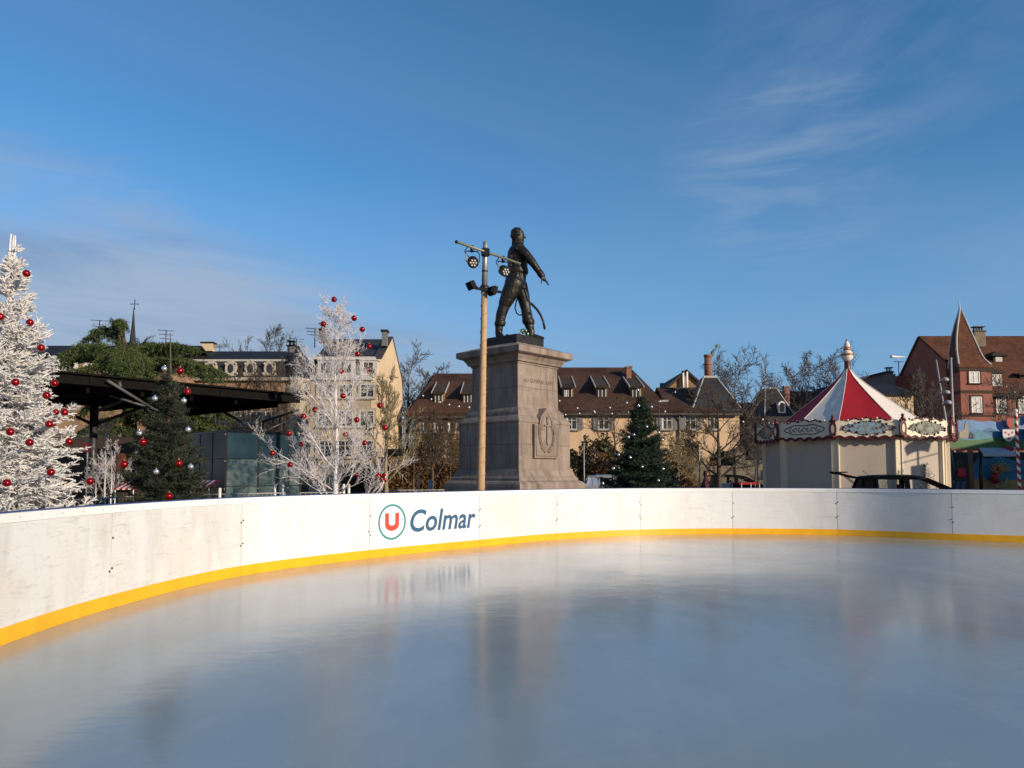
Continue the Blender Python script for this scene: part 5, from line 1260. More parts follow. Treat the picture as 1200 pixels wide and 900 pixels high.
for px in (228,246,264,282,300,318):
    for z0,z1 in ((500,482),(536,518)): window(h,F,F.u_of(px),zs(z0,Y3),0.95,zs(z1,Y3)-zs(z0,Y3),'white_dull','window',None,'stonewall')
chimney(lower,xs(241.5,Y3+4),Y3+4,zs(412,Y3+4),zs(403,Y3+4),0.95,0.7,'cream','slate_black'); chimney(lower,xs(340,Y3+4),Y3+4,zs(414,Y3+4),zs(406.5,Y3+4),0.6,0.7,'grey_wall','slate_black',2)
antenna(xs(255,Y3+4),Y3+4,zs(411,Y3+4),0.5,'small low antenna on the slate mansard roof'); antenna(xs(345.5,Y3+3),Y3+3,zs(411,Y3+3),1.0,'antenna with stacked prongs at the right end of the mansard roof')
# turret end of the mansard
mb=MB(); xq=xs(343,Y3-.5); mb.lathe([(0.95,0),(0.95,z_c)],(xq,Y3+.6,0),12); mb.build('turret',MATS['cream_dull'],h)
mb=MB(); mb.lathe([(1.1,z_c),(0.95,z_c+0.6),(0.82,z_k),(0.75,z_k+0.25),(0.4,z_k+0.5),(0.1,z_r)],(xq,Y3+.6,0),12); mb.build('turret_roof',MATS['slate'],h)
# ------------------------------------------------------------------ low brown house at far left behind the cedar
Y4=56.0; F=Fac((xs(-40,Y4),Y4,0),(1,0,0)); W4=xs(200,Y4)-xs(-40,Y4)
h=thing('brown_brick_house','brown brick house with pale windows behind the cedar at far left','house',(xs(100,Y4),Y4,0))
mb=MB(); F.box(mb,0,W4,0,zs(421,Y4),-9,0); mb.build('wall',MATS['brick'],h)
mb=MB(); gable_roof(mb,F,0,W4,zs(421,Y4),zs(408,Y4+4.5),9,0.4,0.2); mb.build('roof',MATS['slate_black'],h)
for px in (32,56,80,105,128,152,176):
    window(h,F,F.u_of(px),zs(437,Y4),0.62,zs(425.5,Y4)-zs(437,Y4),'white','window','white',None)
    window(h,F,F.u_of(px),zs(470,Y4),0.62,1.3,'white','window','white',None)
antenna(xs(112,Y4+3),Y4+3,zs(409,Y4+4),2.1,'thin aerial mast left of the cedar top'); antenna(xs(191,Y4+4),Y4+4,zs(409,Y4+4),1.5,'ragged aerial right of the cedar top')
# church spire
Ys=125.0; px,py=152.6,363.5; cx_=xs(px,Ys); h=thing('church_spire','slender slate church spire with a cross behind the cedar','spire',(cx_,Ys,0))
mb=MB(); zb_=zs(410,Ys); mb.lathe([(0.95,zb_-4),(0.66,zb_),(0.30,zs(385,Ys)),(0.06,zs(362,Ys))],(cx_-0.1,Ys,0),8,smooth=False); mb.build('steeple',MATS['slate'],h)
mb=MB(); mb.box(cx_-2,cx_+2,Ys-2,Ys+2,0,zb_-3.9); mb.build('tower',MATS['stonewall'],h)
mb=MB(); mb.tube([(cx_,Ys,zs(363,Ys)),(cx_+0.05,Ys,zs(351.5,Ys))],0.06,6); mb.tube([(cx_-0.55,Ys,zs(356.3,Ys)),(cx_+0.65,Ys,zs(356.3,Ys))],0.06,6)
for s_ in (-1,1): mb.ball((cx_+0.05+s_*0.6,Ys,zs(356.3,Ys)),0.12,6)
mb.ball((cx_+.05,Ys,zs(352,Ys)),0.12,6); mb.ball((cx_,Ys,zs(361.5,Ys)),0.16,8); mb.build('cross',MATS['steel_dark'],h)
# ------------------------------------------------------------------ carousel
DQ=28.0; qc=Vector((399.5/900*DQ,DQ,0)); va=math.atan2(-qc.y,-qc.x)     # direction towards the camera
RC,RW=3.29,3.07; NS=10
def qdir(th): a=va+th; return Vector((math.cos(a),math.sin(a),0))   # th>0 towards the right of the picture
VT=[R(-10+36*k) for k in range(NS)]
zfc=RC*0.97
def zq(py,r=RC): return zs(py,DQ-r*0.93)
ztop,zbot=zq(494.0),zq(511.0); ZE=3.03; ZA=zs(433,DQ); ZF=zs(398.5,DQ)
MATS['canvas_red']=M('red_canvas',(0.35,0.003,0.010),0.7,0.12,1.5,bmp=0.25,bscale=2.2,bdist=0.06)
MATS['canvas_white']=M('white_canvas',(0.72,0.66,0.58),0.75,0.08,1.5,bmp=0.25,bscale=2.2,bdist=0.06)
MATS['blind']=plaster('beige_blind',(0.47,0.40,0.33),0.25); MATS['post_cream']=M('cream_post',(0.68,0.58,0.42),0.5,0.08)
MATS['sign_cream']=M('cream_board',(0.72,0.64,0.48),0.5,0.10,5); MATS['maroon']=M('maroon_trim',(0.11,0.012,0.014),0.45,0.2)
MATS['dark_scroll']=M('dark_scrollwork',(0.05,0.035,0.03),0.5,0.3,10)
def painted(name,sky,land,dark,seed):
    m,nt,b=newmat(name); t=N(nt,'ShaderNodeTexCoord'); sp=N(nt,'ShaderNodeSeparateXYZ'); nt.links.new(t.outputs['Object'],sp.inputs[0])
    v=coords(nt); f=noise(nt,v,2.6+0.1*seed,6,0.7,0.8); g=noise(nt,v,7.0,5,0.7,0.6)
    ad=N(nt,'ShaderNodeMath',operation='MULTIPLY_ADD'); ad.inputs[1].default_value=2.2; ad.inputs[2].default_value=-2.2*((ztop+zbot)/2-0.30)
    nt.links.new(sp.outputs[2],ad.inputs[0]); a2=N(nt,'ShaderNodeMath',operation='ADD'); nt.links.new(ad.outputs[0],a2.inputs[0]); nt.links.new(f,a2.inputs[1])
    c=ramp(nt,a2.outputs[0],[(0.55,dark),(0.9,land),(1.12,tuple(x*0.7 for x in sky)),(1.35,sky)]) if False else ramp(nt,g,[(0.40,dark),(0.47,land),(0.53,sky),(0.62,tuple(min(1,x*1.5) for x in sky))])
    nt.links.new(c,b.inputs['Base Color']); b.inputs['Roughness'].default_value=0.4; return m
MATS['paint_a']=painted('painted_lake',(0.16,0.28,0.36),(0.30,0.24,0.18),(0.03,0.05,0.07),1); MATS['paint_b']=painted('painted_forest',(0.15,0.16,0.13),(0.07,0.085,0.045),(0.018,0.022,0.018),2); MATS['paint_c']=painted('painted_scene',(0.28,0.24,0.18),(0.12,0.10,0.08),(0.02,0.02,0.025),3)
car=thing('carousel','round closed carousel with red and white striped tent roof and painted scalloped cornice','carousel',tuple(qc))
def q3(r,th,z): p=qc+qdir(th)*r; return Vector((p.x,p.y,z))
# tent roof: concave gores, alternately red and white
prof=[(1.0,0.0),(0.86,0.122),(0.70,0.268),(0.54,0.420),(0.38,0.580),(0.24,0.725),(0.12,0.862),(0.05,0.97),(0.035,1.0)]
NT=10; VQ=[R(-9+36*k+(4 if k%2 else 0)) for k in range(NT)]; VN=VQ[1:]+[VQ[0]+2*math.pi]
RT=2.98
mb=MB()
for k in range(NT):
    a0,a1=VQ[k],VN[k]; n_=6; b0=len(mb.v)
    for (rr,hh) in prof:
        for j in range(n_+1):
            th=a0+(a1-a0)*j/n_; sag=1-0.030*math.sin(math.pi*j/n_)*math.sin(math.pi*min(1,hh*1.2))
            # straight eave between posts
            ch=math.cos((a1-a0)/2)/math.cos(th-(a0+a1)/2); fl=rr*ch if True else rr
            mb.v.append(tuple(q3(RT*fl*sag,th,ZE+(ZA-ZE)*hh)-Vector((0.12*hh,0,0))))
    for i in range(len(prof)-1):
        for j in range(n_):
            p=b0+i*(n_+1)+j; mb.f.append((p,p+1,p+n_+2,p+n_+1)); mb.m.append(1 if k%2 else 0); mb.s.append(True)
tent=mb.build('tent_roof',[MATS['canvas_red'],MATS['canvas_white']],car)
mb=MB()
for k in range(NT):
    pts=[q3(RT*rr*1.004+0.01,VQ[k],ZE+(ZA-ZE)*hh+0.008)-Vector((0.12*hh,0,0)) for rr,hh in prof]; mb.tube(pts,0.011,5,0,True,False)
mb.build('seam_piping',MATS['canvas_white'],tent)
mb=MB(); H=ZF-ZA; c=(qc.x-0.12,qc.y,ZA)
mb.lathe([(0.136,-0.12),(0.109,0.05),(0.102,0.26),(0.116,0.30)],c,14,0)
mb.lathe([(0.088,0.30),(0.156,0.36),(0.204,0.45),(0.211,0.50)],c,16,1); mb.lathe([(0.221,0.50),(0.228,0.53),(0.221,0.57)],c,16,2); mb.lathe([(0.204,0.57),(0.150,0.66),(0.109,0.70)],c,16,1)
mb.lathe([(0.116,0.70),(0.129,0.74),(0.116,0.80)],c,16,2); mb.lathe([(0.102,0.80),(0.116,0.88),(0.088,0.97),(0.041,1.05)],c,14,1); mb.lathe([(0.037,1.05),(0.044,1.08),(0.020,1.12),(0.017,H-0.1),(0.005,H)],c,10,2)
mb.build('finial',[MATS['maroon'],MATS['canvas_white'],MATS['copper']],car)
# cornice: ten scalloped boards with painted ovals
for k in range(NS):
    a0,a1=VT[k],VT[k]+R(36); A=q3(RC,a0,0); B=q3(RC,a1,0); Lq=(B-A).length; u=(B-A).normalized(); nrm=qdir((a0+a1)/2)
    def bp(s,z,d): p=A+u*s*Lq+nrm*d; return Vector((p.x,p.y,z))
    n_=28; top=[];bot=[]
    for j in range(n_+1):
        s=j/n_; arch=0.06*math.exp(-((s-0.5)/0.28)**2); sc_t=0.075*abs(math.sin(s*math.pi*5)); top.append(bp(s,ztop+arch+sc_t-0.02,0)); bot.append(bp(s,zbot+0.085*abs(math.sin(s*math.pi*6))-0.05-0.03*math.sin(math.pi*s),0))
    mb=MB(); b0=0
    for d in (0,0.06):
        for j in range(n_+1): mb.v.append(tuple(top[j]+nrm*d)); mb.v.append(tuple(bot[j]+nrm*d))
    M_=2*(n_+1)
    for j in range(n_):
        p=2*j
        for f in ((M_+p,M_+p+1,M_+p+3,M_+p+2),(p,p+2,p+3,p+1),(p,M_+p,M_+p+2,p+2),(p+1,p+3,M_+p+3,M_+p+1)): mb.f.append(f); mb.m.append(0); mb.s.append(False)
    bd=mb.build('cornice_board',MATS['sign_cream'],car)
    mb=MB(); mb.tube([q+nrm*0.065-Vector((0,0,0.01)) for q in bot],0.030,6); mb.tube([q+nrm*0.05-Vector((0,0,0.05)) for q in bot],0.026,6); mb.build('valance',MATS['maroon'],bd)
    mb=MB(); mb.tube([q+nrm*0.05+Vector((0,0,0.01)) for q in top[5:-5]],0.026,5)
    for j in range(4,n_-3,2):
        q=top[j]; mb.ball(q+nrm*0.06+Vector((0,0,0.02+0.02*((j//2)%2))),0.038,6,0 if (j//2)%3 else 1)
    mb.build('cresting',[MATS['maroon'],MATS['sign_cream']],bd)
    zc=(ztop+zbot)/2+0.03; kind=k%3
    if k!=NS-1:
        N_=40; ou=[]
        for j in range(N_):
            a=2*math.pi*j/N_; w_=1+0.10*math.cos(4*a)+0.05*math.cos(7*a+k); ou.append(bp(0.5+0.345*math.cos(a)*w_,zc+0.20*math.sin(a)*w_,0.062))
        mb=MB(); mb.prism(ou,nrm*0.012); mb.build('painted_panel',MATS[('paint_a','paint_b','paint_c')[kind]],bd)
        mb=MB(); mb.tube(ou+[ou[0]],0.016,5)
        for j in range(0,N_): mb.ball(ou[j]+nrm*0.01+Vector((0,0,0.05*math.sin(j*2.4))),0.020 if j%3 else 0.040,6,(0,1,2)[j%3])
        mb.build('scrollwork',[MATS['dark_scroll'],MATS['canvas_white'],MATS['maroon']],bd)
    else:
        mb=MB(); r_=random.Random(4)
        pts=[bp(0.2+0.6*j/40,zc+0.17*math.sin(j*0.9)*(0.5+0.5*r_.random()),0.066) for j in range(41)]; 
        N_=40; ou=[bp(0.5+0.36*math.cos(2*math.pi*j/N_),zc+0.16*math.sin(2*math.pi*j/N_)*(1+0.15*math.cos(6*math.pi*j/N_*2)),0.064) for j in range(N_)]
        mb.tube(ou+[ou[0]],0.016,5)
        for q in range(7): 
            c0=0.26+0.08*q; mb.tube([bp(c0+0.03*math.cos(t_*0.8),zc+0.07*math.sin(t_*0.8)*(1 if q%2 else -1),0.068) for t_ in range(7)],0.012,5)
        mb.build('scrollwork',MATS['dark_scroll'],bd)
    # cartouche ornament over each post
    P0=q3(RC+0.07,a0,0); nv=qdir(a0); sv_=Vector((-nv.y,nv.x,0))
    def cp(x,z,d): p=P0+sv_*x+nv*d; return Vector((p.x,p.y,z))
    mb=MB(); zo0,zo1=zbot-0.05,ztop+0.16; zm=(zo0+zo1)/2-0.05; N_=24
    mb.prism([cp(0.115*math.cos(2*math.pi*j/N_),zm+0.27*math.sin(2*math.pi*j/N_),0.0) for j in range(N_)],nv*0.06,0)
    mb.prism([cp(0.048*math.cos(2*math.pi*j/N_),zm+0.14*math.sin(2*math.pi*j/N_),0.061) for j in range(N_)],nv*0.012,1)
    mb.ball(cp(0,zo1-0.08,0.03),0.075,8,0); mb.ball(cp(0,zo1+0.03,0.03),0.055,8,0); mb.ball(cp(0,zo0+0.04,0.03),0.055,8,0)
    for e in (-1,1): mb.ball(cp(e*0.07,zo1-0.13,0.03),0.05,8,0); mb.ball(cp(e*0.075,zo0+0.12,0.03),0.045,8,0)
    mb.build('cartouche',[MATS['maroon'],MATS['sign_cream']],car)
# walls: roller blinds between posts
for k in range(NS):
    a0,a1=VT[k],VT[k]+R(36); A=q3(RW,a0,0); B=q3(RW,a1,0); nrm=qdir((a0+a1)/2); u=(B-A).normalized(); L_=(B-A).length
    mb=MB(); mb.obox((A+B)/2-nrm*0.03+Vector((0,0,(0.25+zbot)/2)),u*(L_/2-0.10),nrm*0.02,Vector((0,0,(zbot-0.25)/2)))
    mb.build('blind',MATS['blind'],car)
    mb=MB(); mb.obox(A-qdir(a0)*0.01+Vector((0,0,(0.2+zbot)/2)),Vector((-qdir(a0).y,qdir(a0).x,0))*0.125,qdir(a0)*0.05,Vector((0,0,(zbot-0.2)/2)))
    for e in (-1,1): mb.obox(A+Vector((-qdir(a0).y,qdir(a0).x,0))*e*0.10+qdir(a0)*0.05+Vector((0,0,(0.2+zbot)/2)),Vector((-qdir(a0).y,qdir(a0).x,0))*0.02,qdir(a0)*0.02,Vector((0,0,(zbot-0.2)/2)))
    mb.build('post',MATS['post_cream'],car)
mb=MB(); mb.lathe([(RW+0.15,0.0),(RW+0.15,0.22)],tuple(qc),NS*2); mb.build('platform',MATS['maroon'],car)
mb=MB(); mb.lathe([(RW*0.9,zbot+0.02),(RC*0.925,zbot+0.06),(RC*0.925,zbot+0.12),(RT*0.9,ZE-0.05)],tuple(qc),30); mb.build('rim',MATS['maroon'],car)
mb=MB(); p=q3(RC+0.05,VT[8],0)
# ------------------------------------------------------------------ hatchbacks
MATS['car_black']=M('black_car_paint',(0.004,0.0042,0.005),0.5,0.1,spec=0.08); MATS['car_silver']=M('silver_car_paint',(0.42,0.43,0.45),0.28,0.05,metal=0.5); MATS['rubber']=M('rubber',(0.015,0.015,0.015),0.9); MATS['rim']=M('wheel_rim',(0.35,0.35,0.36),0.35,metal=0.8)
m,nt,b=newmat('car_glass'); b.inputs['Base Color'].default_value=(0.80,0.85,0.83,1); b.inputs['Roughness'].default_value=0.02; b.inputs['Transmission Weight'].default_value=1.0; b.inputs['IOR'].default_value=1.05; MATS['car_glass']=m
MATS['tail_red']=M('tail_lamp',(0.35,0.01,0.01),0.25); MATS['head_lens']=M('headlamp_lens',(0.6,0.6,0.62),0.15,0.1); MATS['seat_cloth']=M('seat_cloth',(0.03,0.03,0.033),0.9)
def hatchback(label,x0,y0,paint,open_gate,facing=1,group=None,name='parked_car'):
    """side profile along X, rear at x0, near side at y0; facing=1: nose to the right"""
    Wd=1.72; t=thing(name,label,'car',(x0+2.05*facing,y0+Wd/2,0),group); f=facing
    def X(s): return x0+s*f
    inset=lambda z: 0.0 if z<0.95 else (z-0.95)*0.30
    low=[(0.05,0.30),(0.02,0.55),(0.05,0.80),(0.12,1.00),(2.85,1.02),(3.45,0.93),(3.85,0.80),(4.05,0.62),(4.10,0.42),(4.05,0.24),(0.3,0.22)]
    mb=MB(); mb.prism([(X(s),y0,z) for s,z in low],(0,Wd,0)); mb.build('body',MATS[paint],t)
    roofp=[(0.30,1.44),(0.70,1.475),(1.30,1.485),(1.75,1.47),(2.0,1.44)]
    mb=MB()
    for z0_,dz in ((0,0),):
        pass
    b0=len(mb.v); iy=inset(1.45)
    for s,z in roofp:
        for (yy,dz) in ((y0+iy-0.02,-0.03),(y0+iy+0.10,0.02),(y0+Wd/2,0.045),(y0+Wd-iy-0.10,0.02),(y0+Wd-iy+0.02,-0.03)): mb.v.append((X(s),yy,z+dz))
    for i in range(len(roofp)-1):
        for j in range(4): q=b0+i*5+j; mb.f.append((q,q+1,q+6,q+5) if f>0 else (q+5,q+6,q+1,q)); mb.m.append(0); mb.s.append(True)
    o=mb.build('car_roof',MATS[paint],t); sm=o.modifiers.new('s','SOLIDIFY'); sm.thickness=0.045; sm.offset=0
    for sd,yb in ((0,y0),(1,y0+Wd)):
        mb=MB(); sg=1 if sd==0 else -1
        def yp(z): return yb+sg*(inset(z)+0.025)
        for (s0,z0,s1,z1,w_) in ((2.88,1.00,2.00,1.43,0.10),(1.535,1.0,1.515,1.46,0.14),(0.77,1.0,0.74,1.45,0.06),(0.14,0.98,0.32,1.43,0.12),(0.48,1.0,0.42,1.44,0.05)):
            mb.bar((X(s0),yp(z0),z0),(X(s1),yp(z1),z1),w_,0.05,0,(0,1,0))
        mb.bar((X(0.30),yp(1.44),1.43),(X(2.0),yp(1.44),1.425),0.05,0.09,0,(0,1,0)); mb.bar((X(0.12),yp(1.0),1.0),(X(2.9),yp(1.0),1.0),0.04,0.04,0,(0,1,0))
        if f*0+1: mb.prism([(X(0.14),yp(1.0)-0.004,1.0),(X(0.77),yp(1.0)-0.004,1.0),(X(0.755),yp(1.2),1.20),(X(0.74),yp(1.42),1.42),(X(0.31),yp(1.42),1.42)],(0,0.03*sg,0))
        mb.build('pillar_frame',MATS[paint],t)
    for sd,yb in ((0,y0),(1,y0+Wd)):
        sg=1 if sd==0 else -1
        def yq(z): return yb+sg*(inset(z)+0.03)
        for poly in ([(0.79,1.01),(1.475,1.01),(1.455,1.42),(0.76,1.42)],[(1.60,1.01),(2.78,1.01),(1.99,1.40),(1.585,1.42)]):
            mb=MB(); mb.add([(X(s),yq(z),z) for s,z in poly],[(0,1,2,3)]); mb.build('side_window',MATS['car_glass'],t)
    mb=MB(); mb.add([(X(2.90),y0+0.10,1.02),(X(2.90),y0+Wd-0.10,1.02),(X(2.03),y0+Wd-0.22,1.43),(X(2.03),y0+0.22,1.43)],[(0,1,2,3)]); mb.build('windscreen',MATS['car_glass'],t)
    mb=MB(); mb.box(min(X(0.3),X(2.6)),max(X(0.3),X(2.6)),y0+0.12,y0+Wd-0.12,0.55,0.62)
    for yy in (y0+0.25,y0+0.95):
        for ss in (1.55,0.75): mb.bar((X(ss),yy+0.25,0.6),(X(ss-0.14),yy+0.25,1.05),0.48,0.12,0,(1,0,0)); mb.bar((X(ss-0.15),yy+0.25,1.12),(X(ss-0.17),yy+0.25,1.24),0.24,0.08,0,(1,0,0))
    mb.build('seats',MATS['seat_cloth'],t)
    if open_gate:
        mb=MB(); a=(X(0.30),0,1.47); 
        P=[(0.34,1.46),(0.02,1.53),(-0.26,1.61),(-0.46,1.645),(-0.50,1.60),(-0.40,1.56),(-0.22,1.54),(0.0,1.46),(0.30,1.41)]
        mb.prism([(X(s),y0+0.16,z) for s,z in P],(0,Wd-0.32,0)); mb.box(min(X(-0.30),X(-0.03)),max(X(-0.30),X(-0.03)),y0+0.3,y0+Wd-0.3,1.60,1.635); tg=mb.build('tailgate',MATS[paint],t,'raised black tailgate')
        mb=MB(); mb.tube([(X(-0.10),y0+0.2,1.52),(X(0.22),y0+0.2,1.24)],0.012,6); mb.tube([(X(-0.10),y0+Wd-0.2,1.52),(X(0.22),y0+Wd-0.2,1.24)],0.012,6); mb.build('gas_strut',MATS['black_metal'],t)
        mb=MB(); mb.tube([(X(0.62),y0+Wd/2,1.50),(X(0.40),y0+Wd/2,1.68)],0.008,5); mb.build('aerial',MATS['black_metal'],t)
    else:
        mb=MB(); mb.add([(X(0.10),y0+0.12,1.02),(X(0.10),y0+Wd-0.12,1.02),(X(0.30),y0+Wd-0.22,1.43),(X(0.30),y0+0.22,1.43)],[(0,1,2,3)]); mb.build('rear_window',MATS['car_glass'],t)
    for ss in (0.80,3.30):
        for sd in (0,1):
            yy=y0-0.005 if sd==0 else y0+Wd-0.195; wm=MB(); wm.tube([(X(ss),yy,0.31),(X(ss),yy+0.20,0.31)],0.31,20); w_=wm.build('wheel',MATS['rubber'],t)
            rm=MB(); yo=yy-0.012 if sd==0 else yy+0.202; rm.tube([(X(ss),yo,0.31),(X(ss),yo+0.012,0.31)],0.20,14); rm.build('rim',MATS['rim'],w_)
    for sd in (0,1):
        yy=y0+0.05 if sd==0 else y0+Wd-0.30
        mb=MB(); mb.box(min(X(0.0),X(0.06)),max(X(0.0),X(0.06)),yy,yy+0.25,0.72,0.95); mb.build('tail_lamp',MATS['tail_red'],t)
        mb=MB(); mb.box(min(X(3.98),X(4.09)),max(X(3.98),X(4.09)),yy,yy+0.25,0.56,0.70); mb.build('headlight',MATS['head_lens'],t)
        ym=y0-0.14 if sd==0 else y0+Wd+0.14; mb=MB(); mb.obox((X(2.62),ym,1.03),(0.06,0,0),(0,0.10,0),(0,0,0.07)); mb.build('mirror',MATS[paint],t)
    return t
_x0=xs(994,22.4); _c=hatchback('black hatchback with its tailgate raised, parked before the carousel',_x0,22.4,'car_black',True)
_c.rotation_euler[2]=R(-21); _v=Matrix.Rotation(R(-21),3,'Z')@Vector((2.05,0.86,0)); _c.location=(_x0+_v.x,22.4+_v.y,0)
hatchback('silver hatchback parked between the plinth and the dark fir',xs(684,37),37.0,'car_silver',False)
hatchback('dark hatchback parked by the tall leafless tree and the garden wall',xs(831,40),40.5,'car_black',False)
# small bare fir between the car and the carousel
t=thing('small_fir','scrawny little dark fir between the black car and the carousel','Christmas tree',(xs(1084,24.4),24.4,0))
S,_=fir((xs(1084,24.4),24.4,0.1),zs(549,24.4),0.75,77,nw=12,per=5,thick=(0.012,0.007),side=9,sub=3,el0=0.45,curve=0.0,sl=0.3,vj=0.4)
V,Fc=needles(S,26,0.04,0.012,3,0.7); bulk('needles',V,Fc,MATS['needle_far'],t); mb=MB(); mb.tube([(xs(1084,24.4),24.4,0),(xs(1082,24.4),24.4,zs(544,24.4))],[0.03,0.008],6); mb.build('trunk',MATS['bark'],t)
# ------------------------------------------------------------------ dark market canopy and glass pavilion at left
MATS['canopy']=M('canopy_black',(0.006,0.0055,0.005),0.9,0.25,3,spec=0.04); MATS['canopy_edge']=M('canopy_edge',(0.009,0.0085,0.008),0.9,0.2,4,spec=0.04)
FA=at(72,436.5,20.5); FB=at(340,461.5,26.0); dirx=(FB-FA); dirx.z=0; dirx.normalize(); zc=(FA.z+FB.z)/2; back=Vector((-dirx.y,dirx.x,0))
if back.y<0: back=-back
A0=FA-dirx*6.0; B0=Vector((FB.x,FB.y,0))+dirx*0.3; A0.z=0
zf=FA.z
cn=thing('market_canopy','long flat black market canopy on steel columns behind the two firs','canopy',(A0.lerp(B0,0.6).x,A0.lerp(B0,0.6).y,0))
mb=MB(); WDc=6.5
mb.prism([A0+Vector((0,0,zf-0.26)),B0+Vector((0,0,zf-0.26)),B0+back*WDc+Vector((0,0,zf-0.30)),A0+back*WDc+Vector((0,0,zf-0.30))],(0,0,0.24)); mb.build('roof_deck',MATS['canopy'],cn)
mb=MB(); mb.obox((A0+B0)/2-back*0.04+Vector((0,0,zf-0.14)),dirx*((B0-A0).length/2+0.05),back*0.035,Vector((0,0,0.15))); mb.obox((A0+B0)/2-back*0.10+Vector((0,0,zf+0.0)),dirx*((B0-A0).length/2+0.1),back*0.10,Vector((0,0,0.025)))
Ln=(B0-A0).length
for k in range(7): p=A0+dirx*(Ln*(k+0.5)/7)-back*0.09+Vector((0,0,zf-0.14)); mb.obox(p,dirx*0.035,back*0.02,Vector((0,0,0.15)))
mb.build('fascia',MATS['canopy_edge'],cn)
mb=MB()
for k in range(9):
    p=A0+dirx*(Ln*(k+0.5)/9)+Vector((0,0,zf-0.38)); mb.bar(p+back*0.1,p+back*(WDc-0.1),0.10,0.20)
mb.build('rafter',MATS['canopy'],cn)
def col(px,D_,rad):
    p=at(px,540,D_); x,y=p.x,p.y
    mb=MB(); mb.tube([(x,y,0),(x,y,zf-0.40)],rad,12); c=mb.build('column',MATS['steel_dark'],cn)
    for s_ in (-1,1):
        mb=MB(); mb.tube([Vector((x,y,zf-1.15)),Vector((x,y,zf-0.45))+dirx*s_*1.6],0.05,8); mb.build('strut',MATS['steel_dark'],c)
    mb=MB(); mb.tube([Vector((x,y,zf-0.75)),Vector((x,y,zf-0.42))-back*2.4],0.055,8); mb.build('strut',MATS['steel_dark'],c)
col(108.5,24.5,0.125); col(305.5,29.0,0.14)
p=at(174,475,21.3); q=at(126,442,21.0)
mb=MB(); mb.tube([at(126,446,21.2),at(176,477,22.6)],0.045,8); mb.tube([at(140,447.5,21.6),at(141,454,21.6)],0.05,8); mb.tube([at(128,463,22.4),at(176,478,22.7)],0.035,8); mb.tube([at(176,477,22.65),at(187,482,23.4),Vector((at(196,500,24.2).x,24.2,0))],0.04,8); mb.build('brace',M('brace_grey',(0.085,0.083,0.08),0.6,0.2),cn)
# glass pavilion
m,nt,b=newmat('frosted_pavilion_glass'); v=coords(nt); f=noise(nt,v,1.4,6,0.65,0.8); g=noise(nt,coords(nt,(1,1,0.5)),0.7,3)
cc=mixc(nt,ramp(nt,f,[(0.42,0.0),(0.62,0.75)]),(0.016,0.035,0.047),(0.13,0.165,0.155)); nt.links.new(cc,b.inputs['Base Color']); b.inputs['Roughness'].default_value=0.12; MATS['frost_glass']=m
m,nt,b=newmat('dark_pavilion_glass'); v=coords(nt); f=noise(nt,v,0.9,4,0.6); nt.links.new(ramp(nt,f,[(0.4,(0.006,0.008,0.012)),(0.7,(0.014,0.020,0.030))]),b.inputs['Base Color']); b.inputs['Specular IOR Level'].default_value=0.12; b.inputs['Roughness'].default_value=0.15; MATS['dark_glass']=m
m,nt,b=newmat('teal_pavilion_glass'); v=coords(nt); f=noise(nt,v,0.9,4,0.6); nt.links.new(ramp(nt,f,[(0.4,(0.012,0.028,0.040)),(0.7,(0.03,0.055,0.07))]),b.inputs['Base Color']); b.inputs['Specular IOR Level'].default_value=0.3; b.inputs['Roughness'].default_value=0.12; MATS['teal_glass']=m
Dg=24.0; gp=thing('glass_pavilion','dark glass pavilion with teal patterned panes under the black canopy','pavilion',(xs(290,Dg),Dg,0))
pc=at(264.5,540,Dg); pr=at(352,540,26.3); pl=at(221,540,26.6); pb=pr+(pl-pc); zt1=at(264.5,503.5,Dg).z
for q in (pc,pr,pl,pb): q.z=0
mb=MB(); mb.prism([pc+Vector((0,0,0.0)),pr,pb,pl],(0,0,0.25)); mb.build('base',MATS['canopy'],gp)
mb=MB(); mb.prism([pc+Vector((0,0,zt1-0.06)),pr+Vector((0,0,zt1-0.06)),pb+Vector((0,0,zt1-0.06)),pl+Vector((0,0,zt1-0.06))],(0,0,0.07)); mb.build('roof',MATS['dark_glass'],gp)
def gl(P,Q,u0,u1,z0,z1,mat):
    d=Q-P; n_=Vector((d.y,-d.x,0)).normalized()
    if n_.y>0: n_=-n_
    mb=MB(); a=P+d*u0; b_=P+d*u1; mb.prism([a+Vector((0,0,z0)),b_+Vector((0,0,z0)),b_+Vector((0,0,z1)),a+Vector((0,0,z1))],-n_*0.03); mb.build('glass_pane',MATS[mat],gp)
hz_=[0.26,0.26+(zt1-0.4)*0.36,0.26+(zt1-0.4)*0.70,zt1-0.07]
for i in range(3):
    for u0,u1 in ((0.01,0.405),(0.42,0.82),(0.835,0.99)): gl(pc,pr,u0,u1,hz_[i]+0.012,hz_[i+1]-0.012,'frost_glass' if i<2 else 'teal_glass')
    for u0,u1 in ((0.01,0.32),(0.34,0.66),(0.68,0.99)): gl(pc,pl,u0,u1,hz_[i]+0.012,hz_[i+1]-0.012,'dark_glass')
mb=MB()
for P,Q,us in ((pc,pr,(0.0,0.4125,0.8275,1.0)),(pc,pl,(0.33,0.67,1.0))):
    for u in us: q=P.lerp(Q,u); mb.box(q.x-0.03,q.x+0.03,q.y+0.005,q.y+0.06,0.25,zt1-0.06)
mb.build('frame',MATS['steel_dark'],gp)
mb=MB()
for P,Q in ((pc,pr),(pc,pl)):
    for u in (0.42,0.83) if Q is pr else (0.01,0.34):
        for z in hz_[1:]: q=P.lerp(Q,u); mb.ball(q+Vector((0,-0.04,z-0.08)),0.022,6)
mb.build('clip',MATS['steel'],gp)
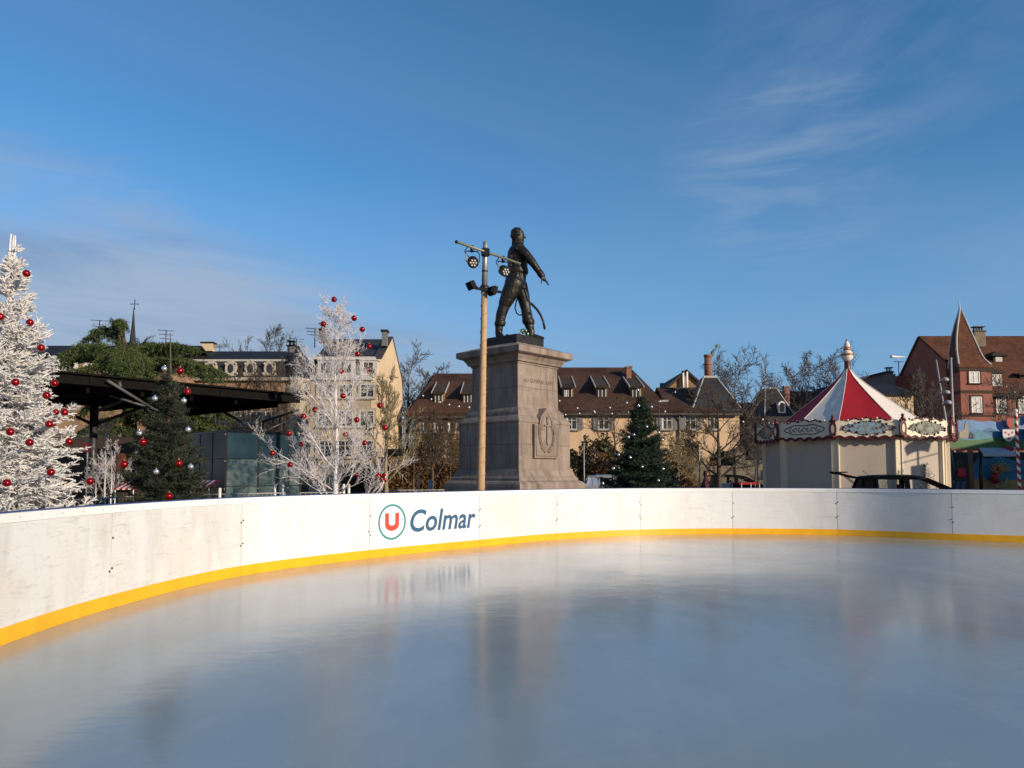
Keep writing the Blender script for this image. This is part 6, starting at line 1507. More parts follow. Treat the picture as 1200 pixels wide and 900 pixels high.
# back wall of the market, in the canopy's shade
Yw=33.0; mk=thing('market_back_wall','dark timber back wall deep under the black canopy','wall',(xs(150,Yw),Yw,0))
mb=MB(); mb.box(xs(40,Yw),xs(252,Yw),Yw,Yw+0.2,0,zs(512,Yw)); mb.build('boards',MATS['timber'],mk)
# crowd-control barriers
def crowd_barrier(p,q,label,h=1.1,group='grey crowd barriers behind the rink'):
    p=vec(p);q=vec(q); t=thing('crowd_barrier',label,'barrier',tuple((p+q)/2),group); d=(q-p).normalized(); n_=Vector((-d.y,d.x,0))
    mb=MB(); mb.tube([p+Vector((0,0,.2)),p+Vector((0,0,h)),q+Vector((0,0,h)),q+Vector((0,0,.2)),p+Vector((0,0,.2))],0.020,6); mb.build('frame',MATS['steel'],t)
    mb=MB(); L_=(q-p).length; k=int(L_/0.13)
    for i in range(1,k): a=p+d*L_*i/k; mb.tube([a+Vector((0,0,.2)),a+Vector((0,0,h))],0.009,4)
    mb.build('bars',MATS['steel'],t); mb=MB()
    for a in (p+d*0.2,q-d*0.2): mb.bar(a-n_*0.3+Vector((0,0,.03)),a+n_*0.3+Vector((0,0,.03)),0.05,0.05); mb.bar(a+Vector((0,0,.03)),a+Vector((0,0,.2)),0.04,0.04)
    mb.build('foot',MATS['steel'],t)
def gp_(px,D_): q=at(px,560,D_); return Vector((q.x,q.y,0))
crowd_barrier(gp_(88,13.6),gp_(122,14.6),'grey crowd barrier between the flocked fir and the small white trees'); crowd_barrier(gp_(124,14.8),gp_(160,16),'grey crowd barrier at the green fir\'s left side')
crowd_barrier(gp_(232,17.0),gp_(284,18.2),'grey crowd barrier at the glass pavilion\'s corner'); crowd_barrier(gp_(286,18.0),gp_(334,19.0),'grey crowd barrier before the patterned panes'); crowd_barrier(gp_(352,19),gp_(402,19.6),'grey crowd barrier behind the white birch\'s trunk')
crowd_barrier(gp_(452,22),gp_(486,22.3),'grey crowd barrier right of the red bow'); crowd_barrier(gp_(488,22.3),gp_(520,22.6),'grey crowd barrier ending at the monument base')
for (px,D_) in ((322.5,16.5),(331.5,16.5),(403,17.0),(409,17.0),(258,15.5)):
    t=thing('marker_post','slim white marker post standing behind the rink barrier','post',tuple(gp_(px,D_)),'white marker posts'); mb=MB(); p=gp_(px,D_); mb.tube([p,p+Vector((0,0,1.30 if px!=258 else 1.24))],0.03,8); mb.build('shaft',MATS['white'],t); mb=MB(); mb.ball(p+Vector((0,0,1.31 if px!=258 else 1.25)),0.035,8); mb.build('cap',MATS['white'],t)
# little striped stall awnings by the green fir
for px,py,D_,lab in ((149,568,17.0,'small stall with red and white striped awning left of the green fir'),(237,566,17.5,'small stall with red and white striped awning right of the green fir')):
    p=at(px,py,D_); t=thing('striped_stall',lab,'stall',(p.x,p.y,0)); mb=MB(); mb.box(p.x-0.2,p.x+0.2,p.y,p.y+0.5,0,p.z-0.12); mb.build('counter',MATS['timber'],t)
    mb=MB()
    for k in range(7):
        a=p.x-0.22+k*0.44/7; mb.slab([(a,p.y-0.15,p.z-0.08),(a+.44/7,p.y-0.15,p.z-0.08),(a+.44/7,p.y+0.4,p.z+0.06),(a,p.y+0.4,p.z+0.06)],-0.03,k%2)
    mb.build('awning',[MATS['canvas_red'],MATS['canvas_white']],t); mb=MB()
    for sx in (-0.2,0.2): mb.tube([(p.x+sx,p.y-0.12,0),(p.x+sx,p.y-0.12,p.z-0.075)],0.012,6)
    mb.build('pole',MATS['white'],t)
p=at(145.5,541,20.0); t=thing('red_banner','red and orange hanging banner in the shade left of the green fir','banner',(p.x,p.y,0)); mb=MB(); mb.tube([(p.x-.2,p.y,0),(p.x-.2,p.y,p.z+.25)],0.018,6); mb.build('pole',MATS['steel_dark'],t)
mb=MB(); b0=0
for i in range(7):
    for j in range(4): mb.v.append((p.x-.2+0.24*j/3,p.y+0.03*math.sin(j*2+i),p.z+.22-0.42*i/6-0.05*j*(i/6)))
for i in range(6):
    for j in range(3): q=i*4+j; mb.f.append((q,q+1,q+5,q+4)); mb.m.append(0); mb.s.append(True)
MATS['orange_cloth']=M('orange_red_cloth',(0.13,0.02,0.012),0.8,0.5,3,col2=(0.17,0.06,0.02)); mb.build('cloth',MATS['orange_cloth'],t)
p=at(101.5,524.5,22.0); t=thing('notice_sign','small dark red sign fixed beside the canopy column','sign',(p.x,p.y,0)); mb=MB(); mb.tube([(p.x+.03,p.y,0),(p.x+.03,p.y,p.z)],0.02,6); mb.build('post',MATS['steel'],t); mb=MB(); mb.box(p.x-.11,p.x+.11,p.y-.03,p.y-.01,p.z-.13,p.z+.13); mb.build('plate',MATS['maroon'],t)
# ------------------------------------------------------------------ hedges, garden wall, shrubs before the houses
def shrub(name,label,c,rad,n,size,mat,cat='shrub',seed=1,group=None):
    r=random.Random(seed); t=thing(name,label,cat,(c[0],c[1],0),group); pts=[]
    cl=[(r.uniform(-1,1)*rad[0]*0.75,r.uniform(-1,1)*rad[1]*0.75,rad[2]*(0.25+0.75*r.random()),r.uniform(0.25,0.5)) for _ in range(14)]
    for i in range(n):
        q=cl[i%14]; a=r.gauss(0,1);b_=r.gauss(0,1);d=r.gauss(0,1); l=math.sqrt(a*a+b_*b_+d*d); s_=q[3]*(r.random()**0.4)
        z=c[2]+q[2]+d/l*s_*rad[2]*0.7
        if z<0.02: continue
        pts.append((c[0]+q[0]+a/l*s_*rad[0],c[1]+q[1]+b_/l*s_*rad[1],z))
    V,Fc=leaves(pts,size,seed); bulk('leaves',V,Fc,MATS[mat],t)
    S=[(c[0]+r.gauss(0,.1),c[1]+r.gauss(0,.1),0,c[0]+q[0],c[1]+q[1],c[2]+q[2],0.025,0.008) for q in cl]; segs('stems',S,MATS['bark'],t,4); return t
Yh=44.0
def hedge(name,label,x0,x1,y,h,mat,n,size,seed=1):
    r=random.Random(seed); t=thing(name,label,'hedge',((x0+x1)/2,y,0)); pts=[]
    for i in range(n):
        z=h*r.random()**0.8*(1+0.10*math.sin(i)); pts.append((r.uniform(x0,x1),y+r.uniform(-0.45,0.45),z+0.12*math.sin(13*r.random())))
    V,Fc=leaves(pts,size,seed); bulk('leaves',V,Fc,MATS[mat],t)
    S=[]
    for i in range(int((x1-x0)*5)):
        x=r.uniform(x0,x1); S.append((x,y,0,x+r.gauss(0,.2),y+r.gauss(0,.2),h*r.uniform(0.7,1.05),0.02,0.008))
    segs('stems',S,MATS['bark'],t,4); return t
hedge('beech_hedge','rust-brown dry beech hedge before the timbered house, left of the monument',xs(440,42),xs(548,42),42.0,zs(546,42),'hedge_brown',9000,0.13,3)
hedge('tall_hedge','tall tangled brown hedge against the timbered house wall',xs(483,46),xs(560,46),46.5,zs(514,46),'hedge_brown',4500,0.12,4)
hedge('dark_hedge','dark evergreen hedge left of the hut by the monument',xs(400,43),xs(450,43),43.5,zs(548,43),'shrub_dark',4500,0.13,5)
shrub('laurel_shrub','dark laurel bush beside the plinth under the ochre wall',(xs(690,45),45,0),(1.5,1.0,zs(522,45)),3200,0.17,'shrub','shrub',11); shrub('laurel_shrub','low brown bush between the plinth and the spreading leafless tree',(xs(712,44),44,0),(1.3,0.9,zs(534,44)),2600,0.16,'hedge_brown','shrub',12)
shrub('garden_shrub','dark garden bush at the foot of the ochre house door',(xs(826,48),48,0),(2.6,0.8,zs(541,48)),2600,0.16,'shrub_dark','shrub',13); shrub('garden_shrub','black-green bush beside the stone gate pillar',(xs(853,47),47,0),(1.0,0.8,zs(532,47)),2000,0.16,'shrub_dark','shrub',14)
shrub('garden_shrub','olive bush right of the dark fir',(xs(788,46),46,0),(1.6,0.9,zs(524,46)),1900,0.15,'hedge_brown','shrub',15)
shrub('red_shrub','small red-leaved bush by the tall leafless tree',(xs(838,45),45,zs(546,45)),(0.35,0.3,0.55),260,0.12,'orange_leaf' if 'orange_leaf' in MATS else 'hedge_brown','shrub',16)
Yg=46.0; t=thing('garden_wall','low rubble garden wall in front of the ochre house','wall',(xs(820,Yg),Yg,0)); mb=MB(); mb.box(xs(786,Yg),xs(860.5,Yg),Yg,Yg+0.35,0,zs(547.5,Yg)); mb.build('masonry',MATS['stonewall'],t); mb=MB(); mb.box(xs(785,Yg),xs(860.4,Yg),Yg-0.04,Yg+0.39,zs(547.5,Yg)+.002,zs(546,Yg)); mb.build('coping',MATS['stone'],t)
t=thing('gate_pillar','squat stone gate pillar with a flat cap at the garden wall\'s end','pillar',(xs(867,Yg),Yg,0)); mb=MB(); mb.box(xs(861,Yg),xs(872.5,Yg),Yg-0.1,Yg+0.5,0,zs(529.5,Yg)); mb.build('shaft',MATS['stonewall'],t); mb=MB(); mb.box(xs(860,Yg),xs(873.5,Yg),Yg-0.15,Yg+0.55,zs(529.5,Yg)+.002,zs(526.5,Yg)); mb.build('cap',MATS['stone_line'],t)
t=thing('yard_wall','darker rubble yard wall right of the gate pillar','wall',(xs(885,Yg),Yg+1,0)); mb=MB(); mb.box(xs(873,Yg+1),xs(905,Yg+1),Yg+1,Yg+1.3,0,zs(541,Yg+1)); mb.build('masonry',MATS['stonewall'],t); mb=MB(); mb.box(xs(872.5,Yg),xs(905,Yg),Yg+0.95,Yg+1.35,zs(541,Yg+1)+.002,zs(539.5,Yg+1)); mb.build('coping',MATS['stone'],t)
# thin poles, sign, cabinet, rail
for px,ytop,D_,r_,mat,lab in ((684.3,520,33,0.025,'steel','thin grey pole beside the plinth'),(819.3,524,34,0.03,'steel','thin grey pole left of the tall leafless tree'),(572,547,30,0.03,'white','unused')):
    if lab=='unused': continue
    t=thing('thin_pole',lab,'pole',(xs(px,D_),D_,0)); mb=MB(); mb.tube([(xs(px,D_),D_,0),(xs(px,D_),D_,zs(ytop,D_))],r_,8); mb.build('shaft',MATS[mat],t); mb=MB(); mb.ball((xs(px,D_),D_,zs(ytop,D_)),r_*1.5,8); mb.build('cap',MATS[mat],t)
D_=30; p=at(894.5,557,D_); t=thing('notice_board','white notice plate on a post left of the carousel','sign',(p.x,p.y,0)); mb=MB(); mb.tube([(p.x-.22,p.y,0),(p.x-.22,p.y,zs(528,D_))],0.028,8); mb.build('post',MATS['steel'],t); mb=MB(); mb.box(p.x-.11,p.x+.11,p.y-.03,p.y,p.z-.19,p.z+.19); mb.build('plate',MATS['white_dull'],t)
p=at(899,505,33.0); t=thing('street_lantern','dark lantern street lamp half hidden by the carousel\'s left edge','street lamp',(p.x,p.y,0)); mb=MB(); mb.tube([(p.x,p.y,0),(p.x,p.y,1.0),(p.x,p.y,p.z-.3)],[0.08,0.05,0.04],10); mb.build('post',MATS['matt_black'],t); mb=MB(); mb.lathe([(0.08,-0.3),(0.20,0.12),(0.22,0.15),(0.06,0.38),(0.02,0.5)],tuple(p),6,0,False); mb.build('lantern',MATS['matt_black'],t)
D_=33; p=at(851,569.5,D_); t=thing('utility_box','small white utility box near the tall leafless tree','box',(p.x,p.y,0)); mb=MB(); mb.box(p.x-.17,p.x+.17,p.y,p.y+.2,0.0,p.z+.08); mb.build('cabinet',MATS['white_dull'],t); mb=MB(); mb.box(p.x-.19,p.x+.19,p.y-.02,p.y+.22,p.z+.082,p.z+.12); mb.build('lid',MATS['white'],t)
D_=34; t=thing('red_railing','low red railing before the garden wall','railing',(xs(870,D_),D_,0)); mb=MB(); z=zs(566.5,D_); mb.bar((xs(856,D_),D_,z),(xs(890,D_),D_,z),0.04,0.10); mb.bar((xs(856,D_),D_,z-.4),(xs(890,D_),D_,z-.4),0.04,0.08); mb.build('rail',MATS['canvas_red'],t)
for px in (857,868,879,889): mb=MB(); mb.tube([(xs(px,D_),D_,0),(xs(px,D_),D_,z+.25 if px==857 else z+.02)],0.025,6); mb.build('post',MATS['white_dull'],t)
for px,D_,h_,lab in ((490.5,30,1.58,'pale wooden bollard post left of the monument'),(504.5,30.5,1.30,'short thick grey bollard left of the monument')):
    p=gp_(px,D_); t=thing('bollard',lab,'bollard',tuple(p)); mb=MB(); r0=0.045 if h_>1.5 else 0.10; mb.tube([p,p+Vector((0,0,h_))],r0,10); mb.build('shaft',MATS['pole_wood' if h_>1.5 else 'steel'],t); mb=MB(); mb.ball(p+Vector((0,0,h_)),r0*1.05,10,sz=0.5); mb.build('cap',MATS['pole_wood' if h_>1.5 else 'steel'],t)
t=thing('hut','small dark plank hut with a flat roof beside the hedge, left of the monument','hut',(xs(468,45),45.5,0)); mb=MB(); mb.box(xs(455,45),xs(478,45),45,47,0,zs(533,45)); mb.build('wall',MATS['timber_wall'],t); mb=MB(); mb.box(xs(454,45),xs(479,45),44.8,47.2,zs(533,45)+.003,zs(531,45)); mb.build('roof',MATS['slate_black'],t)
t=thing('lean_to','long dark flat-roofed lean-to behind the beech hedge','shed',(xs(460,48),49,0)); mb=MB(); mb.box(xs(447,48.5),xs(500,48.5),48.5,51,0,zs(528,48.5)); mb.build('wall',MATS['timber'],t); mb=MB(); mb.box(xs(446,48.5),xs(501,48.5),48.3,51,zs(528,48.5)+.003,zs(526,48.5)); mb.build('roof',MATS['slate_black'],t)
# parked lorry roof left of the plinth
# ------------------------------------------------------------------ cables with small bulbs across the square
MATS['bulb']=M('white_bulb',(0.8,0.78,0.72),0.3,0.03)
def cable(P,Q,sag,label,nb,drop=0.05):
    P=vec(P);Q=vec(Q); t=thing('light_string',label,'string lights',tuple((P+Q)/2),'bulb strings over the square')
    pts=[P.lerp(Q,k/24)-Vector((0,0,sag*4*(k/24)*(1-k/24))) for k in range(25)]; mb=MB(); mb.tube(pts,0.012,4,0,True,False); mb.build('cable',MATS['black_metal'],t)
    for k in range(nb):
        f=(k+0.5)/nb; p=P.lerp(Q,f)-Vector((0,0,sag*4*f*(1-f)+drop)); mb=MB(); mb.ball(p,0.042,6); mb.build('bulb',MATS['bulb'],t)
cable(at(655,485,38),at(745,467,32),0.15,'bulb string from the plinth side to the dark fir\'s top',5); cable(at(745,467,32),at(905,488,32),0.5,'bulb string from the dark fir\'s top towards the carousel',7); cable(at(645,463,36),at(800,452,40),1.1,'bulb string across the ochre house roof',8); cable(at(482,455,36),at(556,476,30),0.2,'bulb string across the left brown roof',7)
cable(at(1166,440,42),at(1215,470,36),0.2,'bulb string at the right edge before the red house',5)
# street lamp on the ochre house side
p=at(774,470.5,44); t=thing('street_lamp','thin street lamp with a flat head before the ochre house','street lamp',(p.x-.1,p.y,0)); mb=MB(); mb.tube([(p.x-.1,p.y,0),(p.x-.1,p.y,p.z-.1),(p.x,p.y,p.z)],[0.05,0.035,0.03],8); mb.build('pole',MATS['zinc'],t); mb=MB(); mb.obox(p+Vector((0.15,0,0.02)),(0.28,0,0.02),(0,0.12,0),(0,0,0.05)); mb.build('lamp_head',MATS['steel'],t)
# ------------------------------------------------------------------ houses behind the carousel
Ya=65.0; t=thing('pyramid_roof_house','house with a steep grey slate roof and white arched dormer left of the carousel','house',(xs(914,Ya),Ya,0)); x0,x1=xs(898,Ya),xs(931,Ya); zb_,zt_=zs(487.5,Ya),zs(452.5,Ya)
mb=MB(); mb.box(x0,x1,Ya,Ya+5,0,zb_); mb.build('wall',MATS['cream_dull'],t)
mb=MB(); a0,a1=xs(905.2,Ya),xs(918,Ya); P=[(x0-.1,Ya-.1,zb_),(x1+.1,Ya-.1,zb_),(x1+.1,Ya+5,zb_),(x0-.1,Ya+5,zb_),(a0,Ya+1.5,zt_),(a1,Ya+1.5,zt_),(a1,Ya+3,zt_),(a0,Ya+3,zt_)]; mb.add(P,[(0,1,5,4),(1,2,6,5),(2,3,7,6),(3,0,4,7),(4,5,6,7)]); rf=mb.build('roof',MATS['slate'],t)
mb=MB(); mb.bar(P[0],P[4],0.10,0.08); mb.bar(P[1],P[5],0.10,0.08); mb.bar(P[4],P[5],0.12,0.12); mb.build('flashing',MATS['lead'],rf)
F=Fac((x0,Ya+.2,0),(1,0,0)); u=F.u_of(915.7); z0,z1=zs(484,Ya),zs(474,Ya); mb=MB(); mb.prism([F.p(u-.3,z0,0.25),F.p(u+.3,z0,0.25),F.p(u+.3,z1,0.25)]+[F.p(u+.3*math.cos(math.pi*k/8),z1+.28*math.sin(math.pi*k/8),0.25) for k in range(1,8)]+[F.p(u-.3,z1,0.25)],(0,0.9,0)); d=mb.build('dormer',MATS['white'],rf); mb=MB(); mb.prism([F.p(u-.17,z0+.1,0.26),F.p(u+.17,z0+.1,0.26),F.p(u+.17,z1,0.26)]+[F.p(u+.17*math.cos(math.pi*k/8),z1+.16*math.sin(math.pi*k/8),0.26) for k in range(1,8)]+[F.p(u-.17,z1,0.26)],(0,0.02,0)); mb.build('dormer_window',MATS['window'],d)
chimney(rf,xs(922.5,Ya+3),Ya+3,zs(475,Ya+3),zs(454,Ya+3),0.45,0.5,'brick_red')
antenna(xs(906.3,Ya+2),Ya+2,zt_,1.35,'spiky antenna on the steep grey slate roof',rows=4,w=0.22)
Yr=72.0; t=thing('brown_roof_house','plain house with a warm brown roof behind the carousel tent','house',(xs(945,Yr),Yr,0)); x0,x1=xs(924,Yr),xs(1000,Yr); F=Fac((x0,Yr,0),(1,0,0)); mb=MB(); mb.box(x0,x1,Yr,Yr+8,0,zs(482,Yr)); mb.build('wall',MATS['cream_dull'],t); mb=MB(); gable_roof(mb,F,0,x1-x0,zs(482,Yr),zs(460.5,Yr+4),8,0.3,0.2); rf=mb.build('roof',MATS['tile_red'],t)
for px in (947,): chimney(rf,xs(px,Yr+3),Yr+3,zs(468,Yr+3),zs(460,Yr+3),0.4,0.5,'brick_red')
for px in (930,945,960): window(t,F,F.u_of(px),zs(500,Yr),0.8,1.1,'white_dull')
Yn=70.0; t=thing('grey_terrace','long low grey house with a dark roof right of the ochre house','house',(xs(885,Yn),Yn,0)); x0,x1=xs(862,Yn),xs(912,Yn); F=Fac((x0,Yn,0),(1,0,0)); mb=MB(); mb.box(x0,x1,Yn,Yn+8,0,zs(489,Yn)); mb.build('wall',MATS['grey_wall'],t); mb=MB(); gable_roof(mb,F,0,x1-x0,zs(489,Yn),zs(474,Yn+4),8,0.3,0.2); rf=mb.build('roof',MATS['slate_black'],t); chimney(rf,xs(889,Yn+3),Yn+3,zs(477,Yn+3),zs(471,Yn+3),0.5,0.5,'grey_wall','slate_black',2)
for px in (872,884,896): window(t,F,F.u_of(px),zs(508,Yn),0.8,1.2,'white_dull')
for px in (872,884,896): window(t,F,F.u_of(px),zs(535,Yn),0.8,1.2,'white_dull')
# ------------------------------------------------------------------ red house with the spired corner tower
Yt=60.0; px_=lambda p,Y=Yt: xs(p,Y,430)
t=thing('red_house','large red-walled house with brown tiled roof and a spired square corner tower','house',(px_(1130),Yt,0))
zE=zs(428.5,Yt); zB=zs(459,Yt); tl,tr0=px_(1117.5),px_(1163.5); tcx=px_(1124.8)
# tower: front face slightly turned, its shaded left face running back
ft=Vector((tcx,Yt,0)); fr=Vector((tr0,Yt+0.2,0)); bl=Vector((px_(1117.5,62),Yt+2.6,0)); brr=fr+(bl-ft)
mb=MB(); mb.prism([ft,fr,brr,bl],(0,0,zE)); mb.build('tower_wall',MATS['redwall'],t)
mb=MB()
def offp(f): c=(ft+brr)/2; return [c+(q-c)*f for q in (ft,fr,brr,bl)]
zA_=zs(362,Yt+1.2); HS=zA_-zE
lv=[(1.10,-0.03),(1.04,0.02),(0.94,0.07),(0.85,0.12),(0.79,0.19),(0.72,0.29),(0.55,0.5),(0.30,0.75),(0.03,1.0)]
V=[];Fx=[]; cen=(ft+brr)/2
apx=Vector((px_(1127.5,cen.y),cen.y,0))
lv=[(f,zE+g*HS) for f,g in lv]
for (f,z) in lv:
    g=max(0,(z-zE)/HS); sh=(1-math.exp(-g/0.24))
    for q in (ft,fr,brr,bl): p=cen+(q-cen)*f+(apx-cen)*sh; V.append((p.x,p.y,z))
for i in range(len(lv)-1):
    for k in range(4): Fx.append((4*i+k,4*i+(k+1)%4,4*i+4+(k+1)%4,4*i+4+k))
Fx.append((3,2,1,0)); mb.add(V,Fx); sp_r=mb.build('spire',MATS['tile_red'],t)
mb=MB()
for k in (0,1,3): mb.tube([V[4*i+k] for i in range(1,len(lv))],0.075,6)
top=vec(V[-1]); mb.tube([top-Vector((0,0,.5)),top+Vector((0,0,.15)),top+Vector((0,0,zs(350,Yt)-zs(362,Yt)))],[0.13,0.07,0.02],8); mb.build('flashing',MATS['lead'],sp_r)
mb=MB(); cc_=[cen+(q-cen)*1.06 for q in (ft,fr,brr,bl)]; mb.prism([q+Vector((0,0,zE-0.42)) for q in cc_],(0,0,0.28)); cc_=[cen+(q-cen)*1.03 for q in (ft,fr,brr,bl)]; mb.prism([q+Vector((0,0,zB-0.12)) for q in cc_],(0,0,0.24)); mb.prism([q+Vector((0,0,zs(487,Yt)-0.08)) for q in cc_],(0,0,0.16)); mb.build('string_course',MATS['timber'],t)
FT=Fac((ft.x,ft.y,0),fr-ft)
for (xa_,xb_,ya_,yb_) in ((1135.2,1147.5,449,435.5),(1136.8,1149,484,465),(1136.8,1149,520,500)):
    ua,ub=FT.u_of(xa_,440),FT.u_of(xb_,440); window(t,FT,(ua+ub)/2,FT.z_of(1142,ya_),ub-ua,FT.z_of(1142,yb_)-FT.z_of(1142,ya_),'white','curtain',None,'timber',True,True)
# front wing right of the tower
Yq=Yt+1.0; xq1=px_(1262,Yq); zq0=zs(462,Yq)
FW=Fac((tr0,Yq,0),(1,0,0)); mb=MB(); mb.box(tr0+.02,xq1,Yq,Yq+9,0,zq0+0.02); mb.build('wall',MATS['redwall'],t)
for xa_,xb_,ya_,yb_ in ((1166.8,1178.5,484,466.5),(1193,1205,484,466.5),(1166.8,1178.5,522,500),(1193,1205,522,500)): 
    ua,ub=FW.u_of(xa_,470),FW.u_of(xb_,470); window(t,FW,(ua+ub)/2,FW.z_of(1180,ya_),ub-ua,FW.z_of(1180,yb_)-FW.z_of(1180,ya_),'white','curtain',None,'timber')
zri=zs(396,Yq+6.5); ym=Yq+6.5; xl=px_(1078.5,ym)
# main roof: ridge to the left gable, big slope over the wing and over the tower's back
mb=MB(); xle=px_(1100,Yq+2.6); zel=zs(424,Yq+2.6)
# upper slope over the left wing (eave further back), lower slope over the right wing
mb.slab([(xl-.1,ym-4.0,zel-.05),(tr0-1.5,ym-4.0,zel-.05),(tr0-1.5,ym,zri),(xl-.1,ym,zri)],0.2)
mb.slab([(tr0-1.503,Yq-.4,zq0-.1),(xq1+.4,Yq-.4,zq0-.1),(xq1+.4,ym,zri),(tr0-1.503,ym,zri)],0.2)
mb.slab([(xq1+.4,ym+6.5,zq0),(xl-.1,ym+6.5,zq0),(xl-.1,ym,zri),(xq1+.4,ym,zri)],0.2)
mrf=mb.build('roof',MATS['tile_red'],t)
mb=MB(); mb.box(tr0-1.4,xq1+.4,Yq-.50,Yq-.38,zq0-.22,zq0-.08); mb.build('gutter',MATS['timber'],t)
# shaded left gable wall with a lower lean-to slope
xg0=xl; g=[(xg0,ym-4.0,0),(xg0,ym-4.0,zel-.1),(xg0,ym,zri-.05),(xg0,ym+6.5,zq0),(xg0,ym+6.5,0)]
mb=MB(); mb.prism(g,(0.4,0,0)); mb.build('gable_wall',MATS['redwall'],t)
mb=MB(); mb.box(xg0+.41,bl.x+0.3,ym-3.9,ym+6,0,zel-.12); mb.build('left_wing_wall',MATS['redwall'],t)
# wall joining tower and gable, facing left in shade
mb=MB(); za0=zs(437,ym-4); pa=Vector((px_(1062,ym+1),ym+1.5,0)); mb.prism([(px_(1028,ym),ym+1.5,0),(xg0-.02,ym+1.5,0),(xg0-.02,ym+1.5,zs(436,ym)),(px_(1064,ym),ym+1.5,zs(439,ym)),(px_(1040,ym),ym+1.5,zs(449,ym)),(px_(1028,ym),ym+1.5,zs(456,ym))],(0,3,0)); mb.build('side_wing',MATS['redwall'],t)
cy=ym-1.2; chimney(mrf,px_(1147.5,cy),cy,zs(408,cy),zs(389.5,cy),0.95,0.6,'stonewall','stone_line',4)
# small hipped dormer on the main slope
u0_=px_(1169,Yq+3.2); zd0,zd1=zs(423.5,Yq+3.2),zs(413,Yq+3.2); mb=MB(); mb.box(u0_-.45,u0_+.45,Yq+3.0,Yq+5.0,zd0-.5,zd0+.45); d=mb.build('dormer',MATS['timber'],mrf); mb=MB(); ay=Yq+2.75; mb.add([(u0_-.75,ay,zd0+.42),(u0_+.75,ay,zd0+.42),(u0_,ay+.7,zd1+.12),(u0_-.75,ay+2.6,zd0+.42),(u0_+.75,ay+2.6,zd0+.42),(u0_,ay+2.8,zd1+.12)],[(0,1,2),(1,4,5,2),(0,2,5,3),(0,3,4,1)]); mb.build('dormer_roof',MATS['tile_dark'],d); mb=MB(); mb.box(u0_-.28,u0_+.28,Yq+2.97,Yq+2.998,zd0-.05,zd0+.35); mb.build('dormer_window',MATS['curtain'],d)
# bay with a window right of the tower
mb=MB(); xb0,xb1=px_(1161.5,Yq),px_(1175.5,Yq); zb0,zb1=zs(455,Yq),zs(435.5,Yq); mb.box(xb0,xb1,Yq+0.15,Yq+2.8,zb0-.4,zb1); by=mb.build('bay',MATS['redwall'],mrf); FB_=Fac((xb0,Yq+.15,0),(1,0,0)); window(by,FB_,(xb1-xb0)/2,zs(452,Yq),0.72,zs(438.5,Yq)-zs(452,Yq),'white','curtain',None,None,False); mb=MB(); mb.slab([(xb0-.2,Yq-.05,zb1-.02),(xb1+.25,Yq-.05,zb1-.02),(xb1+.25,Yq+3.4,zb1+.9),(xb0-.2,Yq+3.4,zb1+.9)],-0.12); mb.build('bay_roof',MATS['tile_dark'],by)
mb=MB(); u1_=px_(1201,Yq+1.5); mb.box(u1_-.8,u1_+.8,Yq+1.0,Yq+4,zs(456,Yq),zs(438,Yq)); d=mb.build('dormer',MATS['timber'],mrf); mb=MB(); mb.slab([(u1_-1,Yq+.7,zs(438,Yq)),(u1_+1,Yq+.7,zs(438,Yq)),(u1_+1,Yq+4.2,zs(430,Yq)),(u1_-1,Yq+4.2,zs(430,Yq))],0.1); mb.build('dormer_roof',MATS['tile_dark'],d)
# low buildings left of the red house
Yl=58.0; t=thing('yellow_outbuilding','low yellow outbuilding with a blackish roof behind the carousel tent','house',(xs(1040,Yl),Yl,0)); x0,x1=xs(1018,Yl),xs(1072,Yl); F=Fac((x0,Yl,0),(1,0,0)); mb=MB(); mb.box(x0,x1,Yl,Yl+4,0,zs(463.5,Yl)); mb.build('wall',MATS['cream'],t); mb=MB(); mb.slab([(x0-.2,Yl-.3,zs(463.5,Yl)),(x1+.2,Yl-.3,zs(463.5,Yl)),(x1+.2,Yl+4,zs(452,Yl+4)),(x0-.2,Yl+4,zs(452,Yl+4))],0.15); mb.build('roof',MATS['slate_black'],t)
Yj=68.0; t=thing('grey_roof_house','house with a plain dark grey roof and clay chimney behind the carousel\'s right side','house',(xs(1025,Yj),Yj,0)); x0,x1=xs(990,Yj),xs(1052,Yj); mb=MB(); mb.prism([(x0,Yj,0),(x1,Yj,0),(x1,Yj,zs(438,Yj)),(xs(1039,Yj),Yj,zs(438,Yj)),(x0,Yj,zs(450,Yj))],(0,6,0)); mb.build('wall',MATS['grey_wall'],t); mb=MB(); mb.slab([(x0,Yj-.2,zs(450,Yj)),(xs(1039,Yj),Yj-.2,zs(438,Yj)),(xs(1039,Yj),Yj+6,zs(438,Yj)),(x0,Yj+6,zs(450,Yj))],0.2); rf=mb.build('roof',MATS['slate'],t); chimney(rf,xs(1044,Yj+1),Yj+1,zs(445,Yj+1),zs(437,Yj+1),0.55,0.5,'stonewall','slate_black',4)
# antenna with a white aerial
p=at(1053.5,440,62); t=antenna(p.x,p.y,p.z,1.15,'tall thin antenna with a white horizontal aerial left of the red house',rows=1,w=0.45,yaw=0.2); mb=MB(); z=zs(418,62); mb.tube([(xs(1047,62),62,z+.03),(xs(1049,62),62,z),(xs(1064,62),62,z-.02)],[0.16,0.10,0.02],8); mb.tube([(p.x,62,p.z+1.1),(p.x,62,z-.05)],0.02,5); mb.build('white_aerial',MATS['white'],t)
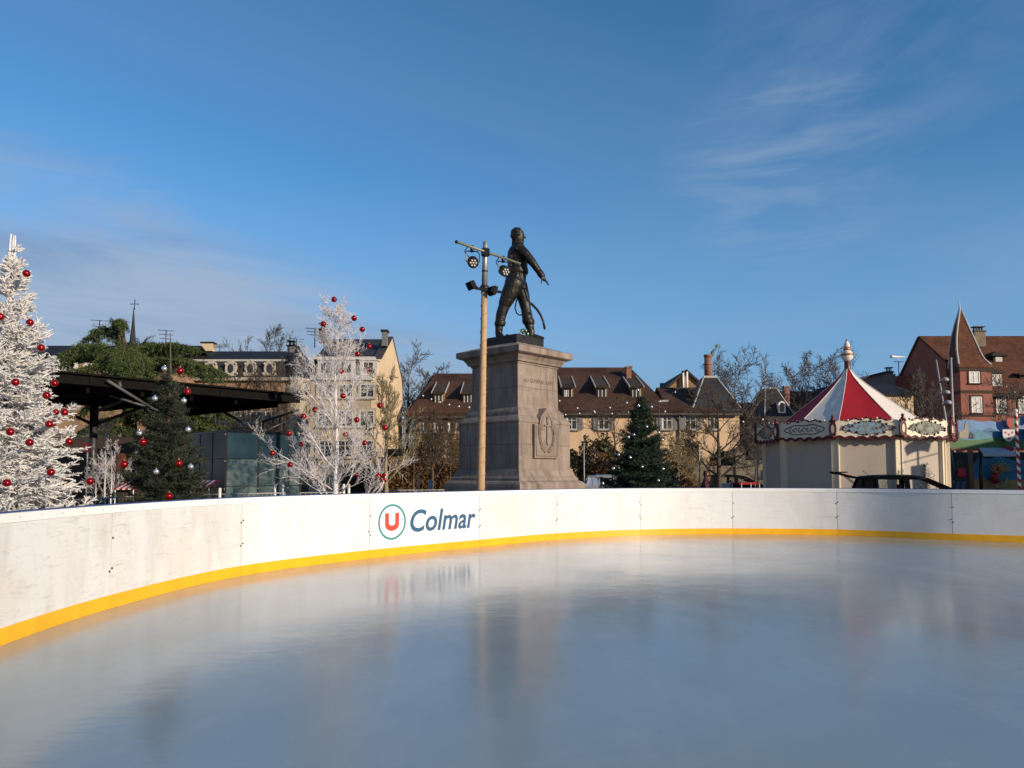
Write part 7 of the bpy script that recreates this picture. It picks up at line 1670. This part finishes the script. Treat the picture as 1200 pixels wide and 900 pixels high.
# flagpole and leaning pole with round lamps
D_=38; p=at(1114.5,575,D_); q=at(1114.3,420.5,D_); t=thing('flagpole','slim grey flagpole standing upright before the red tower','flagpole',(q.x,D_,0)); mb=MB(); mb.tube([(q.x,D_,0),(q.x,D_,q.z)],[0.075,0.05],10); mb.build('shaft',MATS['steel'],t); mb=MB(); mb.ball(q,0.07,8); mb.build('cap',MATS['steel'],t)
D_=36; a=at(1097,421.5,D_); b_=at(1109.5,498,D_); e=b_+(b_-a)*((b_.z)/(a.z-b_.z)); t=thing('leaning_mast','leaning pale mast carrying three round lamps behind the carousel','mast',(e.x,e.y,0)); mb=MB(); mb.tube([e,a],[0.05,0.035],8); mb.build('shaft',MATS['steel'],t)
for (x,y) in ((1107.5,446),(1109,461),(1111,473)):
    c=at(x,y,D_-.1); mb=MB(); mb.lathe([(0.03,-0.05),(0.15,-0.02),(0.17,0.03),(0.13,0.12),(0.04,0.16)],tuple(c),12); mb.bar(c,c-Vector((0.28,0,-0.02)),0.03,0.03); mb.build('round_lamp',MATS['frost_lamp'] if 'frost_lamp' in MATS else MATS['steel'],t)
# ------------------------------------------------------------------ fairground stall with painted boards at the right edge
Y9=34.0
def fm(name,col,rough=0.55): MATS[name]=M(name,col,rough,0.25,2.0); return MATS[name]
fm('mural_sky',(0.10,0.22,0.42)); fm('mural_blue',(0.03,0.12,0.26)); fm('mural_teal',(0.05,0.22,0.30)); fm('mural_green',(0.04,0.13,0.035)); fm('mural_dark',(0.03,0.045,0.03)); fm('mural_stone',(0.30,0.24,0.16)); fm('stall_brown',(0.16,0.07,0.03)); fm('awning_grey',(0.34,0.37,0.39)); fm('sign_red',(0.35,0.02,0.02)); fm('straw',(0.42,0.27,0.09)); fm('skin_paint',(0.45,0.22,0.15)); fm('shield_green',(0.05,0.20,0.05)); fm('shield_white',(0.62,0.60,0.58))
xL,xR=xs(1113,Y9,530),xs(1262,Y9,530); fs_=thing('fairground_stall','fairground stall with a painted mountain board and shields at the right edge','stall',((xL+xR)/2,Y9+1,0))
def q9(px,py,d=0.0): p=at(px,py,Y9); return Vector((p.x,Y9+d,p.z))
mb=MB(); mb.box(xL,xR,Y9-0.9,Y9+3.5,0,0.42); mb.build('platform',MATS['stall_brown'],fs_)
topc=[(1113,496),(1122,493),(1131,491.5),(1140,492.5),(1152,494.5),(1160,493),(1170,495),(1180,492),(1195,488),(1215,490),(1240,493),(1262,492)]
mb=MB(); mb.prism([q9(x,y) for x,y in topc]+[q9(1262,526),q9(1113,526)],(0,0.08,0)); bd=mb.build('mural_board',MATS['mural_sky'],fs_,'board painted with blue mountains, a church and green meadow')
mb=MB(); mb.prism([q9(1140,515,-.004),q9(1150,505,-.004),(q9(1160,501,-.004)),q9(1172,506,-.004),q9(1185,500,-.004),q9(1205,505,-.004),q9(1262,500,-.004),q9(1262,518,-.004),q9(1140,518,-.004)],(0,0.003,0),0); mb.prism([q9(1138,513,-.008),q9(1147,503,-.008),q9(1156,508,-.008),q9(1166,513,-.008),q9(1180,516,-.008),q9(1180,519,-.008),q9(1138,519,-.008)],(0,0.003,0),1); mb.build('painted_hills',[MATS['mural_blue'],MATS['mural_teal']],bd)
mb=MB(); mb.prism([q9(1113,514,-.012)]+[q9(1120+k*8,512.5+2.2*math.sin(k*0.7)+min(k,8)*0.4,-.012) for k in range(18)]+[q9(1262,515,-.012),q9(1262,525.5,-.012),q9(1113,525.5,-.012)],(0,0.003,0)); mb.build('painted_meadow',MATS['mural_green'],bd)
mb=MB(); mb.prism([q9(1124,513,-.017),q9(1124,506,-.017),q9(1130,503,-.017),q9(1130,499,-.017),q9(1132,493.5,-.017),q9(1134.5,499,-.017),q9(1134.5,513,-.017)],(0,0.003,0)); mb.build('painted_church',MATS['mural_stone'],bd)
mb=MB()
for c_,w_,h_ in ((1137.5,2.2,9),(1140,1.8,7),(1122,1.6,6)): mb.prism([q9(c_-w_,514,-.022),q9(c_+w_,514,-.022),q9(c_,514-h_,-.022)],(0,0.003,0))
mb.build('painted_trees',MATS['mural_dark'],bd)
mb=MB(); mb.obox(q9(1188,526.4,-0.03),((xR-xL)/2,0,0),(0,0.06,0),(0,0,0.05)); mb.build('board_ledge',MATS['stall_brown'],fs_)
# interior back with painted scene, dark ceiling
mb=MB(); mb.box(xL,xR,Y9+2.6,Y9+2.7,0.42,q9(1150,528).z); mb.box(xL,xL+.06,Y9+.1,Y9+2.6,0.42,q9(1150,528).z); bk=mb.build('back_panel',MATS['mural_dark'],fs_)
def q8(px,py,d=0.0): p=at(px,py,Y9+2.55); return Vector((p.x,Y9+2.55+d,p.z))
mb=MB(); mb.prism([q8(1140,577),q8(1140,545),q8(1146,536),q8(1160,538),q8(1170,534),q8(1190,540),q8(1230,536),q8(1230,577)],(0,0.01,0),0); mb.prism([q8(1140,577,-.02),q8(1140,563),q8(1152,560,-.02),q8(1165,565,-.02),q8(1190,562,-.02),q8(1230,566,-.02),q8(1230,577,-.02)],(0,0.01,0),1); mb.build('painted_scene',[MATS['mural_teal'],MATS['straw']],bk)
# carved carnival rider: a swirl of straw arms and a figure shape
mb=MB(); c=q8(1164,556,-.4)
for k in range(9):
    a=0.5+k*0.28; mb.tube([c,c+Vector((0.35*math.cos(a),-.02*k,0.4*math.sin(a))),c+Vector((0.72*math.cos(a-.3),-.02*k,0.62*math.sin(a-.2)))],[0.07,0.05,0.015],7)
mb.tube([q8(1156,567,-.4),q8(1163,572,-.45),q8(1171,569,-.4),q8(1174,560,-.4)],[0.05,0.07,0.06,0.03],8); mb.build('straw_ornament',MATS['straw'],fs_)
mb=MB(); mb.ball(q8(1160,549,-.42),0.16,12,sz=1.25); mb.tube([q8(1160,553,-.42),q8(1159,560,-.42),q8(1161,566,-.42)],[0.10,0.20,0.16],10); mb.tube([q8(1157.5,555,-.45),q8(1154,560,-.5)],[0.06,0.045],8); mb.build('ride_figure',MATS['sign_red'],fs_)
for px,mat_,r_ in ((1136.5,'stall_brown',0.10),(1147.8,'black_metal',0.07),(1212,'stall_brown',0.10)):
    p=q9(px,577,-0.15); mb=MB(); mb.tube([Vector((p.x,p.y,0.42)),Vector((p.x,p.y,q9(px,528).z))],r_,10); mb.build('post',MATS[mat_],fs_)
a0,a1=q9(1146,525.6,-0.05),q9(1172,525.6,-0.05); b0_,b1_=q9(1134.5,532.5,-1.1),q9(1176,532.5,-1.1); b0_.z=b1_.z=q9(1150,531,0).z-0.12
mb=MB(); mb.slab([b0_,b1_,a1,a0],0.04); mb.bar(b0_,b1_,0.03,0.10); mb.build('awning',MATS['awning_grey'],fs_)
for (x0_,x1_,y0_,y1_,mat_,mark) in ((1174,1184,523,532,'sign_red','shield_white'),(1186,1191.5,524,532,'shield_white','sign_red')):
    mb=MB(); p=q9(x0_,y1_,-.13);r=q9(x1_,y0_,-.13); mb.box(p.x,r.x,Y9-.16,Y9-.12,p.z,r.z); sg=mb.build('sign_plate',MATS[mat_],fs_)
    mb=MB(); w_=r.x-p.x; h_=r.z-p.z
    for k in range(3): mb.box(p.x+w_*(.15+.02*k),r.x-w_*(.15+.05*k),Y9-.166,Y9-.161,r.z-h_*(.25+.25*k)-.02,r.z-h_*(.25+.25*k)+.02)
    mb.build('worn_lines',MATS['maroon'] if mat_=='sign_red' else MATS[mark],sg)
def shield(cx_,cy_,w,h,m1,m2,split,label,marks=()):
    P=[(-1,1),(1,1),(1,0.1),(0.85,-0.4),(0.45,-0.8),(0,-1),(-0.45,-0.8),(-0.85,-0.4),(-1,0.1)]
    def s9(u,v,d): return q9(cx_+u*w,cy_-v*h,d)
    mb=MB(); mb.prism([s9(u,v,-.25) for u,v in P],(0,0.05,0)); sh=mb.build('shield',MATS[m1],fs_,label)
    mb=MB()
    if split: mb.prism([s9(0,1,-.256),s9(1,1,-.256),s9(1,.1,-.256),s9(.85,-.4,-.256),s9(.45,-.8,-.256),s9(0,-1,-.256)],(0,0.004,0))
    for (u,v) in marks: mb.prism([s9(u-.22,v+.18,-.256),s9(u+.22,v+.18,-.256),s9(u+.14,v-.05,-.256),s9(u,v-.2,-.256),s9(u-.14,v-.05,-.256)],(0,0.004,0))
    mb.build('charge',MATS[m2],sh)
shield(1183,497,7.5,6.5,'sign_red','shield_green',True,'shield split red and green')
shield(1178,510.5,7,7.5,'shield_white','sign_red',False,'white shield with red marks',((-.55,.4),(.55,.4),(0,-.5),(0,.1)))
shield(1204,507,7,7,'sign_red','shield_white',False,'red shield with a pale mark',((0,.1),)); shield(1205,489,6.5,7,'shield_white','shield_green',True,'shield split white and green')
mb=MB(); mb.tube([q9(1168,503,-.27),q9(1215,503,-.27)],0.015,6); mb.tube([q9(1168,486,-.27),q9(1215,484,-.27)],0.02,6); mb.build('shield_rail',MATS['steel'],fs_)
# red and white striped pole
D9=31.0; a=at(1195.2,577,D9); b_=at(1190.2,483,D9); e=a+(a-b_)*(a.z/(b_.z-a.z)); t=thing('striped_pole','red and white spiral striped pole before the fairground stall','pole',(e.x,e.y,0))
ax=(b_-e); Lp_=ax.length; ax.normalize(); s1=ax.cross(Vector((0,1,0))).normalized(); s2=ax.cross(s1); mb=MB(); n_=16; m_=int(Lp_/0.045); b0=0
for i in range(m_+1):
    for k in range(n_): an=2*math.pi*k/n_; mb.v.append(tuple(e+ax*Lp_*i/m_+(s1*math.cos(an)+s2*math.sin(an))*0.062))
for i in range(m_):
    for k in range(n_): k2=(k+1)%n_; mb.f.append((i*n_+k,i*n_+k2,(i+1)*n_+k2,(i+1)*n_+k)); mb.m.append(1 if ((i*n_/8.0*1.15+k*1.0)%n_)<n_/2 else 0); mb.s.append(True)
mb.build('shaft',[MATS['white'],MATS['canvas_red']],t); mb=MB(); mb.ball(b_+ax*0.05,0.085,10); mb.build('ball_top',MATS['white'],t)
# person with a red backpack on the stall's platform
MATS['skin']=M('skin',(0.48,0.28,0.20),0.6,0.06); MATS['jacket']=M('dark_jacket',(0.022,0.024,0.030),0.85,0.3,8); MATS['jeans']=M('blue_jeans',(0.05,0.075,0.13),0.9,0.25,8); MATS['hair']=M('dark_hair',(0.025,0.017,0.012),0.6,0.3,20); MATS['shoe']=M('dark_shoes',(0.03,0.028,0.027),0.7,0.2); MATS['wine_jacket']=M('wine_jacket',(0.05,0.010,0.013),0.85,0.25,8); MATS['red_bag']=M('red_bag',(0.38,0.012,0.02),0.75,0.2,6)
def person(label,x,y,z0,face,jacket,trousers,H=1.72,hood=False,stride=0.10):
    t=thing('person',label,'person',(x,y,z0)); k=H/1.72; Rm=Matrix.Rotation(face,4,'Z')
    def W(px_,py_,pz_): v_=Rm@Vector((px_*k,py_*k,pz_*k)); return Vector((x+v_.x,y+v_.y,z0+v_.z))
    def cap_(mb,a,b_,ra,rb): capsule(mb,W(*a),W(*b_),ra*k,rb*k,12)
    # local frame: facing -y, x to the figure's side
    body=MB()
    cap_(body,(0,0,1.42),(0,-.005,1.50),0.055,0.052); cap_(body,(0,-.01,1.57),(0,-.005,1.64),0.078,0.085); cap_(body,(0,-.045,1.545),(0,-.04,1.56),0.05,0.055); cap_(body,(0,-.10,1.585),(0,-.085,1.60),0.014,0.014)
    for s_ in (-1,1):
        cap_(body,(s_*.085,0,1.585),(s_*.085,.008,1.61),0.018,0.020)
        cap_(body,(s_*.19,0,1.36),(s_*.235,.02,1.10),0.045,0.038); cap_(body,(s_*.235,.02,1.10),(s_*.225,-.06,.86),0.036,0.027); cap_(body,(s_*.225,-.06,.86),(s_*.22,-.085,.79),0.034,0.026)
        for q in range(4): cap_(body,(s_*(.205+.013*q),-.095+.004*q,.79),(s_*(.20+.012*q),-.10,.715+.012*abs(q-1.4)),0.0085,0.0075)
        cap_(body,(s_*.195,-.09,.83),(s_*.175,-.115,.775),0.010,0.008)
        cap_(body,(s_*.09,0,.90),(s_*.10,-s_*stride*.5,.48),0.085,0.058); cap_(body,(s_*.10,-s_*stride*.5,.48),(s_*.10,-s_*stride+.02,.09),0.055,0.038); cap_(body,(s_*.10,-s_*stride+.03,.045),(s_*.115,-s_*stride-.15,.035),0.04,0.032)
    for a,b_,r1,r2 in (((-.07,0,.95),(.07,0,.95),.12,.12),((-.06,0,1.05),(.06,0,1.05),.11,.11),((-.09,0,1.28),(.09,0,1.28),.115,.115),((-.15,0,1.38),(.15,0,1.38),.06,.06)): cap_(body,a,b_,r1,r2)
    mesh_obj('body',voxel_union(body,0.016,2,0.5),MATS['skin'],t)
    j=MB()
    for a,b_,r1,r2 in (((-.08,0,.90),(.08,0,.90),.14,.14),((-.07,0,1.05),(.07,0,1.05),.13,.13),((-.10,0,1.27),(.10,0,1.27),.135,.135),((-.15,0,1.375),(.15,0,1.375),.078,.078),((0,0.01,1.40),(0,0.01,1.47),.085,.075)): cap_(j,a,b_,r1,r2)
    for s_ in (-1,1): cap_(j,(s_*.19,0,1.36),(s_*.235,.02,1.10),0.064,0.055); cap_(j,(s_*.235,.02,1.10),(s_*.225,-.055,.88),0.053,0.043)
    if hood: cap_(j,(0,.03,1.52),(0,.02,1.63),0.105,0.112)
    mesh_obj('jacket',voxel_union(j,0.018,2,0.5),MATS[jacket],t)
    tr=MB(); cap_(tr,(-.07,0,.88),(.07,0,.88),.128,.128)
    for s_ in (-1,1): cap_(tr,(s_*.09,0,.86),(s_*.10,-s_*stride*.5,.48),0.097,0.073); cap_(tr,(s_*.10,-s_*stride*.5,.48),(s_*.10,-s_*stride+.02,.12),0.072,0.06)
    mesh_obj('trousers',voxel_union(tr,0.018,2,0.5),MATS[trousers],t)
    sh=MB()
    for s_ in (-1,1): cap_(sh,(s_*.10,-s_*stride+.03,.05),(s_*.115,-s_*stride-.15,.042),0.052,0.042)
    mesh_obj('shoes',voxel_union(sh,0.014,2,0.5),MATS['shoe'],t)
    if not hood:
        hr=MB(); cap_(hr,(0,.015,1.61),(0,.01,1.665),0.092,0.085); cap_(hr,(0,.05,1.55),(0,.045,1.60),0.065,0.075); mesh_obj('hair',voxel_union(hr,0.014,2,0.5),MATS['hair'],t)
    return t,W
zpl=0.42; p=at(1125,560,33.4)
t,W=person('person in a dark jacket and jeans with a red backpack standing at the stall',p.x,33.4,zpl,R(170),'jacket','jeans',1.74)
bp_=thing('backpack','red backpack on the back of the person at the stall','backpack',tuple(W(0,.20,1.2))); mb=MB(); capsule(mb,W(-.06,.19,1.08),W(-.06,.18,1.32),.10,.085,12); capsule(mb,W(.06,.19,1.08),W(.06,.18,1.32),.10,.085,12); me=voxel_union(mb,0.016,2); mesh_obj('pack',me,MATS['red_bag'],bp_)
mb=MB()
for s_ in (-1,1): mb.tube([W(s_*.10,.13,1.36),W(s_*.115,.0,1.452),W(s_*.12,-.125,1.36),W(s_*.13,-.13,1.2),W(s_*.13,.0,1.06),W(s_*.10,.14,1.08)],0.016,6)
mb.build('strap',MATS['jacket'],bp_)
p=at(827.5,560,35.5); person('person in a wine-red hooded jacket and dark trousers walking by the garden wall',p.x,35.5,0.0,R(65),'wine_jacket','jacket',1.72,True,0.16)
# ------------------------------------------------------------------ unseen casters added outside the frame, sunward, to shade carousel wall and stall
tm=thing('shadow_tower','added off-frame shadow caster shaped as a slim tower with an arched top board beside the carousel','sign',(18.75,20.95,0)); sd2=Vector((0.62,0.785,0)); c0=Vector((18.75,20.95,0))  # unseen tower, shaped to throw its shadow on the carousel wall
mb=MB(); mb.obox(c0+Vector((0,0,1.83)),sd2*0.27,Vector((0.81,-0.586,0))*0.2,Vector((0,0,1.83))); mb.build('tower',MATS['stall_brown'],tm)
mb=MB(); mb.tube([c0+Vector((0,0,3.6)),c0+Vector((0,0,4.15))],0.04,8); mb.bar(c0-sd2*0.75+Vector((0,0,3.86)),c0+sd2*0.75+Vector((0,0,3.98)),0.03,0.03); mb.build('bracket',MATS['steel_dark'],tm)
mb=MB(); N_=10; P=[c0+sd2*(0.50*math.cos(math.pi*(0.18+0.64*k/N_))/math.cos(math.pi*.18))+Vector((0,0,4.12+0.42*math.sin(math.pi*(0.18+0.64*k/N_)))) for k in range(N_+1)]; Q=[c0+sd2*(0.40*math.cos(math.pi*(0.18+0.64*k/N_))/math.cos(math.pi*.18))+Vector((0,0,3.95+0.22*math.sin(math.pi*(0.18+0.64*k/N_)))) for k in range(N_+1)]
mb.prism(P+Q[::-1],Vector((0.81,-0.586,0))*0.05); mb.build('arched_board',MATS['maroon'],tm)
ch=thing('shade_chalet','added off-frame shade caster shaped as a big timber chalet with a steep plank roof','chalet',(31.0,29.0,0)); u_=Vector((0.586,0.81,0)); v_=Vector((0.81,-0.586,0)); c0=Vector((30.6,28.6,0))  # unseen block added to keep the fairground stall in shade
mb=MB(); mb.obox(c0+Vector((0,0,2.1)),u_*4.6,v_*1.6,Vector((0,0,2.1))); mb.build('wall',MATS['stall_brown'],ch)
mb=MB(); mb.slab([c0-u_*4.9-v_*2.0+Vector((0,0,4.0)),c0+u_*4.9-v_*2.0+Vector((0,0,4.0)),c0+u_*4.9+Vector((0,0,5.9)),c0-u_*4.9+Vector((0,0,5.9))],0.12); mb.slab([c0+u_*4.9+v_*2.0+Vector((0,0,4.0)),c0-u_*4.9+v_*2.0+Vector((0,0,4.0)),c0-u_*4.9+Vector((0,0,5.9)),c0+u_*4.9+Vector((0,0,5.9))],0.12); mb.build('roof',MATS['tile_dark'],ch)
mb=MB(); mb.obox(c0-v_*1.62+Vector((0,0,1.6)),u_*3.6,v_*0.02,Vector((0,0,0.55))); mb.build('counter_opening',MATS['matt_black'],ch)
# ------------------------------------------------------------------ end
